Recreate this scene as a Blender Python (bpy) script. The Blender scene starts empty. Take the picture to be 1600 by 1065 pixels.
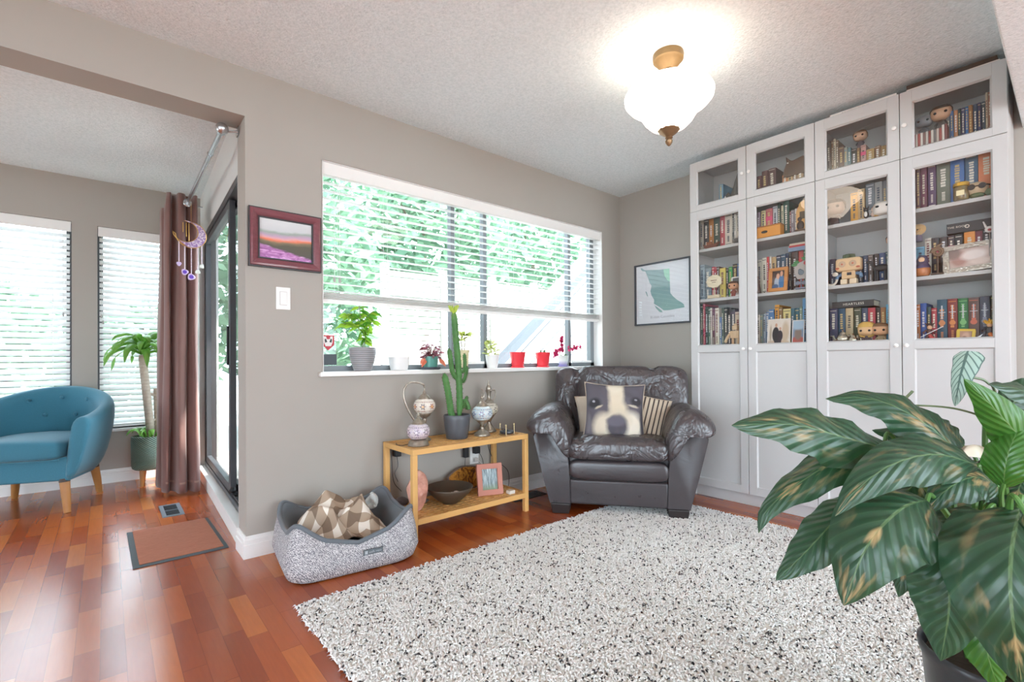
import bpy, bmesh, math, random
from math import sin, cos, pi, radians, sqrt
from mathutils import Vector, Matrix

R = random.Random(7)
sc = bpy.context.scene
COL = sc.collection

# ------------------------------------------------------------------ camera
YAW, PITCH, ROLL, FPX = 0.7022, 0.0059, -0.0068, 749.4
CAM = Vector((-3.5468, -2.669, 0.9735))
fw = Vector((cos(PITCH) * sin(YAW), cos(PITCH) * cos(YAW), sin(PITCH)))
rt = Vector((cos(YAW), -sin(YAW), 0.0))
up = rt.cross(fw)
rt2 = cos(ROLL) * rt + sin(ROLL) * up
up2 = -sin(ROLL) * rt + cos(ROLL) * up
cd = bpy.data.cameras.new('camera')
cam = bpy.data.objects.new('camera', cd)
COL.objects.link(cam)
m = Matrix((rt2, up2, -fw)).transposed().to_4x4()
m.translation = CAM
cam.matrix_world = m
cd.sensor_fit = 'HORIZONTAL'
cd.sensor_width = 36.0
cd.lens = 36.0 * FPX / 1600.0
cd.shift_y = 24.47 / 1600.0
cd.clip_start = 0.02
sc.camera = cam

# ------------------------------------------------------------------ world, sun, exposure
w = bpy.data.worlds.new('overcast_sky')
sc.world = w
w.use_nodes = True
bg = w.node_tree.nodes['Background']
bg.inputs[0].default_value = (0.73, 0.88, 1.0, 1)
bg.inputs[1].default_value = 9.0
sd = bpy.data.lights.new('sun', 'SUN')
sd.energy = 12.0
sd.angle = radians(1.5)
sd.color = (1.0, 0.95, 0.88)
sun = bpy.data.objects.new('sun', sd)
COL.objects.link(sun)
sun.rotation_euler = Vector((-0.38, 0.42, -1.0)).to_track_quat('-Z', 'Y').to_euler()
vs = sc.view_settings
sc.display_settings.display_device = 'sRGB'
vs.view_transform = 'Standard'
vs.look = 'None'
vs.gamma = 1.0
vs.use_curve_mapping = False
vs.exposure = 0.3
sc.cycles.use_denoising = True
sc.cycles.max_bounces = 12
sc.cycles.diffuse_bounces = 6
sc.cycles.transparent_max_bounces = 16
sc.cycles.sample_clamp_indirect = 6.0
sc.cycles.caustics_reflective = False
sc.cycles.caustics_refractive = False

# ------------------------------------------------------------------ materials
def lin(c):
    if isinstance(c, str):
        c = [int(c[i:i + 2], 16) / 255 for i in (0, 2, 4)]
    return tuple((x / 12.92 if x <= 0.04045 else ((x + 0.055) / 1.055) ** 2.4) for x in c[:3]) + (1.0,)

class NT:
    """tiny node-tree writer"""
    def __init__(s, name):
        s.m = bpy.data.materials.new(name)
        s.m.use_nodes = True
        s.t = s.m.node_tree
        s.b = s.t.nodes['Principled BSDF']
        s.o = s.t.nodes['Material Output']
    def n(s, typ, **kw):
        nd = s.t.nodes.new(typ)
        for k, v in kw.items():
            setattr(nd, k, v)
        return nd
    def set(s, sock, v):
        if hasattr(v, 'is_output'):
            s.t.links.new(v, sock)
        elif isinstance(v, (tuple, list)) and len(v) == 4 and sock.type == 'VECTOR':
            sock.default_value = v[:3]
        else:
            sock.default_value = v
    def math(s, op, a, b=0.0, c=0.0, clamp=False):
        nd = s.n('ShaderNodeMath', operation=op, use_clamp=clamp)
        s.set(nd.inputs[0], a); s.set(nd.inputs[1], b); s.set(nd.inputs[2], c)
        return nd.outputs[0]
    def mix(s, f, a, b, blend='MIX'):
        nd = s.n('ShaderNodeMix', data_type='RGBA', blend_type=blend)
        s.set(nd.inputs[0], f); s.set(nd.inputs[6], a); s.set(nd.inputs[7], b)
        return nd.outputs[2]
    def ramp(s, f, stops, interp='LINEAR'):
        nd = s.n('ShaderNodeValToRGB')
        cr = nd.color_ramp
        cr.interpolation = interp
        while len(cr.elements) < len(stops):
            cr.elements.new(0.5)
        for e, (p, c) in zip(cr.elements, stops):
            e.position = p
            e.color = c if isinstance(c, tuple) else lin(c)
        s.set(nd.inputs[0], f)
        return nd.outputs[0]
    def coord(s, kind='Object', scale=(1, 1, 1), loc=(0, 0, 0), rot=(0, 0, 0)):
        tc = s.n('ShaderNodeTexCoord')
        mp = s.n('ShaderNodeMapping')
        s.t.links.new(tc.outputs[kind], mp.inputs[0])
        mp.inputs['Scale'].default_value = scale
        mp.inputs['Location'].default_value = loc
        mp.inputs['Rotation'].default_value = rot
        return mp.outputs[0]
    def world(s, scale=(1, 1, 1)):
        g = s.n('ShaderNodeNewGeometry')
        mp = s.n('ShaderNodeMapping')
        s.t.links.new(g.outputs['Position'], mp.inputs[0])
        mp.inputs['Scale'].default_value = scale
        return mp.outputs[0]
    def noise(s, vec, scale=5, detail=3, rough=0.55, out='Fac', dist=0.0):
        nd = s.n('ShaderNodeTexNoise')
        s.set(nd.inputs['Vector'], vec)
        nd.inputs['Scale'].default_value = scale
        nd.inputs['Detail'].default_value = detail
        nd.inputs['Roughness'].default_value = rough
        nd.inputs['Distortion'].default_value = dist
        return nd.outputs[out]
    def voro(s, vec, scale=5, feature='F1', out='Distance'):
        nd = s.n('ShaderNodeTexVoronoi', feature=feature)
        s.set(nd.inputs['Vector'], vec)
        nd.inputs['Scale'].default_value = scale
        return nd.outputs[out]
    def sep(s, vec):
        nd = s.n('ShaderNodeSeparateXYZ')
        s.set(nd.inputs[0], vec)
        return nd.outputs
    def comb(s, x, y, z=0.0):
        nd = s.n('ShaderNodeCombineXYZ')
        s.set(nd.inputs[0], x); s.set(nd.inputs[1], y); s.set(nd.inputs[2], z)
        return nd.outputs[0]
    def bump(s, h, strength=0.3, dist=0.01):
        nd = s.n('ShaderNodeBump')
        nd.inputs['Strength'].default_value = strength
        nd.inputs['Distance'].default_value = dist
        s.set(nd.inputs['Height'], h)
        s.t.links.new(nd.outputs[0], s.b.inputs['Normal'])
    def bsdf(s, col=None, rough=0.5, metal=0.0, **kw):
        if col is not None:
            s.set(s.b.inputs['Base Color'], lin(col) if isinstance(col, str) else col)
        s.set(s.b.inputs['Roughness'], rough)
        s.set(s.b.inputs['Metallic'], metal)
        for k, v in kw.items():
            s.set(s.b.inputs[k.replace('_', ' ')], v)
        return s.m

MATS = {}
def mat(name, col=None, rough=0.5, metal=0.0, var=0.06, vs_=9.0, bump=0.0, bs=60.0, **kw):
    """plain procedural material: base colour with a little noise, optional bump; cached by name"""
    if name in MATS:
        return MATS[name]
    t = NT(name)
    v = t.coord('Object')
    c = lin(col)
    if var > 0:
        nz = t.noise(v, vs_, 3)
        lo = tuple(x * (1 - var) for x in c[:3]) + (1,)
        hi = tuple(min(1, x * (1 + var)) for x in c[:3]) + (1,)
        c = t.mix(nz, lo, hi)
    if bump > 0:
        t.bump(t.noise(v, bs, 4), bump, 0.004)
    MATS[name] = t.bsdf(c, rough, metal, **kw)
    return MATS[name]

def emis(name, col, strength):
    if name in MATS:
        return MATS[name]
    t = NT(name)
    MATS[name] = t.bsdf(col, 0.5, 0, Emission_Color=lin(col), Emission_Strength=strength)
    return MATS[name]

def ell(t, vec, cx, cy, rx, ry, rot=0.0, soft=0.25):
    """0..1 mask of an ellipse in the xy of vec"""
    x, y, _ = t.sep(vec)
    x = t.math('SUBTRACT', x, cx); y = t.math('SUBTRACT', y, cy)
    c, s_ = cos(rot), sin(rot)
    a = t.math('ADD', t.math('MULTIPLY', x, c / rx), t.math('MULTIPLY', y, s_ / rx))
    b = t.math('ADD', t.math('MULTIPLY', x, -s_ / ry), t.math('MULTIPLY', y, c / ry))
    d = t.math('SQRT', t.math('ADD', t.math('MULTIPLY', a, a), t.math('MULTIPLY', b, b)))
    return t.math('MULTIPLY_ADD', d, -1.0 / soft, (1 + soft / 2) / soft, clamp=True)

def painted(name, base, layers, rough=0.6, warp=0.0, wscale=4.0, kind='UV', bump=0.0):
    """a printed picture: ellipses laid over a base colour in UV space"""
    if name in MATS:
        return MATS[name]
    t = NT(name)
    v = t.coord(kind)
    if warp:
        nz = t.noise(v, wscale, 3, out='Color')
        off = t.n('ShaderNodeVectorMath', operation='MULTIPLY_ADD')
        t.set(off.inputs[0], nz); off.inputs[1].default_value = (warp,) * 3
        sub = t.n('ShaderNodeVectorMath', operation='ADD')
        t.set(off.inputs[2], v)
        t.set(sub.inputs[0], off.outputs[0]); sub.inputs[1].default_value = (-warp / 2,) * 3
        v = sub.outputs[0]
    c = lin(base)
    for (cx, cy, rx, ry, rot, col, soft) in layers:
        c = t.mix(ell(t, v, cx, cy, rx, ry, rot, soft), c, lin(col))
    if bump:
        t.bump(t.noise(v, 40, 3), bump, 0.002)
    MATS[name] = t.bsdf(c, rough)
    return MATS[name]

# ------------------------------------------------------------------ mesh builder
class MB:
    def __init__(s):
        s.bm = bmesh.new()
        s.uv = s.bm.loops.layers.uv.new('UVMap')
        s.mi = 0
        s.M = None
    def P(s, p):
        p = Vector(p)
        return s.M @ p if s.M is not None else p
    def v(s, p):
        return s.bm.verts.new(s.P(p))
    def f(s, vs, uvs=None):
        try:
            fc = s.bm.faces.new(vs)
        except ValueError:
            return None
        fc.material_index = s.mi
        fc.smooth = True
        if uvs:
            for l, u in zip(fc.loops, uvs):
                l[s.uv].uv = u
        return fc
    def box(s, a, b):
        x0, y0, z0 = a; x1, y1, z1 = b
        V = [s.v(p) for p in ((x0, y0, z0), (x1, y0, z0), (x1, y1, z0), (x0, y1, z0), (x0, y0, z1), (x1, y0, z1), (x1, y1, z1), (x0, y1, z1))]
        q = ((0, 0), (1, 0), (1, 1), (0, 1))
        for i in ((3, 2, 1, 0), (4, 5, 6, 7), (0, 1, 5, 4), (1, 2, 6, 5), (2, 3, 7, 6), (3, 0, 4, 7)):
            s.f([V[k] for k in i], q)
        return V
    def cbox(s, c, d):
        return s.box([c[i] - d[i] / 2 for i in range(3)], [c[i] + d[i] / 2 for i in range(3)])
    def quad(s, a, b, c, d):
        s.f([s.v(a), s.v(b), s.v(c), s.v(d)], ((0, 0), (1, 0), (1, 1), (0, 1)))
    def prism(s, poly, h0, h1, to=lambda x, y, h: (x, y, h)):
        n = len(poly)
        A = [s.v(to(x, y, h0)) for x, y in poly]
        B = [s.v(to(x, y, h1)) for x, y in poly]
        s.f(A[::-1]); s.f(B)
        for i in range(n):
            j = (i + 1) % n
            s.f((A[i], A[j], B[j], B[i]))
    def rings(s, rings, close=True, cap=True, uvs=False):
        """loft through lists of points"""
        VR = [[s.v(p) for p in r] for r in rings]
        n = len(rings[0])
        for i in range(len(VR) - 1):
            for j in range(n if close else n - 1):
                k = (j + 1) % n
                uv = ((j / n, i / (len(VR) - 1)), ((j + 1) / n, i / (len(VR) - 1)), ((j + 1) / n, (i + 1) / (len(VR) - 1)), (j / n, (i + 1) / (len(VR) - 1)))
                s.f((VR[i][j], VR[i][k], VR[i + 1][k], VR[i + 1][j]), uv)
        if cap and close:
            s.f(VR[0][::-1]); s.f(VR[-1])
        return VR
    def lathe(s, prof, c=(0, 0, 0), seg=32, rfun=None, cap=True):
        rs = []
        for (r, z) in prof:
            r = max(r, 1e-5)
            rs.append([(c[0] + (r * (rfun(2 * pi * k / seg, z) if rfun else 1)) * cos(2 * pi * k / seg), c[1] + (r * (rfun(2 * pi * k / seg, z) if rfun else 1)) * sin(2 * pi * k / seg), c[2] + z) for k in range(seg)])
        return s.rings(rs, True, cap)
    def tube(s, pts, rad, seg=8, cap=True):
        pts = [Vector(p) for p in pts]
        n = len(pts)
        rads = rad if isinstance(rad, (list, tuple)) else [rad] * n
        T = [(pts[min(i + 1, n - 1)] - pts[max(i - 1, 0)]).normalized() for i in range(n)]
        a = Vector((0, 0, 1)) if abs(T[0].z) < 0.9 else Vector((1, 0, 0))
        N = T[0].cross(a).normalized()
        rs = []
        for i in range(n):
            N = (N - T[i] * N.dot(T[i]))
            if N.length < 1e-6:
                N = T[i].orthogonal()
            N.normalize()
            B = T[i].cross(N)
            rs.append([pts[i] + (N * cos(2 * pi * k / seg) + B * sin(2 * pi * k / seg)) * rads[i] for k in range(seg)])
        return s.rings(rs, True, cap)
    def grid(s, fn, nu, nv, close_u=False):
        V = [[s.v(fn(i / nu, j / nv)) for j in range(nv + 1)] for i in range(nu if close_u else nu + 1)]
        for i in range(nu):
            for j in range(nv):
                k = (i + 1) % len(V)
                s.f((V[i][j], V[k][j], V[k][j + 1], V[i][j + 1]), ((i / nu, j / nv), ((i + 1) / nu, j / nv), ((i + 1) / nu, (j + 1) / nv), (i / nu, (j + 1) / nv)))
        return V
    def ball(s, c, r, seg=16, rng=10, fn=None):
        rx, ry, rz = r if isinstance(r, (tuple, list)) else (r, r, r)
        def g(u, v):
            th, ph = 2 * pi * u, pi * v
            d = Vector((cos(th) * sin(ph), sin(th) * sin(ph), -cos(ph)))
            k = fn(d) if fn else 1
            return (c[0] + rx * d.x * k, c[1] + ry * d.y * k, c[2] + rz * d.z * k)
        s.grid(g, seg, rng, True)
    def build(s, name, mats, parent=None, smooth=38, bevel=0, bseg=2, sub=0, solid=0, loc=None, weld=0.0002):
        bm = s.bm
        if weld:
            bmesh.ops.remove_doubles(bm, verts=bm.verts, dist=weld)
        bmesh.ops.recalc_face_normals(bm, faces=bm.faces)
        me = bpy.data.meshes.new(name)
        bm.to_mesh(me); bm.free()
        for mm in (mats if isinstance(mats, (list, tuple)) else [mats]):
            me.materials.append(mm)
        if smooth:
            me.set_sharp_from_angle(angle=radians(smooth))
        else:
            for p in me.polygons:
                p.use_smooth = False
        o = bpy.data.objects.new(name, me)
        COL.objects.link(o)
        if parent is not None:
            o.parent = parent
        if loc is not None:
            o.location = loc
        if solid:
            md = o.modifiers.new('solid', 'SOLIDIFY'); md.thickness = solid; md.offset = 0
        if bevel:
            md = o.modifiers.new('bevel', 'BEVEL'); md.width = bevel; md.segments = bseg
            md.limit_method = 'ANGLE'; md.angle_limit = radians(40)
            md.use_clamp_overlap = True
        if sub:
            md = o.modifiers.new('sub', 'SUBSURF'); md.levels = sub; md.render_levels = sub
        return o

def tag(o, label, cat, group=None):
    o['label'] = label
    o['category'] = cat
    if group:
        o['group'] = group
    return o
def thing(name, label, cat, loc=(0, 0, 0), rz=0.0, group=None):
    o = bpy.data.objects.new(name, None)
    COL.objects.link(o)
    o.empty_display_size = 0.05
    o.location = loc
    o.rotation_euler = (0, 0, rz)
    return tag(o, label, cat, group)
def struct(o):
    o['kind'] = 'structure'
    return o
def lab(o, label):
    o['label'] = label
    return o
def bez(p0, p1, p2, n=12):
    p0, p1, p2 = Vector(p0), Vector(p1), Vector(p2)
    return [(1 - t) ** 2 * p0 + 2 * t * (1 - t) * p1 + t * t * p2 for t in [i / n for i in range(n + 1)]]
def spline(pts, n=8):
    """Catmull-Rom through points"""
    P_ = [Vector(p) for p in pts]
    P_ = [P_[0] * 2 - P_[1]] + P_ + [P_[-1] * 2 - P_[-2]]
    out = []
    for i in range(1, len(P_) - 2):
        for k in range(n):
            t = k / n
            a, b, c, d = P_[i - 1], P_[i], P_[i + 1], P_[i + 2]
            out.append(0.5 * ((2 * b) + (c - a) * t + (2 * a - 5 * b + 4 * c - d) * t * t + (3 * b - a - 3 * c + d) * t ** 3))
    out.append(P_[-2])
    return out
def text(body, size, name, material, parent, loc, rot, extrude=0.0003, align='CENTER', squash=1.0):
    """lettering as a real mesh"""
    cu = bpy.data.curves.new(name, 'FONT')
    cu.body = body; cu.size = size; cu.extrude = extrude; cu.resolution_u = 3
    cu.align_x = align; cu.align_y = 'CENTER'
    cu.space_character = 1.1
    tmp = bpy.data.objects.new('tmp_' + name, cu)
    COL.objects.link(tmp)
    bpy.context.view_layer.update()
    me = bpy.data.meshes.new_from_object(tmp.evaluated_get(bpy.context.evaluated_depsgraph_get()))
    bpy.data.objects.remove(tmp); bpy.data.curves.remove(cu)
    me.name = name
    me.materials.clear(); me.materials.append(material)
    o = bpy.data.objects.new(name, me)
    COL.objects.link(o)
    o.parent = parent
    o.location = loc
    o.rotation_euler = rot
    o.scale = (squash, 1, 1)
    return o
# ------------------------------------------------------------------ shared surface materials
def m_floor():
    t = NT('cherry_laminate')
    p = t.world()
    x, y, z = t.sep(p)
    W_, L_ = 0.066, 0.36
    col = t.math('FLOOR', t.math('DIVIDE', x, W_))
    rnd = t.n('ShaderNodeTexWhiteNoise', noise_dimensions='1D'); t.set(rnd.inputs['W'], col)
    yy = t.math('ADD', t.math('DIVIDE', y, L_), t.math('MULTIPLY', rnd.outputs[0], 7.31))
    row = t.math('FLOOR', yy)
    r2 = t.n('ShaderNodeTexWhiteNoise', noise_dimensions='2D'); t.set(r2.inputs['Vector'], t.comb(col, row))
    tone = t.ramp(r2.outputs[0], [(0.0, '9a441d'), (0.3, 'ac5021'), (0.65, 'b95b26'), (0.88, 'c6692d'), (1.0, 'd07734')])
    gv = t.comb(t.math('MULTIPLY', x, 60), t.math('ADD', t.math('MULTIPLY', y, 5), t.math('MULTIPLY', r2.outputs[0], 40)), 0)
    gr = t.noise(gv, 1.6, 4, 0.55)
    c = t.mix(t.math('MULTIPLY', gr, 0.6), tone, lin('642c12'), 'MIX')
    c = t.mix(0.45, c, tone)
    fx = t.math('FRACT', t.math('DIVIDE', x, W_)); fy = t.math('FRACT', yy)
    e1 = t.math('LESS_THAN', fx, 0.018); e2 = t.math('LESS_THAN', fy, 0.006)
    c = t.mix(t.math('MULTIPLY', t.math('MAXIMUM', e1, e2), 0.5), c, lin('4a1c0e'))
    t.bump(t.noise(p, 7, 2), 0.05, 0.003)
    ro = t.math('MULTIPLY_ADD', gr, 0.06, 0.19)
    return t.bsdf(c, ro, 0, Specular_IOR_Level=0.55, Coat_Weight=0.3, Coat_Roughness=0.2)
M_FLOOR = m_floor()
def m_wall(name, col):
    t = NT(name)
    v = t.world()
    nz = t.noise(v, 3, 3)
    c = lin(col)
    cc = t.mix(nz, tuple(x * .97 for x in c[:3]) + (1,), tuple(x * 1.03 for x in c[:3]) + (1,))
    t.bump(t.noise(v, 260, 3), 0.06, 0.002)
    return t.bsdf(cc, 0.62, 0, Specular_IOR_Level=0.3)
M_WALL = m_wall('greige_wall_paint', 'a8a29a')
def m_popcorn():
    t = NT('popcorn_ceiling')
    v = t.world()
    n1 = t.noise(v, 70, 5, 0.72)
    n2 = t.voro(v, 95)
    h = t.math('ADD', t.math('MULTIPLY', n1, 1.3), t.math('MULTIPLY', n2, -0.6))
    t.bump(h, 0.5, 0.010)
    cc = t.ramp(n1, [(0.3, 'dde8ec'), (0.6, 'f2fafe')])
    return t.bsdf(cc, 0.9, 0, Specular_IOR_Level=0.1)
M_CEIL = m_popcorn()
M_TRIM = mat('white_trim_paint', 'e9e7e4', 0.4, var=0.02)
M_WHITE = mat('white_laminate', 'c2c1c0', 0.42, var=0.015)
M_BRONZE = mat('grey_bronze_aluminium', '55565a', 0.45, 0.4, var=0.05)
M_BLACK = mat('black_plastic', '202124', 0.45, var=0.05)
def m_glass(name, tint=(1, 1, 1, 1), gain=1.0, rough=0.0):
    t = NT(name)
    t.t.nodes.remove(t.b)
    lw = t.n('ShaderNodeLayerWeight'); lw.inputs['Blend'].default_value = 0.5
    fres = t.math('MULTIPLY_ADD', t.math('POWER', lw.outputs['Facing'], 5.0), .94, .05)
    g = t.n('ShaderNodeBsdfGlossy'); g.inputs['Roughness'].default_value = rough
    tr = t.n('ShaderNodeBsdfTransparent'); tr.inputs[0].default_value = tint
    mx = t.n('ShaderNodeMixShader')
    t.set(mx.inputs[0], t.math('MULTIPLY', fres, gain, clamp=True))
    t.t.links.new(tr.outputs[0], mx.inputs[1]); t.t.links.new(g.outputs[0], mx.inputs[2])
    t.t.links.new(mx.outputs[0], t.o.inputs[0])
    return t.m
M_GLASS = m_glass('window_glass', (0.97, 0.985, 0.98, 1), 1.0)
M_DGLASS = m_glass('cabinet_glass', (0.96, 0.96, 0.95, 1), 1.7)
def m_slat():
    t = NT('white_blind_slat')
    t.bsdf('f2f2f2', 0.45)
    tl = t.n('ShaderNodeBsdfTranslucent'); tl.inputs[0].default_value = (0.9, 0.9, 0.9, 1)
    nz = t.noise(t.coord('Object', (2, 40, 40)), 4, 2)
    t.set(t.b.inputs['Base Color'], t.mix(nz, lin('ededed'), lin('f6f6f6')))
    mx = t.n('ShaderNodeMixShader'); mx.inputs[0].default_value = 0.42
    t.t.links.new(t.b.outputs[0], mx.inputs[1]); t.t.links.new(tl.outputs[0], mx.inputs[2])
    t.t.links.new(mx.outputs[0], t.o.inputs[0])
    return t.m
M_SLAT = m_slat()

H, XC, YF = 2.4325, -3.0186, 2.4037
WL, WR, WB, WT = -2.6422, -0.2567, 0.9124, 2.0748
HB, JT = 2.1933, 0.175
def DW(y, off=0.0):            # the sliding-door wall is about two degrees off square
    return XC + 0.034 * y + off

# ------------------------------------------------------------------ floor, ceilings
b = MB()
b.prism([(-7, -6), (0.12, -6), (0.12, 0.12), (DW(0.12, .06), 0.12), (DW(YF + .1, .06), YF + .1), (-7, YF + .1)], -0.12, 0)
struct(b.build('floor', M_FLOOR, smooth=0))
b = MB()
b.prism([(-7, -2.495), (0.12, -2.495), (0.12, 0.14), (DW(0.14, .14), 0.14), (DW(YF + .1, .14), YF + .1), (-7, YF + .1)], H, H + .12)
struct(b.build('ceiling', M_CEIL, smooth=0))
b = MB(); b.box((-7, -6, 2.128), (0.12, -2.495, H + .12))
struct(b.build('ceiling', M_CEIL, smooth=0, bevel=.006))

# ------------------------------------------------------------------ walls
b = MB()
b.box((XC, 0, 0), (WL, .14, H)); b.box((WR, 0, 0), (0.12, .14, H))
b.box((WL, 0, 0), (WR, .14, WB - .02)); b.box((WL, 0, WT), (WR, .14, H))
b.box((-7, 0, HB), (XC, JT, H))
b.box((XC, .14, 0), (XC + .16, JT, H))
struct(b.build('wall_back', M_WALL, smooth=0))
b = MB(); b.box((0, -6, 0), (.12, 0, H)); struct(b.build('wall_right', M_WALL, smooth=0))
b = MB()      # unseen rear wall; its wide opening is added to let daylight in
b.box((-7, -6.12, 0), (-3.6, -6, H)); b.box((-.25, -6.12, 0), (.12, -6, H)); b.box((-3.6, -6.12, 2.1), (-.25, -6, H)); struct(b.build('wall_rear', M_WALL, smooth=0))
b = MB(); b.box((-7.12, -2.1, 0), (-7, .25, H)); b.box((-7.12, 2.2, 0), (-7, YF + .1, H)); b.box((-7.12, .25, 0), (-7, 2.2, .12)); b.box((-7.12, .25, 1.2), (-7, 2.2, H)); struct(b.build('wall_left', M_WALL, smooth=0))  # unseen wall; low opening added to send daylight into the dining end
# far dining wall with two windows
W2 = (-3.60, -3.08, .435, 2.065); W1 = (-4.36, -3.752, .435, 2.075)
b = MB()
y0, y1 = YF, YF + .12
b.box((-7, y0, 0), (W1[0], y1, H)); b.box((W1[1], y0, 0), (W2[0], y1, H)); b.box((W2[1], y0, 0), (DW(YF, .1), y1, H))
for q in (W1, W2):
    b.box((q[0], y0, 0), (q[1], y1, q[2])); b.box((q[0], y0, q[3]), (q[1], y1, H))
struct(b.build('wall_far', M_WALL, smooth=0))
# wall that holds the sliding door
DY0, DY1, DZ0, DZ1 = .22, 2.12, .105, 2.05
b = MB()
def dbox(b, ya, yb, o0, o1, z0, z1):
    V = [b.v(p) for p in ((DW(ya, o0), ya, z0), (DW(ya, o1), ya, z0), (DW(yb, o1), yb, z0), (DW(yb, o0), yb, z0), (DW(ya, o0), ya, z1), (DW(ya, o1), ya, z1), (DW(yb, o1), yb, z1), (DW(yb, o0), yb, z1))]
    for i in ((3, 2, 1, 0), (4, 5, 6, 7), (0, 1, 5, 4), (1, 2, 6, 5), (2, 3, 7, 6), (3, 0, 4, 7)):
        b.f([V[k] for k in i])
dbox(b, JT, YF, .035, .14, DZ1, H)
dbox(b, DY1, YF, .0, .14, 0, DZ1)
dbox(b, JT, DY0, .0, .14, 0, DZ1)
struct(b.build('wall_door_side', mat('lit_wall_paint', 'd9dad8', .6, var=.02), smooth=0))  # paler than the other walls: light on this side put into the colour

b = MB(); b.box((DW(0), .14, 2.52), (.6, .62, 2.6)); b.box((DW(1, .12), .14, 2.52), (DW(1, .62), 3.0, 2.6)); b.box((-7, YF + .12, 2.52), (DW(1, .62), YF + .6, 2.6))  # overhang out of view, added to keep the sun off the floor inside
struct(b.build('shading_eave', M_TRIM, smooth=0))

# ------------------------------------------------------------------ baseboards, door curb
def base_profile(b, pts, side):
    """two-step white baseboard along an xy polyline; side = unit offsets towards the room"""
    prof = [(0, 0), (.016, 0), (.016, .066), (.012, .07), (.012, .088), (.006, .094), (.004, .107), (0, .107)]
    rs = [[(p[0] + s_[0] * o, p[1] + s_[1] * o, z) for o, z in prof] for p, s_ in zip(pts, side)]
    b.rings(rs, True, True)
b = MB(); base_profile(b, [(XC, .17), (XC, 0), (-.0, 0)], [(-1, 0), (-1, -1), (0, -1)])
struct(b.build('baseboard_back', M_TRIM, smooth=25))
b = MB(); base_profile(b, [(0, 0), (0, -.85)], [(-1, 0), (-1, 0)]); struct(b.build('baseboard_right', M_TRIM, smooth=25))
b = MB(); base_profile(b, [(-7, YF), (DW(YF), YF)], [(0, -1), (0, -1)]); struct(b.build('baseboard_far', M_TRIM, smooth=25))
b = MB(); dbox(b, JT, DY1, -.008, .12, 0, .092); dbox(b, JT, DY1, -.016, .035, .092, .105)
struct(b.build('trim_1', M_TRIM, smooth=0, bevel=.002))

# ------------------------------------------------------------------ window_1: big aluminium window
YG = .112
b = MB()
for (xa, xb_, za, zb) in ((WL, WR, WB - .005, .944), (WL, WR, WT - .03, WT), (WL, WL + .03, WB, WT), (-.305, WR, WB, WT), (-.585, -.553, WB, WT), (-1.472, -1.441, WB, WT), (-1.748, -1.717, WB, WT)):
    b.box((xa, YG - .016, za), (xb_, YG + .03, zb))
win = struct(b.build('window_1', mat('grey_window_aluminium', '7d8286', .5, .2, var=.05), smooth=0, bevel=.002))
b = MB(); b.quad((WL, YG, WB), (WR, YG, WB), (WR, YG, WT), (WL, YG, WT))
b.build('window_glass', M_GLASS, win)
b = MB(); b.box((-.545, YG - .03, .944), (-.31, YG - .016, .962)); b.box((-.47, YG - .045, .95), (-.42, YG - .03, .956))
b.box((-1.713, YG - .026, .944), (-1.475, YG - .016, .962)); b.build('window_sash_rail', M_TRIM, win, smooth=0)
b = MB(); b.box((-2.667, -.03, WB - .026), (-.235, .0, WB)); b.box((WL, 0, WB - .026), (WR, .125, WB))
struct(b.build('window_sill', M_TRIM, smooth=0, bevel=.004))
b = MB(); b.box((WR - .004, 0.0, WB), (WR + .002, YG, WT)); b.box((WL - .002, 0, WB), (WL + .004, YG, WT)); b.box((WL, 0, WT - .004), (WR, YG, WT + .002))
struct(b.build('trim_2', M_TRIM, smooth=0))

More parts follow.
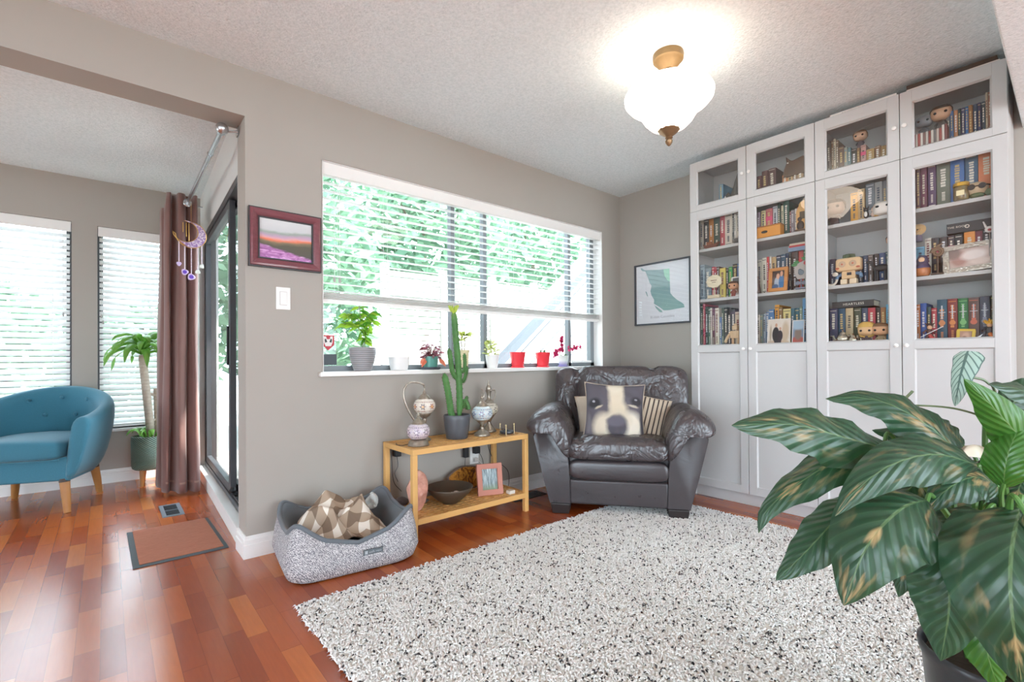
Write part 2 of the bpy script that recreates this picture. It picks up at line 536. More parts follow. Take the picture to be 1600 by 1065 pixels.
# ------------------------------------------------------------------ blinds
M_CORD = mat('white_cord', 'e6e6e4', .7, var=0)
def slats(b, x0, x1, yc, zs, depth, tilt):
    for z in zs:
        n = 4
        top = []
        for k in range(n + 1):
            d = (k / n - .5) * depth
            cz = .004 * (1 - (2 * k / n - 1) ** 2)
            top.append((yc + d * cos(tilt) - cz * sin(tilt), z + d * sin(tilt) + cz * cos(tilt)))
        prof = top + [(y - .0004, z_ - .0026) for y, z_ in top[::-1]]
        b.rings([[(x, y, z_) for y, z_ in prof] for x in (x0, x1)])
def blind(x0, x1, z0, z1, yfront, depth, pitch, tilt, ztop_rail, label, group, tassel, railh, cords, stackn=3):
    t = thing('window_blind', label, 'window blind', ((x0 + x1) / 2, yfront + depth / 2, z0), 0, group)
    inv = Matrix.Translation(-Vector(t.location))
    def nb():
        b = MB(); b.M = inv; return b
    yc = yfront + depth / 2 + .012
    b = nb(); b.box((x0, yfront, ztop_rail), (x1, yfront + .014, z1)); b.build('valance', M_TRIM, t, smooth=0, bevel=.003)
    zs = []
    z = z0 + railh + pitch * .4
    while z < ztop_rail + .01:
        zs.append(z); z += pitch
    b = nb(); slats(b, x0 + .008, x1 - .008, yc, zs, depth, tilt)
    b.build('slats', M_SLAT, t, smooth=50, weld=0)
    b = nb()
    b.box((x0 + .006, yc - depth / 2, z0), (x1 - .006, yc + depth / 2, z0 + .018))
    slats(b, x0 + .008, x1 - .008, yc, [z0 + .024 + .0062 * k for k in range(stackn)], depth, 0)
    b.build('bottom_rail', M_TRIM, t, smooth=30, bevel=.003, weld=0)
    for xc_ in cords:
        b = nb()
        for yy in (yc - depth / 2 - .002, yc + depth / 2 + .002):
            b.tube([(xc_, yy, z0 + .01), (xc_, yy, ztop_rail + .02)], .0008, 5)
        for z in zs:
            b.tube([(xc_, yc - depth / 2 - .002, z - .002), (xc_, yc + depth / 2 + .002, z - .002)], .0006, 4)
        b.build('ladder_cord', M_CORD, t, weld=0)
    b = nb()
    for xt, zt in tassel:
        b.tube([(xt, yfront - .006, ztop_rail), (xt, yfront - .006, zt)], .0011, 5)
    b.build('pull_cord', M_CORD, t)
    for xt, zt in tassel:
        b = nb(); b.lathe([(.002, 0), (.006, -.004), (.0075, -.022), (.0055, -.03), (0, -.031)], (xt, yfront - .006, zt), 10)
        b.build('tassel', mat('grey_tassel', 'a9a6a2', .5), t)
    return t
blind(WL + .004, WR - .006, 1.298, WT - .002, .012, .05, .0432, radians(4), 2.004, 'wide white slatted blind half raised over the big window sill', None, [(-2.575, 1.44), (-2.545, 1.44)], .05, [-2.55, -2.25, -1.73, -1.25, -.75, -.34], 6)
blind(W1[0] + .004, W1[1] - .004, W1[2] + .01, W1[3] - .002, YF + .002, .05, .046, radians(46), 1.995, 'white slatted blind behind the blue armchair', 'slatted blinds of the dining area', [(-3.80, 1.36)], .03, [-4.25, -3.86], 1)
blind(W2[0] + .004, W2[1] - .004, W2[2] + .01, W2[3] - .002, YF + .002, .05, .046, radians(46), 1.985, 'white slatted blind behind the leafy cane plant', 'slatted blinds of the dining area', [(-3.575, 1.36), (-3.565, 1.31)], .03, [-3.53, -3.17], 1)
for i, q in ((2, W1), (3, W2)):
    b = MB()
    for (xa, xb_, za, zb) in ((q[0], q[1], q[2], q[2] + .035), (q[0], q[1], q[3] - .035, q[3]), (q[0], q[0] + .035, q[2], q[3]), (q[1] - .035, q[1], q[2], q[3])):
        b.box((xa, YF + .075, za), (xb_, YF + .11, zb))
    wn = struct(b.build('window_%d' % i, M_BRONZE, smooth=0))
    b = MB(); b.quad((q[0], YF + .095, q[2]), (q[1], YF + .095, q[2]), (q[1], YF + .095, q[3]), (q[0], YF + .095, q[3]))
    b.build('window_glass', M_GLASS, wn)
    b = MB(); b.box((q[0] - .03, YF - .025, q[2] - .022), (q[1] + .03, YF + .075, q[2]))
    struct(b.build('window_sill', M_TRIM, smooth=0, bevel=.003))

# ------------------------------------------------------------------ door_1: sliding glass door
b = MB()
for (ya, yb, o0, o1, za, zb) in ((DY0, DY1, .036, .12, DZ0, DZ0 + .03), (DY0, DY1, .036, .12, DZ1 - .045, DZ1), (DY0, DY0 + .03, .036, .12, DZ0, DZ1), (DY1 - .03, DY1, .036, .12, DZ0, DZ1)):
    dbox(b, ya, yb, o0, o1, za, zb)
dbox(b, DY0, DY1, .046, .05, DZ0 + .03, DZ0 + .042)
door = struct(b.build('door_1', M_BRONZE, smooth=0, bevel=.002))
def panel(nm, ya, yb, o0, o1, sw, m_):
    b = MB()
    za, zb = DZ0 + .034, DZ1 - .05
    for (p, q, r, s_) in ((ya, ya + sw, za, zb), (yb - sw, yb, za, zb), (ya + sw, yb - sw, za, za + sw * .9), (ya + sw, yb - sw, zb - sw * .8, zb)):
        dbox(b, p, q, o0, o1, r, s_)
    pn = b.build(nm, m_, door, smooth=0, bevel=.002)
    b = MB(); om = (o0 + o1) / 2
    b.quad((DW(ya + sw, om), ya + sw, za), (DW(yb - sw, om), yb - sw, za), (DW(yb - sw, om), yb - sw, zb), (DW(ya + sw, om), ya + sw, zb))
    b.build('door_glass', M_GLASS, pn)
    return pn
panel('fixed_panel', DY0 + .02, 1.08, .086, .112, .05, M_BRONZE)
sp = panel('sliding_panel', .80, DY1 - .03, .042, .076, .055, M_BRONZE)
scr = NT('insect_screen'); scr.bsdf('4a5158', .7)
tr_ = scr.n('ShaderNodeBsdfTransparent'); mx_ = scr.n('ShaderNodeMixShader'); mx_.inputs[0].default_value = .72
scr.t.links.new(tr_.outputs[0], mx_.inputs[1]); scr.t.links.new(scr.b.outputs[0], mx_.inputs[2]); scr.t.links.new(mx_.outputs[0], scr.o.inputs[0])
b = MB(); b.quad((DW(.26, .118), .26, .14), (DW(1.1, .118), 1.1, .14), (DW(1.1, .118), 1.1, 2.0), (DW(.26, .118), .26, 2.0)); b.build('insect_screen', scr.m, door)
b = MB(); dbox(b, .72, .80, .046, .07, DZ0 + .032, DZ0 + .05); b.lathe([(.018, 0), (.022, .012), (.012, .03), (0, .032)], (DW(.76, .05), .76, DZ0 + .05), 12)
b.build('door_latch', M_BLACK, door)
b = MB(); dbox(b, .84, .855, .03, .042, .95, 1.2); b.build('door_handle', M_BLACK, sp, smooth=0, bevel=.003)
# ------------------------------------------------------------------ outside
b = MB(); b.box((-14, -16, -.3), (16, 16, -.14))
gm = NT('pale_concrete'); gv = gm.world(); gm.bump(gm.noise(gv, 60, 3), .2, .005)
struct(b.build('ground', gm.bsdf(gm.mix(gm.noise(gv, 1.5, 4), lin('bab8b2'), lin('d2d0c8')), .85), smooth=0))
M_FENCE = mat('bleached_fence_board', '9d9a92', .8, var=.12, vs_=20)
def fence(x0, x1, y, z0, z1, label, step, post):
    t = thing('garden_fence', label, 'fence', ((x0 + x1) / 2, y, z0))
    inv = Matrix.Translation(-Vector(t.location))
    b = MB(); b.M = inv
    z = z0 + .06
    while z < z1 - .03:
        b.box((x0, y, z), (x1, y + .02, z + step * .86)); z += step
    b.build('slat_panel', M_FENCE, t, smooth=0)
    x = x0
    while x <= x1 + .01:
        b = MB(); b.M = inv; b.box((x - .045, y - .03, z0), (x + .045, y + .05, z1 + .06)); b.build('post', M_FENCE, t, smooth=0)
        x += post
    return t
fence(-.85, 2.6, 3.0, -.14, 2.15, 'pale slatted wooden fence seen through the big window', .082, .86)
M_SIDING = mat('white_house_siding', 'cfcdc9', .7, var=.02)
M_FASCIA = mat('grey_roof_edge', '474c52', .6)
# neighbour's lean-to: its wall top climbs to the right behind a grey fascia
t = thing('neighbour_house', 'white sided neighbouring house with a sloping grey roof edge outside', 'house', (2.6, 2.6, -.14))
inv = Matrix.Translation(-Vector(t.location))
b = MB(); b.M = inv
b.prism([(.3, -.14), (4.6, -.14), (4.6, 4.25), (.3, .74)], 2.55, 2.94, lambda x, y, h: (x, h, y))
b.build('wall', M_SIDING, t, smooth=0)
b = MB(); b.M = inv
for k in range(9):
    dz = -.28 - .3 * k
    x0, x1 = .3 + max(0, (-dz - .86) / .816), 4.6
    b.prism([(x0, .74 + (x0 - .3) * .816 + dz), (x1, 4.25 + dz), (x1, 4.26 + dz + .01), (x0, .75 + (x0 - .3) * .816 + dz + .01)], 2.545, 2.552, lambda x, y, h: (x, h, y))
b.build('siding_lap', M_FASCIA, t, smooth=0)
b = MB(); b.M = inv
b.prism([(.12, .50), (4.75, 4.29), (4.75, 4.42), (.12, .63)], 2.42, 2.55, lambda x, y, h: (x, h, y))
b.build('roof_edge', M_FASCIA, t, smooth=0)
# trees: leaf clouds on trunks
def leafmat(name, a, c2, tr=.35):
    t = NT(name)
    nz = t.noise(t.world(), 3.5, 3)
    nz2 = t.n('ShaderNodeNewGeometry').outputs['Random Per Island']
    c = t.mix(nz2, lin(a), lin(c2))
    t.bsdf(c, .6)
    tl = t.n('ShaderNodeBsdfTranslucent'); t.set(tl.inputs[0], c)
    mx = t.n('ShaderNodeMixShader'); mx.inputs[0].default_value = tr
    t.t.links.new(t.b.outputs[0], mx.inputs[1]); t.t.links.new(tl.outputs[0], mx.inputs[2]); t.t.links.new(mx.outputs[0], t.o.inputs[0])
    return t.m
M_LEAF_OUT = leafmat('garden_leaf', '577a62', '93b495', .3)
M_BARK = mat('bark', '6b5c4e', .9, bump=.5, bs=30)
def tree(name, label, x, y, h, r, n, zlo, size=.13, cat='tree', group=None):
    t = thing(name, label, cat, (x, y, -.14), 0, group)
    b = MB()
    b.tube([(0, 0, 0), (.05, .02, h * .4), (0, .05, h * .8)], [.11, .08, .03], 8)
    for k in range(5):
        a = 2 * pi * k / 5
        b.tube([(0, 0, h * (.3 + .1 * k)), (r * .6 * cos(a), r * .6 * sin(a), h * (.45 + .1 * k))], [.04, .012], 6)
    b.build('trunk', M_BARK, t)
    b = MB()
    for k in range(n):
        while True:
            p = Vector((R.uniform(-1, 1), R.uniform(-1, 1), R.uniform(-1, 1)))
            if .35 < p.length < 1: break
        zc = zlo + (h - zlo) * (p.z * .5 + .5)
        rr = r * (1.0 if p.z < .3 else 1 - (p.z - .3) * .7)
        c = Vector((p.x * rr, p.y * rr, zc))
        s_ = size * R.uniform(.6, 1.3)
        d1 = Vector((R.uniform(-1, 1), R.uniform(-1, 1), R.uniform(-.6, .6))).normalized() * s_
        d2 = d1.cross(Vector((R.uniform(-1, 1), R.uniform(-1, 1), R.uniform(-1, 1)))).normalized() * s_ * .45
        b.f([b.v(c - d1), b.v(c - d2 * .9), b.v(c + d1), b.v(c + d2)])
    b.build('foliage', M_LEAF_OUT, t, smooth=0, weld=0)
    return t
tree('garden_tree', 'tall pale green tree beyond the fence at the window middle', 1.6, 6.3, 5.6, 1.9, 4200, 1.6, .16)
tree('garden_tree', 'leafy tree outside beside the end of the slatted fence', -1.45, 4.6, 4.6, 1.2, 3600, .3, .12)
tree('garden_tree', 'pale tree far behind the white neighbouring house', 6.0, 7.6, 6.0, 2.2, 3000, 2.0, .18)
tree('garden_shrub', 'green shrub outside the blind behind the blue armchair', -4.9, 5.0, 2.3, 1.25, 2400, .1, .13, 'shrub')
tree('garden_shrub', 'green shrub outside the blind behind the cane plant', -3.1, 7.2, 2.1, 1.1, 2000, .1, .13, 'shrub')
# ------------------------------------------------------------------ ceiling lamp
M_BRASS = mat('antique_bronze', '8f7355', .42, .65, var=.15, vs_=40, bump=.15)
M_GOLDP = mat('aged_gold_paint', '7d6440', .5, .25, var=.15, vs_=30)
LX, LY = -1.485, -1.408
cl = thing('ceiling_lamp', 'semi-flush ceiling lamp with frosted white bowl and bronze finial', 'ceiling lamp', (LX, LY, H))
b = MB()
b.lathe([(0, 0), (.070, 0), (.072, -.012), (.070, -.030), (.064, -.033), (.060, -.037), (.05, -.052), (.032, -.066), (.024, -.074), (0, -.074)], (0, 0, 0), 48, lambda a, z: 1 + (.035 * abs(sin(a * 9)) if -.07 < z < -.032 else 0))
b.build('canopy', M_GOLDP, cl)
b = MB(); b.lathe([(0, -.07), (.022, -.072), (.025, -.08), (.018, -.088), (.022, -.098), (.02, -.108), (.017, -.122), (.024, -.132), (.03, -.139), (0, -.142)], (0, 0, 0), 24); b.build('stem', M_GOLDP, cl)
t = NT('frosted_lit_glass')
M_BOWL = t.bsdf('fff6ea', .35, 0, Emission_Color=lin('ffecd6'), Emission_Strength=4.5, Subsurface_Weight=.0)
b = MB()
b.lathe([(.028, -.138), (.07, -.139), (.12, -.147), (.165, -.161), (.195, -.180), (.206, -.200), (.203, -.220), (.186, -.240), (.16, -.256), (.14, -.272), (.128, -.292), (.112, -.318), (.086, -.345), (.05, -.366), (.02, -.372), (0, -.373)], (0, 0, 0), 64)
b.build('glass_bowl', M_BOWL, cl)
b = MB()
b.lathe([(.05, -.357), (.052, -.362), (.044, -.372), (.034, -.382), (.02, -.392), (.014, -.397), (.018, -.403), (.011, -.409), (.017, -.416), (.016, -.425), (.009, -.436), (0, -.443)], (0, 0, 0), 24, lambda a, z: 1 + (.06 * abs(sin(a * 7)) if -.38 < z < -.36 else 0))
b.build('finial', M_BRASS, cl)
# ------------------------------------------------------------------ soft-shape helpers
def sg(v, e):
    return math.copysign(abs(v) ** e, v)
def sqball(b, c, r, e1=.35, e2=.35, fn=None, seg=40, rng=22):
    """superquadric cushion: e1 = vertical squareness, e2 = plan squareness"""
    def g(u, v):
        th, ph = 2 * pi * u, pi * (v - .5)
        p = Vector((sg(cos(ph), e1) * sg(cos(th), e2), sg(cos(ph), e1) * sg(sin(th), e2), sg(sin(ph), e1)))
        q = Vector((c[0] + r[0] * p.x, c[1] + r[1] * p.y, c[2] + r[2] * p.z))
        return fn(p, q) if fn else q
    b.grid(g, seg, rng, True)
def gauss(x, s_):
    return math.exp(-(x / s_) ** 2)

# ------------------------------------------------------------------ leather armchair
def m_leather():
    t = NT('charcoal_leather')
    v = t.coord('Object')
    big = t.noise(v, 7, 3, .5, dist=1.2)
    fine = t.voro(v, 260)
    h = t.math('ADD', t.math('MULTIPLY', big, 1.0), t.math('MULTIPLY', fine, .05))
    t.bump(h, .28, .010)
    c = t.mix(t.noise(v, 4, 4), lin('302a2c'), lin('453d3f'))
    return t.bsdf(c, t.math('MULTIPLY_ADD', t.noise(v, 12, 3), .22, .2), 0, Specular_IOR_Level=.6)
M_LEA = m_leather()
def m_soft():
    t = NT('wrinkled_charcoal_leather')
    v = t.coord('Object')
    def ridge(vec, sc_, d):
        n = t.noise(vec, sc_, 2, .5, dist=d)
        return t.math('POWER', t.math('SUBTRACT', 1.0, t.math('ABSOLUTE', t.math('MULTIPLY_ADD', n, 4.0, -2.0)), clamp=True), 2.0)
    r1 = ridge(v, 6, 1.5)
    r2 = ridge(t.coord('Object', (1.0, 1, .45)), 15, .8)
    big = t.noise(v, 5, 2, .5, dist=.8)
    h = t.math('ADD', t.math('ADD', t.math('MULTIPLY', r1, -.8), t.math('MULTIPLY', r2, -.35)), t.math('MULTIPLY', big, 1.6))
    h = t.math('ADD', h, t.math('MULTIPLY', t.voro(v, 260), .04))
    t.bump(h, .42, .010)
    c = t.mix(t.noise(v, 4, 4), lin('362f31'), lin('4c4446'))
    return t.bsdf(c, t.math('MULTIPLY_ADD', t.noise(v, 12, 3), .2, .2), 0, Specular_IOR_Level=.75)
M_SOFT = m_soft()
AC = (-1.133, -.822, 0)
arm = thing('armchair', 'dark charcoal leather armchair in the corner beside the white bookcase', 'armchair', AC, radians(-52.5))
# base body behind the arms
b = MB(); b.box((-.37, .06, .065), (.37, .69, .36)); b.build('base_frame', M_LEA, arm, bevel=.02, bseg=3)
b = MB(); b.box((-.30, .004, .06), (.30, .06, .215)); b.build('front_panel', M_LEA, arm, bevel=.012, bseg=3)
b = MB()
sqball(b, (0, .05, .28), (.302, .065, .068), .5, .16); b.build('lower_cushion', M_LEA, arm, smooth=60)
def seat_fn(p, q):
    fold = .008 * sin(q.x * 38 + 3 * sin(q.y * 17)) * gauss(q.y - .05, .14) + .006 * sin(q.x * 70 - q.y * 40) * gauss(q.y, .1)
    if p.z > .2:
        q.z += fold + .018 * (1 - (q.x / .32) ** 2)
    q.z -= .03 * max(0, -q.y / .05) * .3
    return q
b = MB(); sqball(b, (0, .23, .405), (.318, .275, .066), .42, .22, seat_fn, 72, 30)
b.build('seat_cushion', M_SOFT, arm, smooth=70)
# arms: tapering outer panel plus an overstuffed pad that drapes over its front
PAN = [(-.425, .06), (-.475, .25), (-.532, .49), (-.505, .555), (-.42, .575), (-.355, .52), (-.315, .42), (-.298, .30), (-.29, .06)]
PADP = [(-.552, .515), (-.577, .552), (-.560, .598), (-.515, .640), (-.455, .668), (-.395, .668), (-.340, .628), (-.302, .555), (-.278, .465), (-.283, .385), (-.302, .352), (-.332, .392), (-.372, .490), (-.430, .548), (-.500, .535)]
for sgn in (-1, 1):
    b = MB()
    pp = [(-x if sgn > 0 else x, z) for x, z in PAN]
    cx = sum(p[0] for p in pp) / len(pp)
    rs = []
    for y, k in ((.0, .965), (.012, 1.0), (.48, 1.0), (.66, .86), (.68, .8)):
        rs.append([(cx + (x - cx) * k if y > .1 else cx + (x - cx) * k, y, .06 + (z - .06) * (k if y < .1 else (1 if y < .5 else .98))) for x, z in pp])
    b.rings(rs)
    ar = b.build('arm', M_LEA, arm, smooth=50)
    b = MB()
    qq = [(-x if sgn > 0 else x, z) for x, z in PADP]
    cx = sum(p[0] for p in qq) / len(qq); cz = sum(p[1] for p in qq) / len(qq)
    rs = []
    for i, (y, k) in enumerate(((-.062, .35), (-.055, .72), (-.035, .93), (.0, 1.02), (.06, 1.03), (.14, .99), (.22, 1.03), (.30, 1.0), (.38, 1.02), (.46, .97), (.53, .88), (.58, .7))):
        ring = []
        for j, (x, z) in enumerate(qq):
            wob = .006 * sin(j * 2.1 + i * 1.7) if 1 < j < 10 else 0
            dz = -.02 * max(0, (.05 - y) / .1)
            ring.append((cx + (x - cx) * (k + wob), y, cz + (z - cz) * (k + wob) + dz + .01 * y))
        rs.append(ring)
    b.rings(rs)
    b.build('arm_pad', M_SOFT, arm, smooth=80, sub=2)
SEAM = (-.285, -.02, .255)
def back_fn(p, q):
    d = sum(gauss(q.x - s_, .028) for s_ in SEAM)
    crease = .012 * sin(q.x * 60 + 4 * sin(q.z * 14)) * gauss(q.z - .74, .1)
    if p.y < .2:
        q.y += .05 * d * (1 if p.z < .7 else .6) + crease * .8 + .012 * sin(q.x * 23 + 9 * q.z) * gauss(q.z - .8, .12)
    if p.z > .3:
        q.z -= .026 * d * p.z - .012 * abs(sin(q.x * 11.5 + .4)) * p.z
    q.x *= 1 + .05 * (q.z - .66)
    q.y += (q.z - .45) * .2 - .0
    return q
b = MB(); sqball(b, (0.02, .575, .672), (.475, .105, .238), .26, .22, back_fn, 110, 34)
b.build('back_cushion', M_SOFT, arm, smooth=80)
b = MB()
def bb_fn(p, q):
    q.y += (q.z - .45) * .1
    return q
sqball(b, (0, .66, .45), (.44, .06, .40), .2, .2, bb_fn); b.build('back_frame', M_LEA, arm, smooth=60)
M_FOOT = mat('dark_brown_foot', '2b2423', .45)
for x, y in ((-.355, .04), (.355, .04), (-.31, .6), (.31, .6)):
    b = MB()
    z0 = 0.0
    b.rings([[(x + sx_ * w_, y + sy_ * w_, z) for sx_, sy_ in ((-1, -1), (1, -1), (1, 1), (-1, 1))] for w_, z in ((.052, z0), (.062, .065))])
    b.build('foot', M_FOOT, arm, smooth=0, bevel=.005)

# ------------------------------------------------------------------ cushions on the armchair
def pillow(name, label, mats, loc, rot, w_, h_, th, parent=None, seed=1):
    o = thing(name, label, 'cushion')
    b = MB()
    rr = random.Random(seed)
    ph = [rr.uniform(0, 6) for _ in range(6)]
    def side(sgn):
        def g(u, v):
            a, c = 2 * u - 1, 2 * v - 1
            k = max(0, (1 - a * a)) ** .45 * max(0, (1 - c * c)) ** .45
            pin = 1 - .09 * (1 - a * a) * abs(c) ** 3 - .0
            pin2 = 1 - .09 * (1 - c * c) * abs(a) ** 3
            wr = .006 * sin(6 * a + 4 * c + ph[0]) * sin(5 * c - 3 * a + ph[1]) + .004 * sin(14 * a * c + ph[2] + 6 * c)
            return (a * w_ / 2 * pin2, sgn * (th / 2 * k + wr * k), c * h_ / 2 * pin)
        return g
    b.mi = 0; b.grid(side(-1), 28, 28)
    b.mi = 1 if len(mats) > 1 else 0
    b.grid(side(1), 28, 28)
    b.build('cover', mats, o, smooth=80)
    b = MB()
    pts = []
    g = side(-1)
    for (ua, va, ub, vb) in ((0, 0, 1, 0), (1, 0, 1, 1), (1, 1, 0, 1), (0, 1, 0, 0)):
        pts += [g(ua + (ub - ua) * k / 16, va + (vb - va) * k / 16) for k in range(16)]
    b.tube(pts + [pts[0]], .0035, 6); b.build('seam', mats[0] if len(mats) < 2 else mats[1], o)
    o.location = loc
    o.rotation_euler = rot
    return o
# printed cushion: a black-and-white dog's face
M_DOGP = painted('dog_print_fabric', '57525a', [
    (.52, .80, .12, .36, -.06, 'cfc1ab', .6), (.50, .95, .13, .16, 0, 'd6cab6', .5), (.55, .50, .14, .16, 0, 'cdbfa8', .7),
    (.36, .16, .20, .27, .35, 'c9bca8', .5), (.74, .20, .20, .27, -.3, 'd8cebd', .5), (.55, .34, .20, .14, 0, 'c4b7a2', .7),
    (.54, .20, .17, .20, 0, '4a454d', .45), (.52, .30, .15, .09, 0, '5d5862', .5), (.53, .03, .05, .14, 0, '504a50', .6),
    (.16, .60, .11, .085, .2, '2f2c31', .6), (.86, .66, .10, .08, -.1, '2f2c31', .6),
    (.14, .63, .025, .018, 0, '9a979f', .6), (.84, .69, .025, .018, 0, '9a979f', .6),
    (.23, .53, .07, .02, .5, 'b5a995', .7), (.80, .58, .09, .02, -.15, 'b0a696', .7),
    (.05, .25, .06, .2, .1, '6f6a70', .7), (.96, .3, .05, .25, 0, '4a464c', .7)], .75, .06, 5, bump=.1)
M_TAN = mat('tan_cushion_fabric', 'b3a392', .8, bump=.15, bs=120)
t = NT('striped_cushion_fabric')
v = t.coord('UV'); sx_, sy_, _z = t.sep(v)
w1 = t.math('FRACT', t.math('MULTIPLY', sx_, 11)); w2 = t.math('LESS_THAN', w1, .38)
w3 = t.math('LESS_THAN', t.math('FRACT', t.math('MULTIPLY', sx_, 33)), .25)
c_ = t.mix(w2, lin('cdbca6'), lin('4b4340')); c_ = t.mix(t.math('MULTIPLY', w3, .5), c_, lin('8d7a66'))
M_STRIPE = t.bsdf(c_, .8)
def in_chair(x, y, z):
    a = radians(-52.5)
    return (AC[0] + x * cos(a) - y * sin(a), AC[1] + x * sin(a) + y * cos(a), z)
pillow('cushion', 'grey cushion printed with a black and white dog face on the armchair', [M_DOGP, M_TAN], in_chair(-.02, .20, .625), (radians(-21), radians(3), radians(-47)), .40, .39, .12, seed=3)
pillow('cushion', 'beige cushion with dark stripes tucked behind the dog face cushion', [M_STRIPE, M_STRIPE], in_chair(.165, .315, .585), (radians(-24), radians(14), radians(-56)), .33, .31, .10, seed=5)
pillow('cushion', 'plain tan cushion barely showing behind the dog face cushion, by the table side arm', [M_TAN, M_TAN], in_chair(-.125, .335, .59), (radians(-22), radians(-8), radians(-50)), .30, .30, .09, seed=8)

# ------------------------------------------------------------------ blue tub chair
def m_fabric(name, c1, c2, scale=420, bump=.25, rough=.85):
    t = NT(name)
    v = t.coord('Object')
    wv = t.noise(v, scale, 2)
    c = t.mix(wv, lin(c1), lin(c2))
    t.bump(wv, bump, .002)
    return t.bsdf(c, rough, 0, Sheen_Weight=.2)
M_BLUE = m_fabric('teal_blue_upholstery', '2a6175', '3b7d92')
bc = thing('tub_chair', 'blue upholstered tub chair with wooden legs in front of the dining window', 'armchair', (-3.915, 1.93, 0), radians(-21))
def upath(s_):
    """plan of the tub wall: s -1..1 from the front of one arm round the back to the other; returns point, outward normal"""
    r = .325
    La, Lc = .30, pi * r / 2
    tot = La + Lc
    d = abs(s_) * tot
    if d < Lc:
        a = d / r
        x, y = r * sin(a), r * cos(a)
        n = (sin(a), cos(a))
    else:
        x, y = r, -(d - Lc)
        n = (1, 0)
    sg_ = 1 if s_ >= 0 else -1
    return Vector((x * sg_, y + .02, 0)), Vector((n[0] * sg_, n[1], 0))
b = MB()
rs = []
NS = 60
for i in range(NS + 1):
    s_ = -1 + 2 * i / NS
    p, n = upath(s_)
    k = abs(s_)
    top = .62 + (.80 - .62) * (cos(pi * min(1, k / .92)) * .5 + .5)
    e = 1 - .35 * max(0, (k - .965) / .035)
    thk = .055 * e
    ring = []
    fl = .05 * (1 - k * .4)
    for (o_, z) in ((-thk * .8, .30), (-thk, .45), (-thk * .9, top - .05), (-thk * .55, top - .012), (0, top), (thk * .6, top - .012), (thk, top - .05), (thk * 1.02, .5), (thk * .8, .34), (thk * .5, .24), (0, .215), (-thk * .5, .22)):
        out = fl * max(0, (z - .22)) / .5 - .03 * max(0, .4 - z) / .2
        zz = .2 + (z - .2) * (e if k > .96 else 1)
        ring.append(p + n * (o_ + out) + Vector((0, 0, zz)))
    rs.append(ring)
b.rings(rs)
shell = b.build('tub_shell', M_BLUE, bc, smooth=80, sub=1)
b = MB(); b.prism([(upath(-1 + 2 * i / 24)[0].x * .93, upath(-1 + 2 * i / 24)[0].y * .93) for i in range(25)], .205, .36)
b.build('seat_base', M_BLUE, bc, bevel=.012, bseg=3)
def sc_fn(p, q):
    if p.z > 0: q.z += .02 * (1 - (q.x / .28) ** 2)
    return q
b = MB(); sqball(b, (0, -.045, .405), (.268, .275, .062), .35, .3, sc_fn); b.build('seat_cushion', M_BLUE, bc, smooth=70)
b = MB(); b.tube([(-.262, -.305, .35), (-.15, -.318, .349), (.15, -.318, .349), (.262, -.305, .35)], .004, 6); b.build('seat_piping', M_BLUE, bc)
for (x, z) in ((-.17, .70), (0, .715), (.17, .70), (-.09, .59), (.09, .59)):
    a = math.asin(x / .30)
    b = MB(); b.ball((0, 0, 0), (.014, .007, .014), 12, 8)
    o = b.build('button', M_BLUE, bc); o.location = (x, .02 + .30 * cos(a) - .025 + (z - .22) * .06, z); o.rotation_euler = (0, 0, -a)
M_LEGW = mat('honey_wood_leg', 'a5713c', .4, var=.18, vs_=14)
M_DARKC = mat('dark_leg_collar', '3a2a20', .5)
for (x, y) in ((-.26, -.235), (.26, -.235), (-.225, .245), (.225, .245)):
    d = Vector((x, y, 0)).normalized()
    b = MB(); b.tube([(x + d.x * .035, y + d.y * .035, 0.0), (x + d.x * .02, y + d.y * .02, .1), (x, y, .215)], [.0185, .024, .028], 18)
    lg = b.build('leg', M_LEGW, bc)
    b = MB(); b.tube([(x + d.x * .003, y + d.y * .003, .195), (x, y, .218)], [.0285, .029], 18); b.build('collar', M_DARKC, lg)

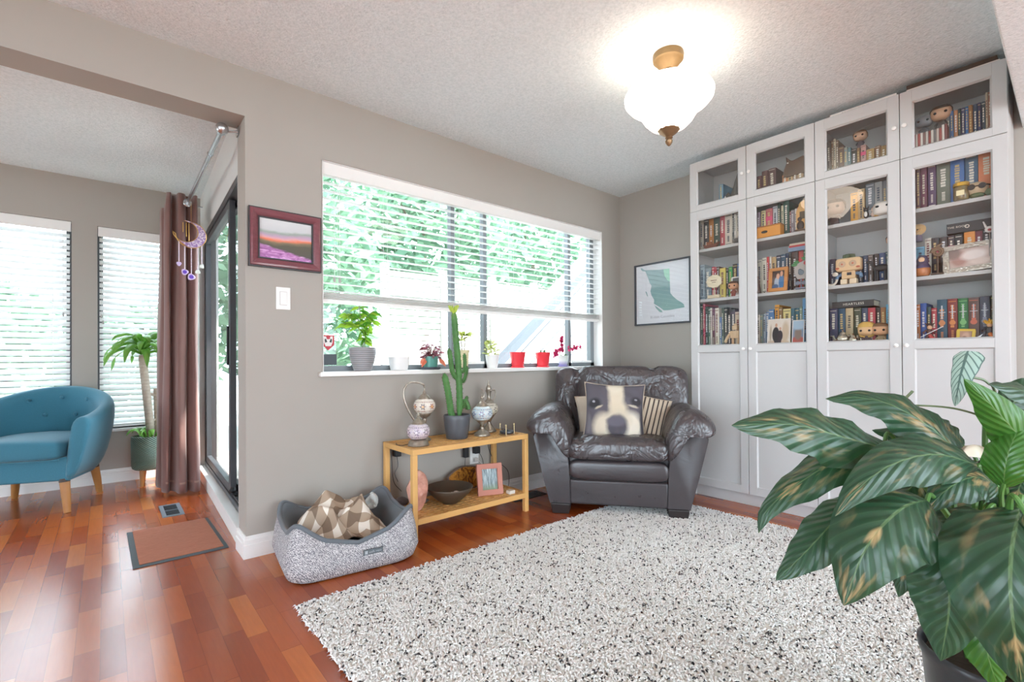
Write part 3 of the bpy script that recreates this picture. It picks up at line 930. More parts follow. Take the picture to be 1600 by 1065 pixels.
# ------------------------------------------------------------------ shag rug
rug = thing('shag_rug', 'white shaggy rug flecked with black lying in front of the armchair', 'rug', (-1.81, -1.53, 0))
RX0, RX1, RY0, RY1 = -2.985, -.615, -2.42, -.675
M_PILE = NT('shag_yarn')
rp = M_PILE.n('ShaderNodeNewGeometry').outputs['Random Per Island']
M_PILE = M_PILE.bsdf(M_PILE.ramp(rp, [(0, '2c2c2e'), (.075, '4a494c'), (.082, 'e8e5e1'), (.5, 'f3f1ed'), (1.0, 'fbf9f6')], 'CONSTANT' if False else 'LINEAR'), .9)
b = MB(); b.box((RX0 + .01 + 1.81, RY0 + .01 + 1.53, 0), (RX1 - .01 + 1.81, RY1 - .01 + 1.53, .012)); b.build('backing', mat('rug_backing', 'd8d4cc', .9), rug, smooth=0)
def make_pile():
    rr = random.Random(11)
    V, F = [], []
    n = 80000
    for i in range(n):
        x, y = rr.uniform(RX0, RX1) + 1.81, rr.uniform(RY0, RY1) + 1.53
        a = rr.uniform(0, 2 * pi)
        ln = rr.uniform(.012, .026); w_ = rr.uniform(.0026, .0042); h = rr.uniform(.013, .019)
        dx, dy = cos(a), sin(a); ox, oy = -dy * w_, dx * w_
        k = len(V)
        x2, y2 = x + dx * ln * .5, y + dy * ln * .5
        x3, y3 = x + dx * ln, y + dy * ln
        h3 = h - rr.uniform(.002, .006)
        V += [(x - ox, y - oy, .006), (x + ox, y + oy, .006), (x - dx * .004, y - dy * .004, .006),
              (x2 - ox, y2 - oy, h), (x2 + ox, y2 + oy, h), (x2 - dx * .003, y2 - dy * .003, h + w_ * .8),
              (x3, y3, h3)]
        F += [(k, k + 1, k + 4, k + 3), (k + 1, k + 2, k + 5, k + 4), (k + 2, k, k + 3, k + 5), (k + 3, k + 4, k + 6), (k + 4, k + 5, k + 6), (k + 5, k + 3, k + 6)]
    me = bpy.data.meshes.new('pile'); me.from_pydata(V, [], F); me.update()
    for p in me.polygons: p.use_smooth = True
    me.materials.append(M_PILE)
    o = bpy.data.objects.new('pile', me); COL.objects.link(o); o.parent = rug; o['kind'] = 'stuff'
make_pile()

# ------------------------------------------------------------------ bamboo side table
M_BAM = mat('bamboo', 'dcab68', .42, var=.14, vs_=6)
TX0, TX1, TY0, TY1, TZ = -2.304, -1.475, -.378, -.02, .495
tb = thing('bamboo_table', 'low bamboo table with lattice top and lower shelf under the big window', 'table', ((TX0 + TX1) / 2, (TY0 + TY1) / 2, 0))
TI = Matrix.Translation(-Vector(tb.location))
def nbT():
    b = MB(); b.M = TI; return b
L = .03
for x in (TX0, TX1 - L):
    for y in (TY0, TY1 - L):
        b = nbT(); b.box((x, y, 0), (x + L, y + L, TZ - .0305)); b.build('leg', M_BAM, tb, smooth=0, bevel=.003)
def tframe(nm, z1, h, inset):
    b = nbT()
    a = inset
    b.box((TX0 + a, TY0, z1 - h), (TX1 - a, TY0 + .024, z1)); b.box((TX0 + a, TY1 - .024, z1 - h), (TX1 - a, TY1, z1))
    b.box((TX0, TY0 + .0245, z1 - h), (TX0 + .024, TY1 - .0245, z1)); b.box((TX1 - .024, TY0 + .0245, z1 - h), (TX1, TY1 - .0245, z1))
    o = b.build(nm, M_BAM, tb, smooth=0, bevel=.002)
    b = nbT()
    n = 8
    for k in range(n):
        y = TY0 + .03 + (TY1 - TY0 - .06) * (k + .5) / n
        b.box((TX0 + .02, y - .009, z1 - .012), (TX1 - .02, y + .009, z1 - .002))
    m_ = 18
    for k in range(m_):
        x = TX0 + .03 + (TX1 - TX0 - .06) * (k + .5) / m_
        b.box((x - .008, TY0 + .02, z1 - .0125), (x + .008, TY1 - .02, z1 - .0028))
    b.build(nm.replace('frame', 'lattice'), M_BAM, tb, smooth=0)
tframe('top_frame', TZ, .03, 0)
tframe('shelf_frame', .121, .032, L)

# ------------------------------------------------------------------ dog bed
t = NT('grey_tweed')
v = t.coord('Object'); zz = t.sep(v)
n1 = t.noise(v, 170, 2, .7)
ck = t.n('ShaderNodeTexWave', wave_type='BANDS', bands_direction='DIAGONAL'); t.set(ck.inputs[0], v); ck.inputs['Scale'].default_value = 75; ck.inputs['Distortion'].default_value = 9.0; ck.inputs['Detail'].default_value = 2
f_ = t.math('ADD', t.math('MULTIPLY', n1, .85), t.math('MULTIPLY', ck.outputs['Fac'], .22))
c_ = t.ramp(f_, [(.40, '66636a'), (.54, '9b989b'), (.66, 'd6d3d2')])
t.bump(f_, .3, .003)
M_TWEED = t.bsdf(c_, .9)
M_GREYF = m_fabric('slate_grey_fabric', '5a6066', '6d7379')
dbed = thing('dog_bed', 'grey tweed dog bed on the floor against the window wall', 'dog bed', (-2.640, -.305, 0), radians(-7))
def bed_ring(kx, z, dz=0.0, ex=.30, wav=0.0):
    r = []
    for k in range(64):
        a = 2 * pi * k / 64
        x = .297 * kx * sg(cos(a), ex); y = .245 * kx * sg(sin(a), ex)
        # walls dip in the middle of the long front and rise at the corners
        rise = wav * (abs(cos(a) * sin(a)) * 2) ** 1.2 - (.034 - .024 * sin(a)) * wav / .06 * gauss(x, .17) * sin(a) ** 2
        r.append((x, y, z + rise))
    return r
b = MB()
b.rings([bed_ring(.9, 0.004), bed_ring(.98, .02), bed_ring(1.05, .075), bed_ring(1.02, .13, wav=.03), bed_ring(.965, .185, wav=.06), bed_ring(.93, .2, wav=.06)], True, False)
b.build('outer_wall', M_TWEED, dbed, smooth=80)
b = MB()
b.rings([bed_ring(.93, .2, wav=.06), bed_ring(.885, .195, wav=.06), bed_ring(.82, .15, wav=.03), bed_ring(.76, .09), bed_ring(.72, .07)], True, False)
b.rings([bed_ring(.74, .06), bed_ring(.72, .078), bed_ring(.6, .088), bed_ring(.3, .09), bed_ring(.01, .09)], True, True)
b.build('inner_lining', M_GREYF, dbed, smooth=80)
b = MB(); pr = bed_ring(.945, .201, wav=.06); b.tube(pr + [pr[0], pr[1]], .0105, 8, False); b.build('rim_piping', M_GREYF, dbed, smooth=80)
b = MB(); b.box((.015, -.2635, .088), (.105, -.256, .112)); tg_ = b.build('name_tag', mat('grey_tag', '5d6266', .7), dbed, bevel=.002)
M_TAGT = mat('pale_tag_print', 'a6abae', .7)
text('soft rest', .015, 'tag_lettering', M_TAGT, dbed, (.068, -.2641, .100), (radians(90), 0, 0))
b = MB(); b.box((.021, -.2642, .093), (.033, -.2630, .107)); b.build('tag_symbol', M_TAGT, dbed, smooth=0)

# crumpled blanket
t = NT('beige_check_blanket')
v = t.coord('UV'); x_, y_, _z = t.sep(v)
cx_ = t.math('LESS_THAN', t.math('FRACT', t.math('MULTIPLY', x_, 5)), .5); cy_ = t.math('LESS_THAN', t.math('FRACT', t.math('MULTIPLY', y_, 5)), .5)
c_ = t.mix(t.math('MULTIPLY', cx_, cy_), t.mix(t.math('MAXIMUM', cx_, cy_), lin('e4dacd'), lin('a8937f')), lin('7c6857'))
t.bump(t.noise(v, 160, 2), .2, .002)
M_BLK = t.bsdf(c_, .9)
bl = MB()
def blf(u, v):
    a, c = 2 * u - 1, 2 * v - 1
    x = a * .205 + .018 * sin(4 * c + 2 * a)
    y = c * .150 + .018 * sin(3.5 * a + 1)
    h = .150 * gauss(a + .42, .40) * gauss(c - .25, .62) + .105 * gauss(a - .38, .42) * gauss(c - .15, .62) + .04 * gauss(c + .4, .45) * gauss(a, .7)
    edge = max(0, 1 - max(abs(a), abs(c)) ** 6)
    q = 4.2 * a + 2.4 * c + 1.3 * sin(2.2 * c + .6) + .9 * sin(3.1 * a)
    q2 = 3.6 * c - 2.9 * a + 1.1 * sin(3 * a + 1)
    fold = .034 * (1 - abs(sin(q))) ** 1.5 + .030 * (1 - abs(sin(q2 + .7))) ** 1.6 + .012 * sin(9 * a + 7 * c)
    k = .35 + .65 * min(1, h / .06)
    return (x + .02 * sin(q) * k, y - .012 * cos(q2) * k, (h + fold * k) * edge + .018 + .010 * (1 + sin(6 * a + 5 * c)))
bl.grid(blf, 110, 90)
o = bl.build('blanket', M_BLK, None, smooth=180, solid=.006, loc=(-2.66, -.30, .098), weld=0)
o.rotation_euler = (0, 0, radians(-7))
tag(o, 'crumpled beige and brown checked fleece blanket inside the dog bed', 'blanket')
b = MB()
for k in range(9):
    a0 = k * .7
    b.tube([(.036 * cos(a0 + q * .35) * sin(.4 + q * .33 + k), .036 * sin(a0 + q * .35), .036 * cos(.4 + q * .33 + k)) for q in range(12)], .011, 7)
o = b.build('rope_ball', mat('white_rope', 'cfd3d0', .9, var=.2, vs_=60), None, smooth=80, loc=(-2.475, -.215, .225))
tag(o, 'small pale knotted rope ball on the blanket in the dog bed', 'dog toy')
# ------------------------------------------------------------------ bookcases with glass-topped doors
YB = -.8645
BX0, BXF = -.31, -.33
def cabinet(k, upper):
    y1, y0 = YB - .8 * k, YB - .8 * (k + 1)
    z0, z1 = (2.02, 2.37) if upper else (0, 2.02)
    who = ('next to the armchair', 'behind the big leafy plant')[k]
    if upper:
        t = thing('cabinet_top_unit', 'white glass-door top unit %s' % ('on the bookcase nearest the window wall' if k == 0 else 'on the bookcase under the flat boards'), 'cabinet', (-.155, (y0 + y1) / 2, z0), 0, 'glass-door top units')
    else:
        t = thing('bookcase', 'tall white bookcase with half-glass doors, %s' % who, 'bookcase', (-.155, (y0 + y1) / 2, 0), 0, 'tall white bookcases')
    inv = Matrix.Translation(-Vector(t.location))
    def nb():
        b = MB(); b.M = inv; return b
    e = .0008
    b = nb()
    zb = z0 if upper else 0
    b.box((BX0, y1 - .018, zb), (-.004, y1 - e, z1)); b.box((BX0, y0 + e, zb), (-.004, y0 + .018, z1))
    b.box((BX0, y0 + .018, z1 - .018), (-.004, y1 - .018, z1)); b.box((BX0, y0 + .018, z0 + (.001 if upper else .082)), (-.004, y1 - .018, z0 + (.02 if upper else .10)))
    b.box((-.012, y0 + .018, z0 + .02), (-.004, y1 - .018, z1 - .018))
    if not upper:
        b.box((BX0 + .01, y0 + .018, 0), (BX0 + .026, y1 - .018, .082))
    b.build('body', M_WHITE, t, smooth=0, bevel=.0015)
    if not upper:
        for zs in (1.75, 1.393, 1.037, .70, .39):
            b = nb(); b.box((BX0 + .012, y0 + .0185, zs - .02), (-.013, y1 - .0185, zs)); b.build('shelf', M_WHITE, t, smooth=0, bevel=.0015)
    for d in (0, 1):
        ya, yb_ = y1 - .4 * d - .0018, y1 - .4 * (d + 1) + .0018
        za, zb = (z0 + .0015, z1) if upper else (.08, z1 - .0015)
        S = .05
        b = nb()
        rails = ((za, za + .038), (zb - .062, zb)) if upper else ((za, za + .05), (1.016, 1.060), (zb - .06, zb))
        # frame with a chamfered inner moulding
        def opening(q0, q1):
            yA, yB_ = ya - S, yb_ + S
            o = [(BXF, yA, q0), (BXF, yB_, q0), (BXF, yB_, q1), (BXF, yA, q1)]
            i_ = [(BXF + .012, yA - .008, q0 + .008), (BXF + .012, yB_ + .008, q0 + .008), (BXF + .012, yB_ + .008, q1 - .008), (BXF + .012, yA - .008, q1 - .008)]
            V, W_ = [b.v(p) for p in o], [b.v(p) for p in i_]
            for n in range(4):
                b.f((V[n], V[(n + 1) % 4], W_[(n + 1) % 4], W_[n]))
        b.box((BXF, ya - S, za), (BX0 - .001, ya, zb)); b.box((BXF, yb_, za), (BX0 - .001, yb_ + S, zb))
        for q0, q1 in rails:
            b.box((BXF, yb_ + S, q0), (BX0 - .001, ya - S, q1))
        for n in range(len(rails) - 1):
            opening(rails[n][1], rails[n + 1][0])
        dr = b.build('door', M_WHITE, t, smooth=0, bevel=.001)
        gz0, gz1 = (rails[-2][1], rails[-1][0])
        b = nb(); b.quad((BXF + .013, ya - S + .006, gz0 - .006), (BXF + .013, yb_ + S - .006, gz0 - .006), (BXF + .013, yb_ + S - .006, gz1 + .006), (BXF + .013, ya - S + .006, gz1 + .006))
        b.build('glass_pane', M_DGLASS, dr)
        if not upper:
            b = nb(); b.box((BXF + .010, yb_ + S, rails[0][1]), (BX0 - .002, ya - S, rails[1][0])); b.build('door_panel', M_WHITE, dr, smooth=0)
        ky = yb_ + .02 if d == 0 else ya - .02
        kz = 2.19 if upper else 1.034
        b = nb(); b.M = inv @ Matrix.Translation((BXF, ky, kz)) @ Matrix.Rotation(-pi / 2, 4, 'Y')
        b.lathe([(.004, 0), (.004, .008), (.0105, .012), (.011, .018), (.006, .022), (0, .0225)], (0, 0, 0), 16); b.build('knob', M_TRIM, dr)
    return t
for k in (0, 1):
    cabinet(k, False)
for k in (0, 1):
    cabinet(k, True)

# ------------------------------------------------------------------ books: (compartment, y0, y1, height, colour, look)
BOOKS = [
('0U',-1.037,-1.068,0.154,'6f9ab4','pale blue'),
('0A',-0.888,-0.917,0.227,'a79f95','taupe'),
('0A',-0.917,-0.956,0.224,'4a4a4c','charcoal'),
('0A',-0.956,-0.991,0.220,'b5793f','orange-brown'),
('0A',-0.991,-1.038,0.220,'47574f','dark green'),
('0A',-1.041,-1.077,0.218,'b5555c','rose red'),
('0A',-1.077,-1.129,0.224,'d3c9bb','cream'),
('0A',-1.129,-1.140,0.219,'3f4143','thin black'),
('0A',-1.140,-1.153,0.220,'dcd8d0','thin white'),
('0A',-1.153,-1.188,0.219,'cfc7b8','ivory'),
('0B',-0.889,-0.924,0.258,'93a3ae','blue-grey'),
('0B',-0.923,-0.971,0.228,'7d8b94','slate'),
('0B',-0.975,-0.995,0.232,'c23a48','red'),
('0B',-0.995,-1.014,0.226,'a33540','dark red'),
('0B',-1.014,-1.034,0.226,'5e4740','brown'),
('0B',-1.034,-1.076,0.212,'d6c25c','yellow'),
('0B',-1.078,-1.096,0.207,'33373c','black'),
('0B',-1.096,-1.123,0.213,'3c9a55','green'),
('0B',-1.124,-1.159,0.228,'3a3533','dark brown'),
('0B',-1.159,-1.185,0.225,'5f7fb5','blue'),
('0C',-0.887,-0.906,0.330,'3d4a42','dark green'),
('0C',-0.906,-0.923,0.332,'b43f58','raspberry'),
('0C',-0.923,-0.945,0.308,'3c4d48','pine green'),
('0C',-0.945,-0.964,0.301,'5d6f68','grey-green'),
('0C',-0.964,-0.978,0.295,'d9d2cb','white'),
('0C',-0.978,-0.999,0.293,'6d3f57','plum'),
('0C',-0.999,-1.028,0.291,'ddd5c8','cream'),
('0C',-1.027,-1.045,0.226,'5b78a8','small blue'),
('0C',-1.046,-1.062,0.288,'2f4a44','deep green'),
('0C',-1.062,-1.089,0.290,'37393d','black'),
('0C',-1.089,-1.116,0.284,'2c2d31','jet black'),
('0C',-1.116,-1.143,0.272,'44464a','grey-black'),
('0C',-1.142,-1.182,0.252,'c0b09a','beige'),
('1U',-1.294,-1.323,0.137,'6d4747','maroon'),
('1U',-1.323,-1.362,0.163,'6a4a44','brown-maroon'),
('1U',-1.365,-1.412,0.165,'5d3f3c','dark maroon'),
('1U',-1.449,-1.482,0.099,'c9824a','orange'),
('1U',-1.482,-1.510,0.102,'c9a878','tan'),
('1U',-1.510,-1.539,0.101,'8f6a48','brown'),
('1U',-1.539,-1.572,0.108,'a98a5f','sandy'),
('1U',-1.572,-1.597,0.107,'7d6248','dark tan'),
('1A',-1.293,-1.314,0.187,'8f7a86','mauve'),
('1A',-1.317,-1.346,0.193,'d9cf98','pale yellow'),
('1A',-1.348,-1.390,0.196,'c4606a','pink-red'),
('1A',-1.390,-1.421,0.204,'c9ced2','pale grey'),
('1A',-1.421,-1.440,0.214,'2f4a42','dark green'),
('1A',-1.440,-1.456,0.198,'d8d3b4','cream'),
('1A',-1.456,-1.490,0.220,'35594e','green'),
('1A',-1.489,-1.500,0.149,'8c3f40','thin red'),
('1A',-1.500,-1.522,0.153,'8d8892','grey'),
('1A',-1.523,-1.534,0.157,'d5cfcb','thin white'),
('1A',-1.534,-1.548,0.162,'93566b','plum'),
('1B',-1.290,-1.321,0.230,'b9b3a3','stone'),
('1B',-1.322,-1.351,0.237,'dcd6c8','off-white'),
('1B',-1.351,-1.365,0.240,'c9484a','red-lettered'),
('1B',-1.365,-1.379,0.240,'d9d0c8','white'),
('1B',-1.379,-1.408,0.234,'bfa67c','tan'),
('1B',-1.410,-1.437,0.239,'3a4658','navy-grey'),
('1B',-1.437,-1.466,0.241,'3f5a6f','steel blue'),
('1B',-1.466,-1.485,0.243,'2b3a58','navy'),
('1B',-1.485,-1.501,0.241,'3a3330','black'),
('1B',-1.502,-1.538,0.245,'4a3a36','espresso'),
('1B',-1.538,-1.567,0.245,'b0504a','brick red'),
('1B',-1.567,-1.592,0.248,'5a7f62','green'),
('1C',-1.287,-1.307,0.220,'cfc6b8','cream'),
('1C',-1.307,-1.324,0.223,'7f8f8a','grey-green'),
('1C',-1.324,-1.340,0.226,'a8b3c0','pale blue-grey'),
('1C',-1.340,-1.362,0.237,'6f86a3','dusty blue'),
('1C',-1.362,-1.393,0.251,'4f78a8','blue'),
('1C',-1.396,-1.423,0.277,'e0a043','orange'),
('1C',-1.423,-1.444,0.259,'8f6f4a','brown'),
('1C',-1.446,-1.494,0.247,'e3d492','pale yellow'),
('1C',-1.494,-1.517,0.246,'3f6a78','teal'),
('1C',-1.517,-1.542,0.246,'2f5f6f','dark teal'),
('1C',-1.542,-1.559,0.252,'8a9a86','sage'),
('1C',-1.561,-1.593,0.302,'6f9fc8','tall sky-blue'),
('2U',-1.700,-1.721,0.226,'5c4a3f','brown'),
('2U',-1.722,-1.735,0.227,'8a6f52','tan'),
('2U',-1.735,-1.748,0.230,'c9bda6','cream'),
('2U',-1.748,-1.761,0.218,'7a6650','olive-brown'),
('2U',-1.760,-1.789,0.173,'6a5548','umber'),
('2U',-1.789,-1.807,0.161,'8a9490','grey'),
('2U',-1.807,-1.823,0.153,'5f7f86','teal-grey'),
('2U',-1.824,-1.851,0.140,'3f3f38','black and yellow'),
('2U',-1.851,-1.866,0.137,'8f6a45','brown-gold'),
('2U',-1.868,-1.894,0.147,'c49a92','dusty pink'),
('2U',-1.896,-1.933,0.112,'b0915a','gold'),
('2U',-1.936,-1.963,0.116,'8a6440','bronze'),
('2U',-1.963,-1.990,0.109,'a3834f','golden-brown'),
('2U',-1.991,-2.006,0.153,'4a4340','tall dark'),
('2A',-1.817,-1.854,0.175,'e0a84c','orange-yellow'),
('2A',-1.854,-1.887,0.186,'d0b284','sand'),
('2A',-1.890,-1.933,0.207,'6d757c','slate grey'),
('2A',-1.933,-1.967,0.205,'9a9a98','silver'),
('2A',-1.967,-1.990,0.204,'7d8287','steel grey'),
('2A',-1.990,-2.007,0.205,'a5a7a5','light grey'),
('2B',-1.708,-1.738,0.165,'4a4358','dark purple'),
('2B',-1.852,-1.874,0.158,'3f4347','charcoal'),
('2B',-1.874,-1.897,0.160,'3a4a68','navy'),
('2B',-1.900,-1.923,0.159,'6a5f58','taupe'),
('2B',-1.925,-1.947,0.161,'463a36','dark brown'),
('2B',-1.949,-1.979,0.161,'3a4f78','royal navy'),
('2B',-1.979,-2.003,0.163,'2f4f55','dark teal'),
('2C',-1.707,-1.747,0.225,'454460','indigo'),
('2C',-1.748,-1.785,0.224,'2f4f68','deep teal'),
('2C',-1.787,-1.825,0.222,'c0ae8c','tan'),
('2C',-1.828,-1.864,0.219,'4a4f3c','olive'),
('2C',-1.865,-1.894,0.216,'47506a','slate blue'),
('2C',-1.895,-1.930,0.215,'b9444f','red'),
('2C',-1.933,-1.954,0.212,'36302e','black'),
('2C',-1.954,-1.978,0.212,'9a6a3f','copper brown'),
('2C',-1.978,-2.000,0.227,'6fb2d6','tall light-blue'),
('3U',-2.239,-2.251,0.183,'7a7f80','grey'),
('3U',-2.252,-2.266,0.189,'4f6a94','blue'),
('3U',-2.266,-2.282,0.188,'c98f64','peach'),
('3U',-2.282,-2.294,0.189,'34464a','dark teal'),
('3U',-2.294,-2.308,0.190,'4d4468','purple'),
('3U',-2.308,-2.321,0.191,'3f73ad','bright blue'),
('3U',-2.321,-2.337,0.190,'9a6a3c','amber'),
('3U',-2.337,-2.354,0.191,'2f4260','navy'),
('3U',-2.354,-2.367,0.191,'443f62','violet'),
('3U',-2.367,-2.382,0.192,'37424c','dark slate'),
('3U',-2.382,-2.391,0.231,'c9b79c','tall cream'),
('3U',-2.391,-2.404,0.229,'9f6f56','tall rust'),
('3U',-2.404,-2.415,0.227,'b79e84','tall sand'),
('3A',-2.114,-2.133,0.234,'6a4a52','maroon-brown'),
('3A',-2.133,-2.159,0.237,'7d4a5c','red-purple'),
('3A',-2.161,-2.195,0.238,'66506f','purple'),
('3A',-2.197,-2.251,0.239,'757a6c','olive-grey'),
('3A',-2.251,-2.304,0.241,'4a72b0','blue'),
('3A',-2.306,-2.353,0.240,'54708a','slate blue'),
('3A',-2.354,-2.415,0.237,'d9875f','orange'),
('3B',-2.110,-2.146,0.163,'6fa8c4','light blue'),
('3B',-2.146,-2.174,0.204,'d9d4c8','white'),
('3B',-2.174,-2.204,0.199,'3a3438','black and pink'),
('3B',-2.206,-2.236,0.199,'473a36','dark brown'),
('3B',-2.238,-2.263,0.200,'40343a','black with pink band'),
('3B',-2.265,-2.294,0.200,'2a2b2e','black'),
('3B',-2.299,-2.340,0.205,'e0933f','orange'),
('3B',-2.340,-2.366,0.201,'7a3844','maroon'),
('3B',-2.368,-2.393,0.205,'2c2d33','jet black'),
('3B',-2.393,-2.413,0.206,'33363c','charcoal'),
('3C',-2.107,-2.125,0.214,'b06a3c','orange-brown'),
('3C',-2.125,-2.151,0.219,'3f5fa5','blue'),
('3C',-2.151,-2.170,0.198,'3a4f52','dark teal'),
('3C',-2.170,-2.193,0.189,'a83a44','red'),
('3C',-2.193,-2.233,0.231,'2f5468','blue-black clothbound'),
('3C',-2.234,-2.272,0.231,'843a38','dark red clothbound'),
('3C',-2.273,-2.312,0.230,'3a7a4c','green clothbound'),
('3C',-2.312,-2.352,0.229,'6a5450','brown clothbound'),
('3C',-2.353,-2.390,0.231,'4a4f5f','grey clothbound'),
('3C',-2.391,-2.412,0.234,'45483f','olive clothbound')]
LEVEL = {'U': 2.041, 'A': 1.751, 'B': 1.394, 'C': 1.038}
SHELF = {'U': 'top-unit shelf', 'A': 'high shelf', 'B': 'middle shelf', 'C': 'lowest glazed shelf'}
DOORN = ('first', 'second', 'third', 'fourth')
NTH = ('1st', '2nd', '3rd', '4th', '5th', '6th', '7th', '8th', '9th', '10th', '11th', '12th', '13th', '14th', '15th', '16th', '17th', '18th', '19th')
M_PAPER = mat('book_pages', 'ddd3bf', .9, var=.08, vs_=120)
def bookmesh(w_, d, h, rr, style):
    """spine at local x=0 facing -x; pages behind; raised print on the spine"""
    b = MB()
    t_ = .0022 if w_ > .008 else .0012
    b.mi = 0
    b.box((.0, -w_ / 2, 0), (d, -w_ / 2 + t_, h)); b.box((0, w_ / 2 - t_, 0), (d, w_ / 2, h))
    n = 5
    arc = [(-.0035 * (1 - (2 * k / n - 1) ** 2) * min(1, w_ / .02), -w_ / 2 + w_ * k / n) for k in range(n + 1)]
    b.rings([[(x, y, z) for x, y in arc] + [(.003, w_ / 2), (.003, -w_ / 2)][0:0] for z in (0, h)], False, False)
    b.box((0, -w_ / 2 + t_, .0), (.003, w_ / 2 - t_, h))
    b.mi = 1
    b.box((.003, -w_ / 2 + t_, .003), (d - .004, w_ / 2 - t_, h - .004))
    return b
def rgb(hx):
    return [int(hx[i:i + 2], 16) for i in (0, 2, 4)]
def spine_print(w_, h, rr):
    """title strokes, bands and a device, standing a hair proud of the spine"""
    b = MB()
    xo = -.0040 * min(1, w_ / .02) - .0004
    def bar(z0, z1, y0, y1):
        b.quad((xo, y0, z0), (xo, y1, z0), (xo, y1, z1), (xo, y0, z1))
    k = rr.random()
    tw = w_ * .42
    z = h * rr.uniform(.78, .88)
    zend = h * rr.uniform(.36, .5)
    while z > zend:                                    # letters running down the spine
        l = rr.uniform(.006, .012)
        bar(z - l, z, -tw / 2 * rr.uniform(.7, 1), tw / 2 * rr.uniform(.7, 1))
        z -= l + rr.uniform(.0025, .005)
    z = h * rr.uniform(.26, .32)
    while z > h * .14:
        l = rr.uniform(.004, .007)
        bar(z - l, z, -tw * .3, tw * .3); z -= l + .0025
    if k < .5:
        bar(h * .93, h * .945, -w_ * .4, w_ * .4); bar(h * .06, h * .075, -w_ * .4, w_ * .4)
    if k > .3:
        bar(h * .03, h * .05, -w_ * .18, w_ * .18)
    return b
SETCOL = {'blue-black clothbound': 'd08a5a', 'dark red clothbound': 'd98a4f', 'green clothbound': '7fbf7a', 'brown clothbound': 'd0725a', 'grey clothbound': '8f93a8', 'olive clothbound': 'c9bf5a'}
cnt = {}
TOPS = []
def top_at(cmp_, y0, y1):
    return max([z for c, a, b_, z in TOPS if c == cmp_ and a > y1 + .002 and b_ < y0 - .002], default=LEVEL[cmp_[1]]) + .0006
for (cmp_, ya, yb_, h, hx, nm) in BOOKS:
    k, lv = int(cmp_[0]), cmp_[1]
    i = cnt.get(cmp_, 0); cnt[cmp_] = i + 1
    rr = random.Random(hash((k, 'UABC'.index(lv), i)) & 0xffff)
    w_ = abs(yb_ - ya) - .0012
    h = min(h, LEVEL[lv] and {'U': .285, 'A': .235, 'B': .33, 'C': .33}[lv])
    TOPS.append((cmp_, ya, yb_, LEVEL[lv] + h))
    d = min(.205, .13 + h * .25) * rr.uniform(.93, 1.0)
    o = bookmesh(w_, d, h, rr, 0).build('book', [mat('cover_' + hx, hx, .55, var=.1, vs_=30), M_PAPER], None, smooth=30, weld=0)
    xs = -.236 + rr.uniform(-.005, .006)
    o.location = (xs, (ya + yb_) / 2, LEVEL[lv])
    ends = 'row of %s' % SHELF[lv]
    tag(o, '%s book, %s from window end, %s, %s glass door from corner' % (nm, NTH[i], SHELF[lv], DOORN[k]), 'book', 'books on the %s behind the %s door' % (SHELF[lv], DOORN[k]))
    lum = sum(rgb(hx)) / 3
    pc = SETCOL.get(nm) or (rr.choice(('d9d2c0', 'e6e1d6', 'c9b27a', 'd8d8dc')) if lum < 150 else rr.choice(('4a4240', '3d4658', '7a3a35')))
    if w_ > .007:
        spine_print(w_, h, rr).build('spine_lettering', mat('print_' + pc, pc, .5, var=0), o, smooth=0, weld=0)
    if nm in SETCOL:
        b = MB(); b.lathe([(w_ * .33, 0), (w_ * .33, .0012), (w_ * .2, .0014), (0, .0014)], (0, 0, 0), 18)
        q = b.build('spine_medallion', mat('print_' + pc, pc), o); q.rotation_euler = (0, -pi / 2, 0); q.location = (-.0042, 0, h * .47)
        b = MB(); b.box((-.0052, -.0025, h * .56), (-.0042, .0025, h * .86)); b.box((-.0052, -w_ * .36, h * .70), (-.0042, w_ * .36, h * .715))
        b.build('spine_sword', mat('print_c8ccd0', 'c8ccd0', .4), o, smooth=0)
    elif 'pink' in nm:
        b = MB(); b.box((-.0048, -w_ * .49, h * .6), (-.0036, w_ * .49, h * .74)); b.build('spine_band', mat('print_d8507a', 'd8507a'), o, smooth=0)

# thin comic volumes in front of the gaps, top unit, fourth door
cm = ('a85048', 'c0b8ae', '9c4a44', 'd0cac2', '7f5f5a', 'b9b3ac', '8a4640', 'c8c2ba', '6f6a6a', 'bdb0a6', '94504a', 'd3cdc6', '7a4a46')
for i in range(13):
    ya = -2.113 - .0105 * i
    b = bookmesh(.0095, .06, .098 + (.012 if i > 10 else 0), R, 1)
    o = b.build('comic_volume', [mat('cover_' + cm[i], cm[i], .55), M_PAPER], None, smooth=30, weld=0)
    o.location = (-.30, ya - .005, LEVEL['U'])
    nmc = {'a': 'brick red', 'c': 'pale', '9': 'dull red', 'd': 'off-white', '7': 'brownish', 'b': 'light grey', '8': 'dark red', '6': 'grey'}[cm[i][0]]
    tag(o, '%s thin volume, %s from window end, below the big-head figurines' % (nmc, NTH[i]), 'book', 'thin volumes in the top unit')
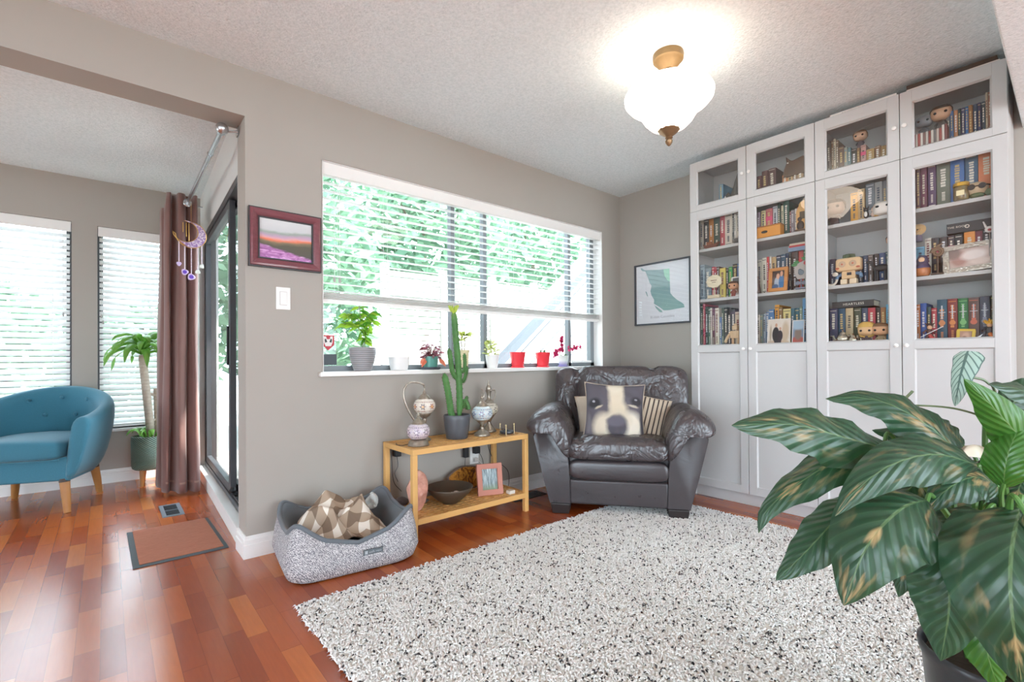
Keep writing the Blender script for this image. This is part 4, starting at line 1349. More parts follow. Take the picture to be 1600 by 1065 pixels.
# books lying flat
def flatbook(y0, y1, z0, th, d, hx, label, xs=-.245, tilt=0.0):
    b = MB()
    w_ = abs(y1 - y0)
    b.mi = 0; b.box((0, -w_ / 2, 0), (d, w_ / 2, .003)); b.box((0, -w_ / 2, th - .003), (d, w_ / 2, th)); b.box((0, -w_ / 2, .003), (.003, w_ / 2, th - .003))
    b.mi = 1; b.box((.003, -w_ / 2 + .004, .003), (d - .004, w_ / 2 - .004, th - .003))
    o = b.build('book', [mat('cover_' + hx, hx, .5, var=.08, vs_=30), M_PAPER], None, smooth=30)
    o.location = (xs, (y0 + y1) / 2, z0)
    return tag(o, label, 'book')
M_LET = mat('print_e6e1d6', 'e6e1d6', .5, var=0)
hb_ = flatbook(-1.722, -1.925, top_at('2C', -1.722, -1.925), .036, .14, '3c3838', 'dark book lettered HEARTLESS lying flat on the row behind the third door')
text('HEARTLESS', .019, 'title_lettering', M_LET, hb_, (-.0006, -.005, .018), (pi / 2, 0, -pi / 2))
fb = flatbook(-2.235, -2.425, top_at('3B', -2.235, -2.425), .05, .15, '2b2c30', 'thick black album lying flat on the books behind the fourth door')
text('THE BOOK', .014, 'title_lettering', M_LET, fb, (-.0006, .055, .03), (pi / 2, 0, -pi / 2))
b = MB(); b.lathe([(.009, 0), (.009, .0012), (.0055, .0012), (.0055, 0)], (0, 0, 0), 18, None, False); q = b.build('cover_ring', M_LET, fb); q.rotation_euler = (0, -pi / 2, 0); q.location = (-.0002, .018, .027)
z_ = top_at('1B', -1.485, -1.615)
fa = flatbook(-1.485, -1.615, z_, .024, .15, '7f94b0', 'grey-blue book lying flat under a red one behind the second door')
fa = flatbook(-1.49, -1.612, z_ + .0245, .012, .14, 'c23a3a', 'red book lying flat on a grey-blue one behind the second door')
fa = flatbook(-1.492, -1.61, z_ + .037, .012, .13, 'cfc3b0', 'cream booklet lying flat on the red book behind the second door')
# flat things on top of the cabinets
fa = flatbook(-1.737, -2.048, 2.371, .022, .24, 'e3ddd6', 'flat white boxed set lying on top of the cabinets, nearer the lamp', -.300)
text('THE HISTORY OF MAGIC', .011, 'title_lettering', mat('print_4a4240', '4a4240', .6, var=0), fa, (-.0006, .03, .011), (pi / 2, 0, -pi / 2))
fa = flatbook(-2.09, -2.44, 2.371, .016, .24, 'e0d6cc', 'flat white board game box on top of the last cabinet, under a brown one', -.302)
fa = flatbook(-2.09, -2.43, 2.388, .022, .24, '4f3d33', 'flat dark brown box on the white box on top of the last cabinet', -.300)
# ------------------------------------------------------------------ figurines and ornaments behind the glass
M_EYE = mat('gloss_black_eye', '141416', .2, var=0)
def bighead(y, z, h, skin, hair, body, label, style='short', x=-.292, rz=0.0):
    """generic vinyl figurine: oversized rounded head, small body; faces -x"""
    t = thing('vinyl_figurine', label, 'figurine', (x + .018, y, z), rz)
    hr = h * .30
    b = MB(); b.rings([[(sx_ * .5 * k, sy_ * k, zz) for sx_, sy_ in ((-1, -1), (1, -1), (1, 1), (-1, 1))] for zz, k in ((0, h * .13), (h * .02, h * .14), (h * .22, h * .13), (h * .40, h * .09), (h * .44, h * .04))])
    for s_ in (-1, 1):
        b.tube([(0, s_ * h * .1, h * .38), (-h * .03, s_ * h * .17, h * .28), (-h * .05, s_ * h * .17, h * .2)], [h * .035, h * .04, h * .03], 8)
    b.build('body', mat('fig_' + body, body, .5), t, smooth=60, bevel=h * .015)
    hd = MB(); sqball(hd, (0, 0, h * .70), (hr * .86, hr * 1.06, hr * .86), .75, .7, None, 20, 12)
    head = hd.build('head', mat('fig_' + skin, skin, .45), t, smooth=80)
    b = MB()
    for s_ in (-1, 1):
        b.ball((-hr * .82, s_ * hr * .52, h * .67), (hr * .10, hr * .17, hr * .17), 10, 8)
    b.build('eyes', M_EYE, head)
    if hair:
        b = MB()
        def hf(p, q):
            lim = -.1 if style == 'short' else -1.15
            if p.x < -.35:
                q.z = max(q.z, h * .70 + hr * .42)
            elif style == 'short':
                q.z = max(q.z, h * .70 - hr * .3)
            q.z += .012 * hr * sin(p.y * 22) * 3
            return q
        sqball(b, (hr * .06, 0, h * .72), (hr * .92, hr * 1.14, hr * (.92 if style == 'short' else 1.2)), .75, .7, hf, 20, 12)
        b.build('hair', mat('fig_' + hair, hair, .55), head, smooth=80)
    return t
LA, LB_, LC_, LU = LEVEL['A'], LEVEL['B'], LEVEL['C'], LEVEL['U']
bighead(-1.150, LB_, .105, 'd9a07a', '5d3d2e', '8a4a3c', 'big-head figurine with brown curls in front of the white photo, first door')
bighead(-1.857, top_at('2U', -1.83, -1.885), .105, 'd2a98a', '8f6a50', '5d5560', 'big-head figurine standing on the books in the third top compartment', x=-.205)
bighead(-1.897, LC_, .125, 'e2b98c', 'd9b060', '4a3840', 'big-head figurine with long blond hair on the lowest glazed shelf', 'long')
bighead(-1.962, LC_, .125, 'd6a57e', '8a6548', 'a08a68', 'big-head figurine with short brown hair beside the blond one')
bighead(-2.148, LU + .102, .115, '85868a', None, '66676c', 'plain grey big-head figurine in the last top compartment', x=-.24)
bighead(-2.218, LU + .102, .135, 'cba688', '54402f', '5a5350', 'big-head figurine with dark hair beside the grey one in the last top compartment', x=-.245)
bighead(-2.005, top_at('2B', -1.985, -2.03), .10, 'cf9d76', '4a3a30', '8f5b3a', 'big-head figurine half hidden by the third door frame, on the dark books', x=-.205)
bighead(-1.74, LA, .16, '9a8070', '3a302c', '5a4a48', 'dark-haired figurine at the window end of the high shelf, third door', x=-.26)
# pale rounded head with two dark eye spots
def spot_head(y, z, r, label):
    t = thing('ornament', label, 'ornament', (-.29, y, z))
    b = MB(); sqball(b, (0, 0, r * .8), (r * .7, r * 1.05, r * .82), .6, .7, None, 20, 14); b.build('body', mat('pale_ceramic', 'c9c2ba', .4), t, smooth=80)
    b = MB()
    for s_ in (-1, 1): b.ball((-r * .66, s_ * r * .5, r * 1.0), (r * .08, r * .2, r * .14), 10, 8)
    b.build('eyes', M_EYE, t)
spot_head(-1.985, LA, .046, 'pale rounded ornament with two dark eye spots behind the third door')
# small things on that shelf
def blob_thing(name, label, cat, loc, parts):
    t = thing(name, label, cat, loc)
    for pn, col, items in parts:
        b = MB()
        for it in items:
            if it[0] == 'ball': b.ball(it[1], it[2], 12, 8)
            elif it[0] == 'tube': b.tube(it[1], it[2], 8)
            elif it[0] == 'box': b.cbox(it[1], it[2])
            elif it[0] == 'lathe': b.lathe(it[1], (0, 0, 0), 20)
            elif it[0] == 'prism': b.prism(it[1], it[2], it[3], lambda y, z, h: (h, y, z))
        b.build(pn, mat('orn_' + col, col, .5) if isinstance(col, str) else col, t, smooth=60)
    return t
blob_thing('dog_ornament', 'tiny black and white dog ornament by the slate book, third door', 'ornament', (-.29, -1.905, LA), [
    ('body', '2d2c2e', [('ball', (0, 0, .02), (.014, .012, .02)), ('ball', (-.006, 0, .046), (.011, .012, .011)), ('tube', [(0, .008, .054), (0, .012, .066)], [.004, .002]), ('tube', [(0, -.008, .054), (0, -.012, .066)], [.004, .002])]),
    ('chest', 'dcd8d2', [('ball', (-.010, 0, .022), (.006, .008, .016))])])
blob_thing('ornament', 'small pinkish-white ornament beside the tiny dog, third door', 'ornament', (-.29, -1.937, LA), [('body', 'd2bcae', [('ball', (0, 0, .016), (.011, .011, .016)), ('ball', (0, 0, .042), (.010, .010, .012))]), ('cap', 'a05a48', [('ball', (0, 0, .053), (.006, .007, .004))])])
blob_thing('ornament', 'small golden ornament beside the pale head with dark eyes', 'ornament', (-.295, -1.956, LA), [('body', 'c99a4f', [('lathe', [(0, 0), (.012, 0), (.014, .012), (.009, .026), (.012, .04), (.004, .05), (0, .05)])])])
# dark stone castle-like sculpture
b = MB(); rr = random.Random(4)
for k in range(22):
    y = -.065 + .13 * rr.random(); hgt = .07 + .20 * max(0, (y * -1 + .065) / .13) * rr.uniform(.6, 1.1)
    b.lathe([(.032, 0), (.028 * rr.uniform(.7, 1.2), hgt * .4), (.02 * rr.uniform(.6, 1.3), hgt * .7), (.003, hgt)], (rr.uniform(-.02, .03), y, 0), 6)
o = b.build('rock_sculpture', mat('dark_grey_stone', '6b6863', .85, var=.25, vs_=30, bump=.6, bs=60), None, smooth=20, loc=(-.225, -1.155, LU))
tag(o, 'craggy grey stone sculpture in the top compartment nearest the corner', 'sculpture')
o2 = MB(); o2.ball((0, 0, .012), (.008, .009, .012), 10, 8); o2.ball((0, 0, .032), (.008, .008, .009), 10, 8); o2.ball((0, 0, .044), (.004, .004, .005), 8, 6)
o2 = o2.build('ornament', mat('orn_e2e0dc', 'e2e0dc', .5), None, loc=(-.285, -1.103, LU + .0)); tag(o2, 'tiny white ornament beside the pale blue book in the first top compartment', 'ornament')
# brown beast-shaped sculpture
prof = [(-.135, .0), (-.13, .08), (-.085, .105), (-.035, .118), (.02, .105), (.04, .112), (.062, .14), (.058, .10), (.075, .055), (.085, 0)]
t = thing('beast_sculpture', 'brown animal-shaped sculpture with pointed horn and white eye, second top compartment', 'sculpture', (-.19, -1.53, LU + .075))
b = MB()
c0 = (0, -.03, .05)
rs = []
for xo, k in ((-.05, .86), (-.04, .97), (-.0, 1.0), (.03, .97), (.04, .8)):
    rs.append([(xo, c0[1] + (y - c0[1]) * k, c0[2] + (z - c0[2]) * k) for y, z in prof])
b.rings(rs); b.build('body', mat('carved_brown_wood', '6b5341', .7, var=.25, vs_=20, bump=.4), t, smooth=50)
b = MB(); b.ball((-.05, .045, .092), (.004, .005, .005), 10, 8); b.build('eye', mat('orn_e8e4dc', 'e8e4dc', .4), t)
t = thing('display_stand', 'dark low stand under the brown animal-shaped sculpture', 'stand', (-.19, -1.53, LU)); b = MB(); b.cbox((0, -.02, .037), (.05, .16, .074)); b.build('body', mat('orn_5a473a', '5a473a', .7), t, smooth=0, bevel=.003)
# model boat-like brown thing, grey stone
blob_thing('boat_ornament', 'small carved brown boat ornament in front of the books, first door', 'ornament', (-.288, -1.0, LA), [
    ('hull', '6a3f30', [('prism', [(.055, .03), (.04, .0), (-.04, .0), (-.058, .034), (-.03, .022), (.03, .022)], -.012, .012)]),
    ('cabin', '8a5a40', [('box', (0, .01, .032), (.016, .04, .02)), ('tube', [(0, -.01, .02), (0, -.012, .075)], .002)])])
b = MB(); b.ball((0, 0, .017), (.014, .022, .017), 12, 8, lambda d: 1 + .12 * sin(5 * d.x + 7 * d.z)); o = b.build('stone', mat('orn_6f6e6c', '6f6e6c', .8, bump=.4), None, loc=(-.29, -1.178, LA)); tag(o, 'small grey stone by the ivory book, high shelf, first door', 'stone')
# oval sign
t = thing('oval_plaque', 'cream oval plaque on a little stand in front of the yellow book', 'plaque', (-.29, -1.02, LB_))
b = MB(); b.M = Matrix.Translation((0, 0, .118)) @ Matrix.Rotation(-pi / 2, 4, 'Y'); b.lathe([(.0, -.004), (.052, -.004), (.056, 0), (.052, .004), (0, .004)], (0, 0, 0), 36, lambda a, z: 1 + .04 * sin(a * 9) - .18 * abs(cos(a)) ** 2)
b.build('plate', mat('orn_e0d2b4', 'e0d2b4', .6), t)
b = MB(); b.cbox((0, 0, .011), (.03, .085, .022)); b.tube([(.004, 0, .02), (.004, 0, .08)], .004, 8); b.build('stand', mat('orn_d2bfa0', 'd2bfa0', .6), t, bevel=.002)
b = MB(); b.quad((-.0055, .022, .122), (-.0055, -.022, .122), (-.0055, -.022, .127), (-.0055, .022, .127)); b.quad((-.0055, .014, .108), (-.0055, -.014, .108), (-.0055, -.014, .112), (-.0055, .014, .112)); b.build('lettering', mat('print_7a5a40', '7a5a40', .6), t, smooth=0)

def photo_frame(y, z, w_, h, border, fcol, pic, label, x=-.29, lean=8, fr_d=.012, rz=0, name='photo_frame', tilt=0):
    t = thing(name, label, 'photo frame', (x, y, z), rz)
    M = Matrix.Rotation(radians(lean), 4, 'Y') @ Matrix.Rotation(radians(tilt), 4, 'X')
    fm = fcol if not isinstance(fcol, str) else mat('frame_' + fcol, fcol, .45)
    if border > 0:
        b = MB(); b.M = M
        for (ya, yb, za, zb) in ((-w_ / 2, w_ / 2, 0, border), (-w_ / 2, w_ / 2, h - border, h), (-w_ / 2, -w_ / 2 + border, border, h - border), (w_ / 2 - border, w_ / 2, border, h - border)):
            b.box((-fr_d / 2, ya, za), (fr_d / 2, yb, zb))
        b.build('frame', fm, t, smooth=0, bevel=min(.002, border * .2))
    b = MB(); b.M = M
    b.quad((-.001, w_ / 2 - border * .9, border * .9), (-.001, -w_ / 2 + border * .9, border * .9), (-.001, -w_ / 2 + border * .9, h - border * .9), (-.001, w_ / 2 - border * .9, h - border * .9))
    b.build('picture', pic, t, smooth=0, solid=.001 if border == 0 else 0)
    b = MB(); b.M = M; b.box((.001, -w_ * .1, h * .1), (.004, w_ * .1, h * .7)); b.tube([(.004, 0, h * .45), (.004 + h * .1, 0, .006)], .0015, 6); b.build('easel_back', mat('frame_3a3532', '3a3532', .7), t, smooth=0)
    return t
PIC_COUPLE = painted('print_couple', '6a5a52', [(.5, .9, .6, .3, 0, '4a3d38', .3), (.42, .30, .22, .34, .1, 'a9b4c4', .2), (.75, .35, .2, .4, 0, '4878a8', .2), (.47, .68, .13, .16, 0, 'd8a88c', .15), (.74, .8, .11, .15, 0, 'cf9c80', .15), (.3, .12, .25, .14, 0, '4a6488', .3)], .35)
photo_frame(-1.437, LB_, .112, .155, .02, 'c98a50', PIC_COUPLE, 'orange-brown wooden frame with a photo of two people, second door')
PIC_CARD = painted('print_two_standing', 'e0d6ca', [(.5, .05, .8, .2, 0, 'c9b09a', .3), (.80, .52, .16, .38, 0, 'c9b49a', .5), (.36, .46, .16, .27, 0, '2c2a30', .15), (.40, .25, .10, .26, 0, '2c2a30', .15), (.56, .40, .13, .2, 0, '352d35', .15), (.55, .18, .08, .2, 0, '3a3038', .15), (.37, .79, .055, .07, 0, 'c9987e', .1), (.56, .66, .05, .06, 0, 'cf9f86', .1), (.12, .5, .05, .3, 0, 'b9a894', .5)], .4)
photo_frame(-1.436, LC_, .135, .185, .004, 'e8e4e0', PIC_CARD, 'unframed white photo of two people in dark clothes, lowest shelf, second door', fr_d=.003)
PIC_3 = painted('print_beach', '7f98b4', [(.5, .15, .7, .25, 0, 'b8584f', .3), (.5, .5, .35, .25, 0, '8a7a70', .5), (.5, .85, .8, .2, 0, 'a9c0d4', .4)], .4)
photo_frame(-1.548, LC_, .068, .170, .005, 'dcd8d4', PIC_3, 'narrow photo with blue and red tones in front of the sage book, second door', fr_d=.003)
PIC_W = painted('print_grey_group', 'b4aca6', [(.5, .8, .7, .25, 0, '5a585a', .4), (.3, .4, .2, .3, 0, 'd4c0b0', .4), (.7, .4, .2, .3, 0, '8a6a5a', .4)], .4)
photo_frame(-1.168, LB_, .075, .135, .007, 'e6e4e2', PIC_W, 'white framed group photo behind the brown-haired figurine, first door', x=-.275)
t = NT('ornate_silver')
v = t.coord('Object'); t.bump(t.voro(v, 90), .6, .004)
M_SILVER = t.bsdf('c2bcb2', .32, .75)
PIC_BABY = painted('print_pale_portrait', 'cdb8b0', [(.25, .5, .2, .4, 0, 'b08a80', .5), (.6, .6, .3, .25, .2, 'e6dcd8', .5), (.75, .25, .25, .15, 0, 'e0cfc6', .5), (.1, .8, .2, .3, 0, '8a7670', .5)], .4)
photo_frame(-2.326, LB_, .195, .145, .024, M_SILVER, PIC_BABY, 'ornate silver frame holding a pale photo, middle shelf, fourth door', fr_d=.016, lean=10, tilt=-3)
PIC_G = painted('print_brown_scene', 'b58f7a', [(.5, .5, .3, .35, 0, 'cfa894', .6), (.4, .3, .2, .2, 0, '8a6656', .6)], .4)
photo_frame(-2.306, LC_, .066, .072, .011, 'd8b84a', PIC_G, 'small golden frame with a brownish picture, lowest glazed shelf, fourth door', x=-.30, tilt=3)
# orange box
t = thing('box', 'yellow-orange wooden box with dark round pull, high shelf, second door', 'box', (-.262, -1.385, LA))
b = MB(); b.box((-.04, -.075, 0), (.05, .075, .066)); b.build('body', mat('orn_d9953f', 'd9953f', .5), t, smooth=0, bevel=.002)
b = MB(); b.box((-.042, -.077, .0665), (.052, .077, .074)); b.build('lid', mat('orn_b5763a', 'b5763a', .5), t, smooth=0, bevel=.002)
b = MB(); b.ball((-.041, .02, .034), (.004, .02, .009), 14, 8); b.build('pull', mat('orn_2e2a28', '2e2a28', .4), t)
# small house-like lantern
t = thing('lantern', 'small warm cream house-shaped lantern at the edge of the second door', 'lantern', (-.27, -1.585, LA))
b = MB(); b.prism([(-.034, 0), (.034, 0), (.034, .12), (.012, .175), (-.034, .19)], -.03, .03, lambda y, z, h: (h, y, z)); b.build('body', mat('orn_d6a768', 'd6a768', .6), t, smooth=0, bevel=.002)
b = MB(); b.box((-.0315, -.02, .07), (-.03, .014, .115)); b.build('window', mat('orn_5a4a38', '5a4a38', .6), t, smooth=0)
blob_thing('ornament', 'small dark seated ornament in front of the cream lantern, second door', 'ornament', (-.298, -1.575, LA), [('body', '4a3d38', [('ball', (0, 0, .03), (.014, .022, .03)), ('ball', (0, .004, .07), (.012, .013, .014))]), ('base', '6a5040', [('box', (0, 0, .004), (.026, .06, .007))])])
# statue on the middle shelf of the second door
blob_thing('statuette', 'small dark robed statuette in front of the stone-coloured book, second door', 'statuette', (-.298, -1.315, LB_), [('robe', '5a4a44', [('lathe', [(0, 0), (.024, 0), (.021, .03), (.015, .06), (.018, .08), (.006, .092), (0, .092)])]), ('head', '6a5348', [('ball', (0, 0, .102), (.010, .010, .013))])])
# flowered plaque
t = thing('skull_plaque', 'grey decorative plaque with red and green flowers, middle shelf, second door', 'ornament', (-.298, -1.575, LB_))
b = MB(); b.prism([(.02, .06), (.038, .10), (.036, .14), (.015, .165), (-.02, .17), (-.038, .15), (-.038, .10), (-.022, .06)], -.006, .006, lambda y, z, h: (h, y, z)); b.build('plate', mat('orn_b0a8a4', 'b0a8a4', .6), t, smooth=0, bevel=.003)
b = MB()
for (y, z, r_) in ((-.002, .10, .017), (.004, .112, .010)): b.ball((-.007, y, z), (.003, r_, r_), 12, 8)
b.build('face_relief', mat('orn_6f7a84', '6f7a84', .6), t)
b = MB()
for (y, z) in ((-.028, .155), (-.036, .145), (.0, .175)): b.ball((-.007, y, z), (.006, .012, .012), 10, 8, lambda d: 1 + .2 * sin(9 * d.y) * sin(9 * d.z))
b.build('flowers', mat('orn_c2454f', 'c2454f', .6), t)
b = MB()
for (y, z) in ((.022, .165), (.035, .15), (-.015, .182)): b.ball((-.006, y, z), (.004, .018, .010), 10, 8)
b.build('leaves', mat('orn_4f8a58', '4f8a58', .6), t)
b = MB(); b.cbox((0, 0, .004), (.03, .055, .008)); b.tube([(0, 0, .006), (0, 0, .062)], .004, 8)
for s_ in (-1, 1):
    b.ball((-.004, s_ * .018, .036), (.004, .016, .013), 12, 8)
b.build('butterfly_stand', mat('orn_7f8494', '7f8494', .5), t)
# wooden robot
M_WOODR = mat('pale_wood', 'd0b08a', .6, var=.15, vs_=30)
t = thing('robot_figurine', 'jointed pale wooden robot figurine on the lowest glazed shelf, first door', 'figurine', (-.285, -1.165, LC_))
b = MB(); b.cbox((0, 0, .095), (.035, .06, .05)); b.build('torso', M_WOODR, t, smooth=0, bevel=.004)
b = MB(); b.cbox((0, 0, .141), (.03, .036, .03)); b.cbox((0, 0, .163), (.014, .02, .012)); b.build('head', M_WOODR, t, smooth=0, bevel=.003)
for s_ in (-1, 1):
    b = MB(); b.cbox((-.002, s_ * .018, .012), (.04, .03, .024)); b.tube([(0, s_ * .018, .02), (0, s_ * .018, .07)], .009, 8); b.build('leg', M_WOODR, t, smooth=40, bevel=.002)
    b = MB(); b.tube([(0, s_ * .03, .11), (-.004, s_ * .048, .085), (-.012, s_ * .06, .058)], [.009, .0095, .009], 8); b.ball((-.013, s_ * .062, .05), (.010, .011, .012), 10, 8); b.build('arm', M_WOODR, t, smooth=60)
# boxy robot with leafy crown
M_ROB = mat('orn_e0bf94', 'e0bf94', .55)
t = thing('robot_figurine', 'boxy pale robot figurine with a dark green crown, middle shelf, third door', 'figurine', (-.276, -1.818, LB_))
b = MB(); b.cbox((0, 0, .053), (.04, .066, .044)); b.build('torso', M_ROB, t, smooth=0, bevel=.004)
b = MB(); sqball(b, (0, 0, .112), (.032, .062, .038), .3, .3, None, 24, 14); hd = b.build('head', M_ROB, t, smooth=60)
b = MB()
for s_ in (-1, 1): b.M = Matrix.Translation((-.032, s_ * .026, .114)) @ Matrix.Rotation(-pi / 2, 4, 'Y'); b.lathe([(.017, 0), (.018, .003), (.014, .004), (.0, .003)], (0, 0, 0), 18)
b.build('eye_rings', mat('orn_c2a488', 'c2a488', .4), hd)
b = MB()
for s_ in (-1, 1): b.ball((-.0345, s_ * .026, .114), (.002, .006, .006), 10, 8); b.ball((-.030, s_ * .050, .092), (.004, .011, .006), 10, 8)
b.build('cheek_marks', mat('orn_c8684a', 'c8684a', .5), hd)
b = MB(); b.lathe([(.026, 0), (.03, .006), (.028, .02), (.012, .026), (0, .024)], (0, 0, .148), 20, lambda a, z: 1 + .22 * sin(a * 6)); b.build('crown', mat('orn_4a5a40', '4a5a40', .7), hd)
for s_ in (-1, 1):
    b = MB(); b.cbox((0, s_ * .022, .015), (.045, .034, .03)); b.build('foot', mat('orn_e6d2b4', 'e6d2b4', .55), t, smooth=0, bevel=.004)
    b = MB(); b.tube([(0, s_ * .034, .06), (-.004, s_ * .056, .052), (-.01, s_ * .06, .034)], .010, 8); b.build('arm', mat('orn_6f8fb0', '6f8fb0', .5), t)
b = MB(); b.cbox((-.0205, -.005, .058), (.003, .022, .016)); b.build('chest_screen', mat('orn_3a3d44', '3a3d44', .3), t, smooth=0)
# curly white toy, black animal
t = thing('curl_ornament', 'pale curly ornament hooked beside the boxy robot, third door', 'ornament', (-.298, -1.735, LB_))
b = MB(); b.tube([(0, .028 * cos(a), .032 + .03 * sin(a)) for a in [pi * (1.0 + k / 9) for k in range(10)]] + [(0, .03, .05)], .0065, 8); b.ball((0, -.02, .062), (.011, .016, .013), 12, 8); b.build('body', mat('orn_d8cfc2', 'd8cfc2', .5), t)
t = thing('animal_figurine', 'small black four-legged animal figurine before the navy books, third door', 'figurine', (-.292, -1.972, LB_))
b = MB(); b.ball((0, 0, .07), (.015, .036, .019), 14, 10)
for y in (-.027, -.016, .018, .027): b.tube([(.0, y, .065), (0, y * 1.05, .03), (0, y * 1.05, .0)], [.008, .005, .005], 8)
b.tube([(0, .03, .075), (0, .042, .095), (-.002, .048, .108)], [.011, .009, .008], 8); b.ball((-.002, .054, .108), (.009, .016, .009), 10, 8); b.tube([(0, -.034, .078), (0, -.048, .06), (0, -.05, .035)], [.006, .005, .002], 6)
b.build('body', mat('orn_2c2a2c', '2c2a2c', .5), t)
# silver tea set
M_SIL2 = mat('polished_silver', 'c9c2b2', .25, .85, var=.1, vs_=40, bump=.25, bs=90)
t = thing('silver_tray', 'oval silver tray under the little tea set, lowest glazed shelf', 'tray', (-.283, -1.785, LC_)); b = MB(); b.lathe([(0, 0), (.045, 0), (.06, .004), (.062, .007), (.055, .005), (0, .003)], (0, 0, 0), 36, lambda a, z: 1 + .35 * abs(sin(a)) - .5 * abs(cos(a)) * .9); b.build('body', M_SIL2, t)
def pot(y, s_, label, handle=True):
    t = thing('teapot', label, 'teapot', (-.283, y, LC_ + .008))
    b = MB(); b.lathe([(0, 0), (.018 * s_, 0), (.016 * s_, .005 * s_), (.026 * s_, .02 * s_), (.028 * s_, .036 * s_), (.02 * s_, .05 * s_), (.014 * s_, .055 * s_), (0, .055 * s_)], (0, 0, 0), 20, lambda a, z: 1 + .05 * sin(a * 8)); b.build('body', M_SIL2, t)
    b = MB(); b.lathe([(.015 * s_, .055 * s_), (.013 * s_, .064 * s_), (.004 * s_, .07 * s_), (.006 * s_, .077 * s_), (0, .082 * s_)], (0, 0, 0), 16); b.build('lid', M_SIL2, t)
    b = MB(); b.tube(spline([(0, -.022 * s_, .045 * s_), (0, -.044 * s_, .046 * s_), (0, -.044 * s_, .022 * s_), (0, -.025 * s_, .018 * s_)]), .0025 * s_, 6); b.build('handle', M_SIL2, t)
    if handle:
        b = MB(); b.tube([(0, .024 * s_, .022 * s_), (0, .038 * s_, .032 * s_), (0, .044 * s_, .05 * s_)], [.006 * s_, .004 * s_, .003 * s_], 8); b.build('spout', M_SIL2, t)
pot(-1.785, 1.1, 'lidded silver teapot standing in the middle of the small tray')
pot(-1.835, .8, 'small silver jug beside the blond big-head figurine')
t = thing('silver_ring_dish', 'small silver dish with ring handle at the tray end by the indigo book', 'dish', (-.292, -1.733, LC_ + .006)); b = MB(); b.lathe([(0, 0), (.014, 0), (.02, .014), (.018, .014), (0, .004)], (0, 0, 0), 18); b.build('bowl', M_SIL2, t); b = MB(); b.tube([(0, .016 * cos(a), .034 + .02 * sin(a)) for a in [2 * pi * k / 16 for k in range(17)]], .002, 6); b.build('ring', M_SIL2, t)
# jar and goggled head
t = thing('jar', 'glass jar with golden lid in front of the blue book, high shelf, fourth door', 'jar', (-.288, -2.297, LA))
b = MB(); b.lathe([(0, 0), (.026, 0), (.03, .006), (.03, .06), (.026, .068), (0, .068)], (0, 0, 0), 24); b.build('body', mat('orn_7a6a4a', '7a6a4a', .25), t)
b = MB(); b.lathe([(.029, .068), (.031, .070), (.031, .084), (.027, .088), (0, .088)], (0, 0, 0), 24); b.build('lid', mat('gold_lid', 'c9a24a', .3, .6), t)
b = MB(); b.box((-.0308, -.015, .02), (-.0296, .015, .045)); b.build('label_patch', mat('orn_d4c8a0', 'd4c8a0', .6), t, smooth=0)
t = thing('ornament', 'pale round-headed ornament with dark goggles beside the golden-lidded jar', 'ornament', (-.273, -2.362, LA))
b = MB(); b.ball((0, .01, .046), (.034, .042, .034), 18, 12); b.build('head', mat('orn_cbb596', 'cbb596', .6), t)
b = MB()
for y in (-.012, .026): b.M = Matrix.Translation((-.032, y, .05)) @ Matrix.Rotation(-pi / 2, 4, 'Y'); b.lathe([(.013, 0), (.014, .005), (.0, .004)], (0, 0, 0), 16)
b.M = None; b.tube([(-.028, .04, .05), (-.034, .005, .053), (-.03, -.03, .052), (0, -.048, .05)], .003, 6); b.build('goggles', mat('orn_2d2826', '2d2826', .35), t)
b = MB(); b.ball((0, -.045, .02), (.025, .03, .02), 12, 8); b.ball((-.01, .01, .012), (.028, .03, .012), 12, 8); b.build('collar', mat('orn_6f7f5f', '6f7f5f', .7), t)
blob_thing('ornament', 'small white cup-like ornament at the frame edge, high shelf, fourth door', 'ornament', (-.292, -2.418, LA), [('body', 'e0dcd8', [('lathe', [(0, 0), (.012, 0), (.016, .02), (.014, .045), (0, .045)])]), ('band', '3a3a3e', [('lathe', [(.0155, .018), (.0168, .02), (.0168, .026), (.0155, .028)])])])
# nesting doll, tan hatted figurine, horn
t = thing('nesting_doll', 'painted wooden nesting doll on the middle shelf, fourth door', 'doll', (-.288, -2.145, LB_))
b = MB(); b.lathe([(0, 0), (.026, 0), (.033, .02), (.032, .045), (.022, .066), (.024, .084), (.015, .104), (0, .108)], (0, 0, 0), 28); b.build('body', mat('orn_a8683a', 'a8683a', .35), t)
b = MB(); b.lathe([(.0335, .040), (.0338, .045), (.0235, .066), (.0255, .084), (.0165, .105), (0, .1095)], (0, 0, 0), 28); b.build('shawl', mat('orn_4a3f5a', '4a3f5a', .35), t)
b = MB(); b.ball((-.021, 0, .083), (.005, .013, .014), 12, 8); b.build('face', mat('orn_e0b890', 'e0b890', .4), t)
t = thing('hatted_figurine', 'small figurine with broad tan disc hat at the frame edge, fourth door', 'figurine', (-.262, -2.125, LB_ + .188))
b = MB(); b.M = Matrix.Translation((0, 0, .062)) @ Matrix.Rotation(-pi / 2 + .3, 4, 'Y'); b.lathe([(0, -.004), (.03, -.002), (.033, .002), (.016, .008), (.012, .016), (0, .018)], (0, 0, 0), 24); b.build('hat', mat('orn_c2a070', 'c2a070', .7), t)
b = MB(); b.ball((-.012, 0, .060), (.008, .007, .008), 8, 6); b.build('hat_button', mat('orn_4a3a30', '4a3a30', .6), t)
b = MB(); b.lathe([(0, 0), (.018, 0), (.016, .03), (.008, .042), (.008, .055), (0, .058)], (0, 0, 0), 14); b.build('body', mat('orn_6a6478', '6a6478', .6), t)
t = thing('horn_ornament', 'brown curled horn ornament between the dark books and silver frame', 'ornament', (-.288, -2.205, LB_ + .0))
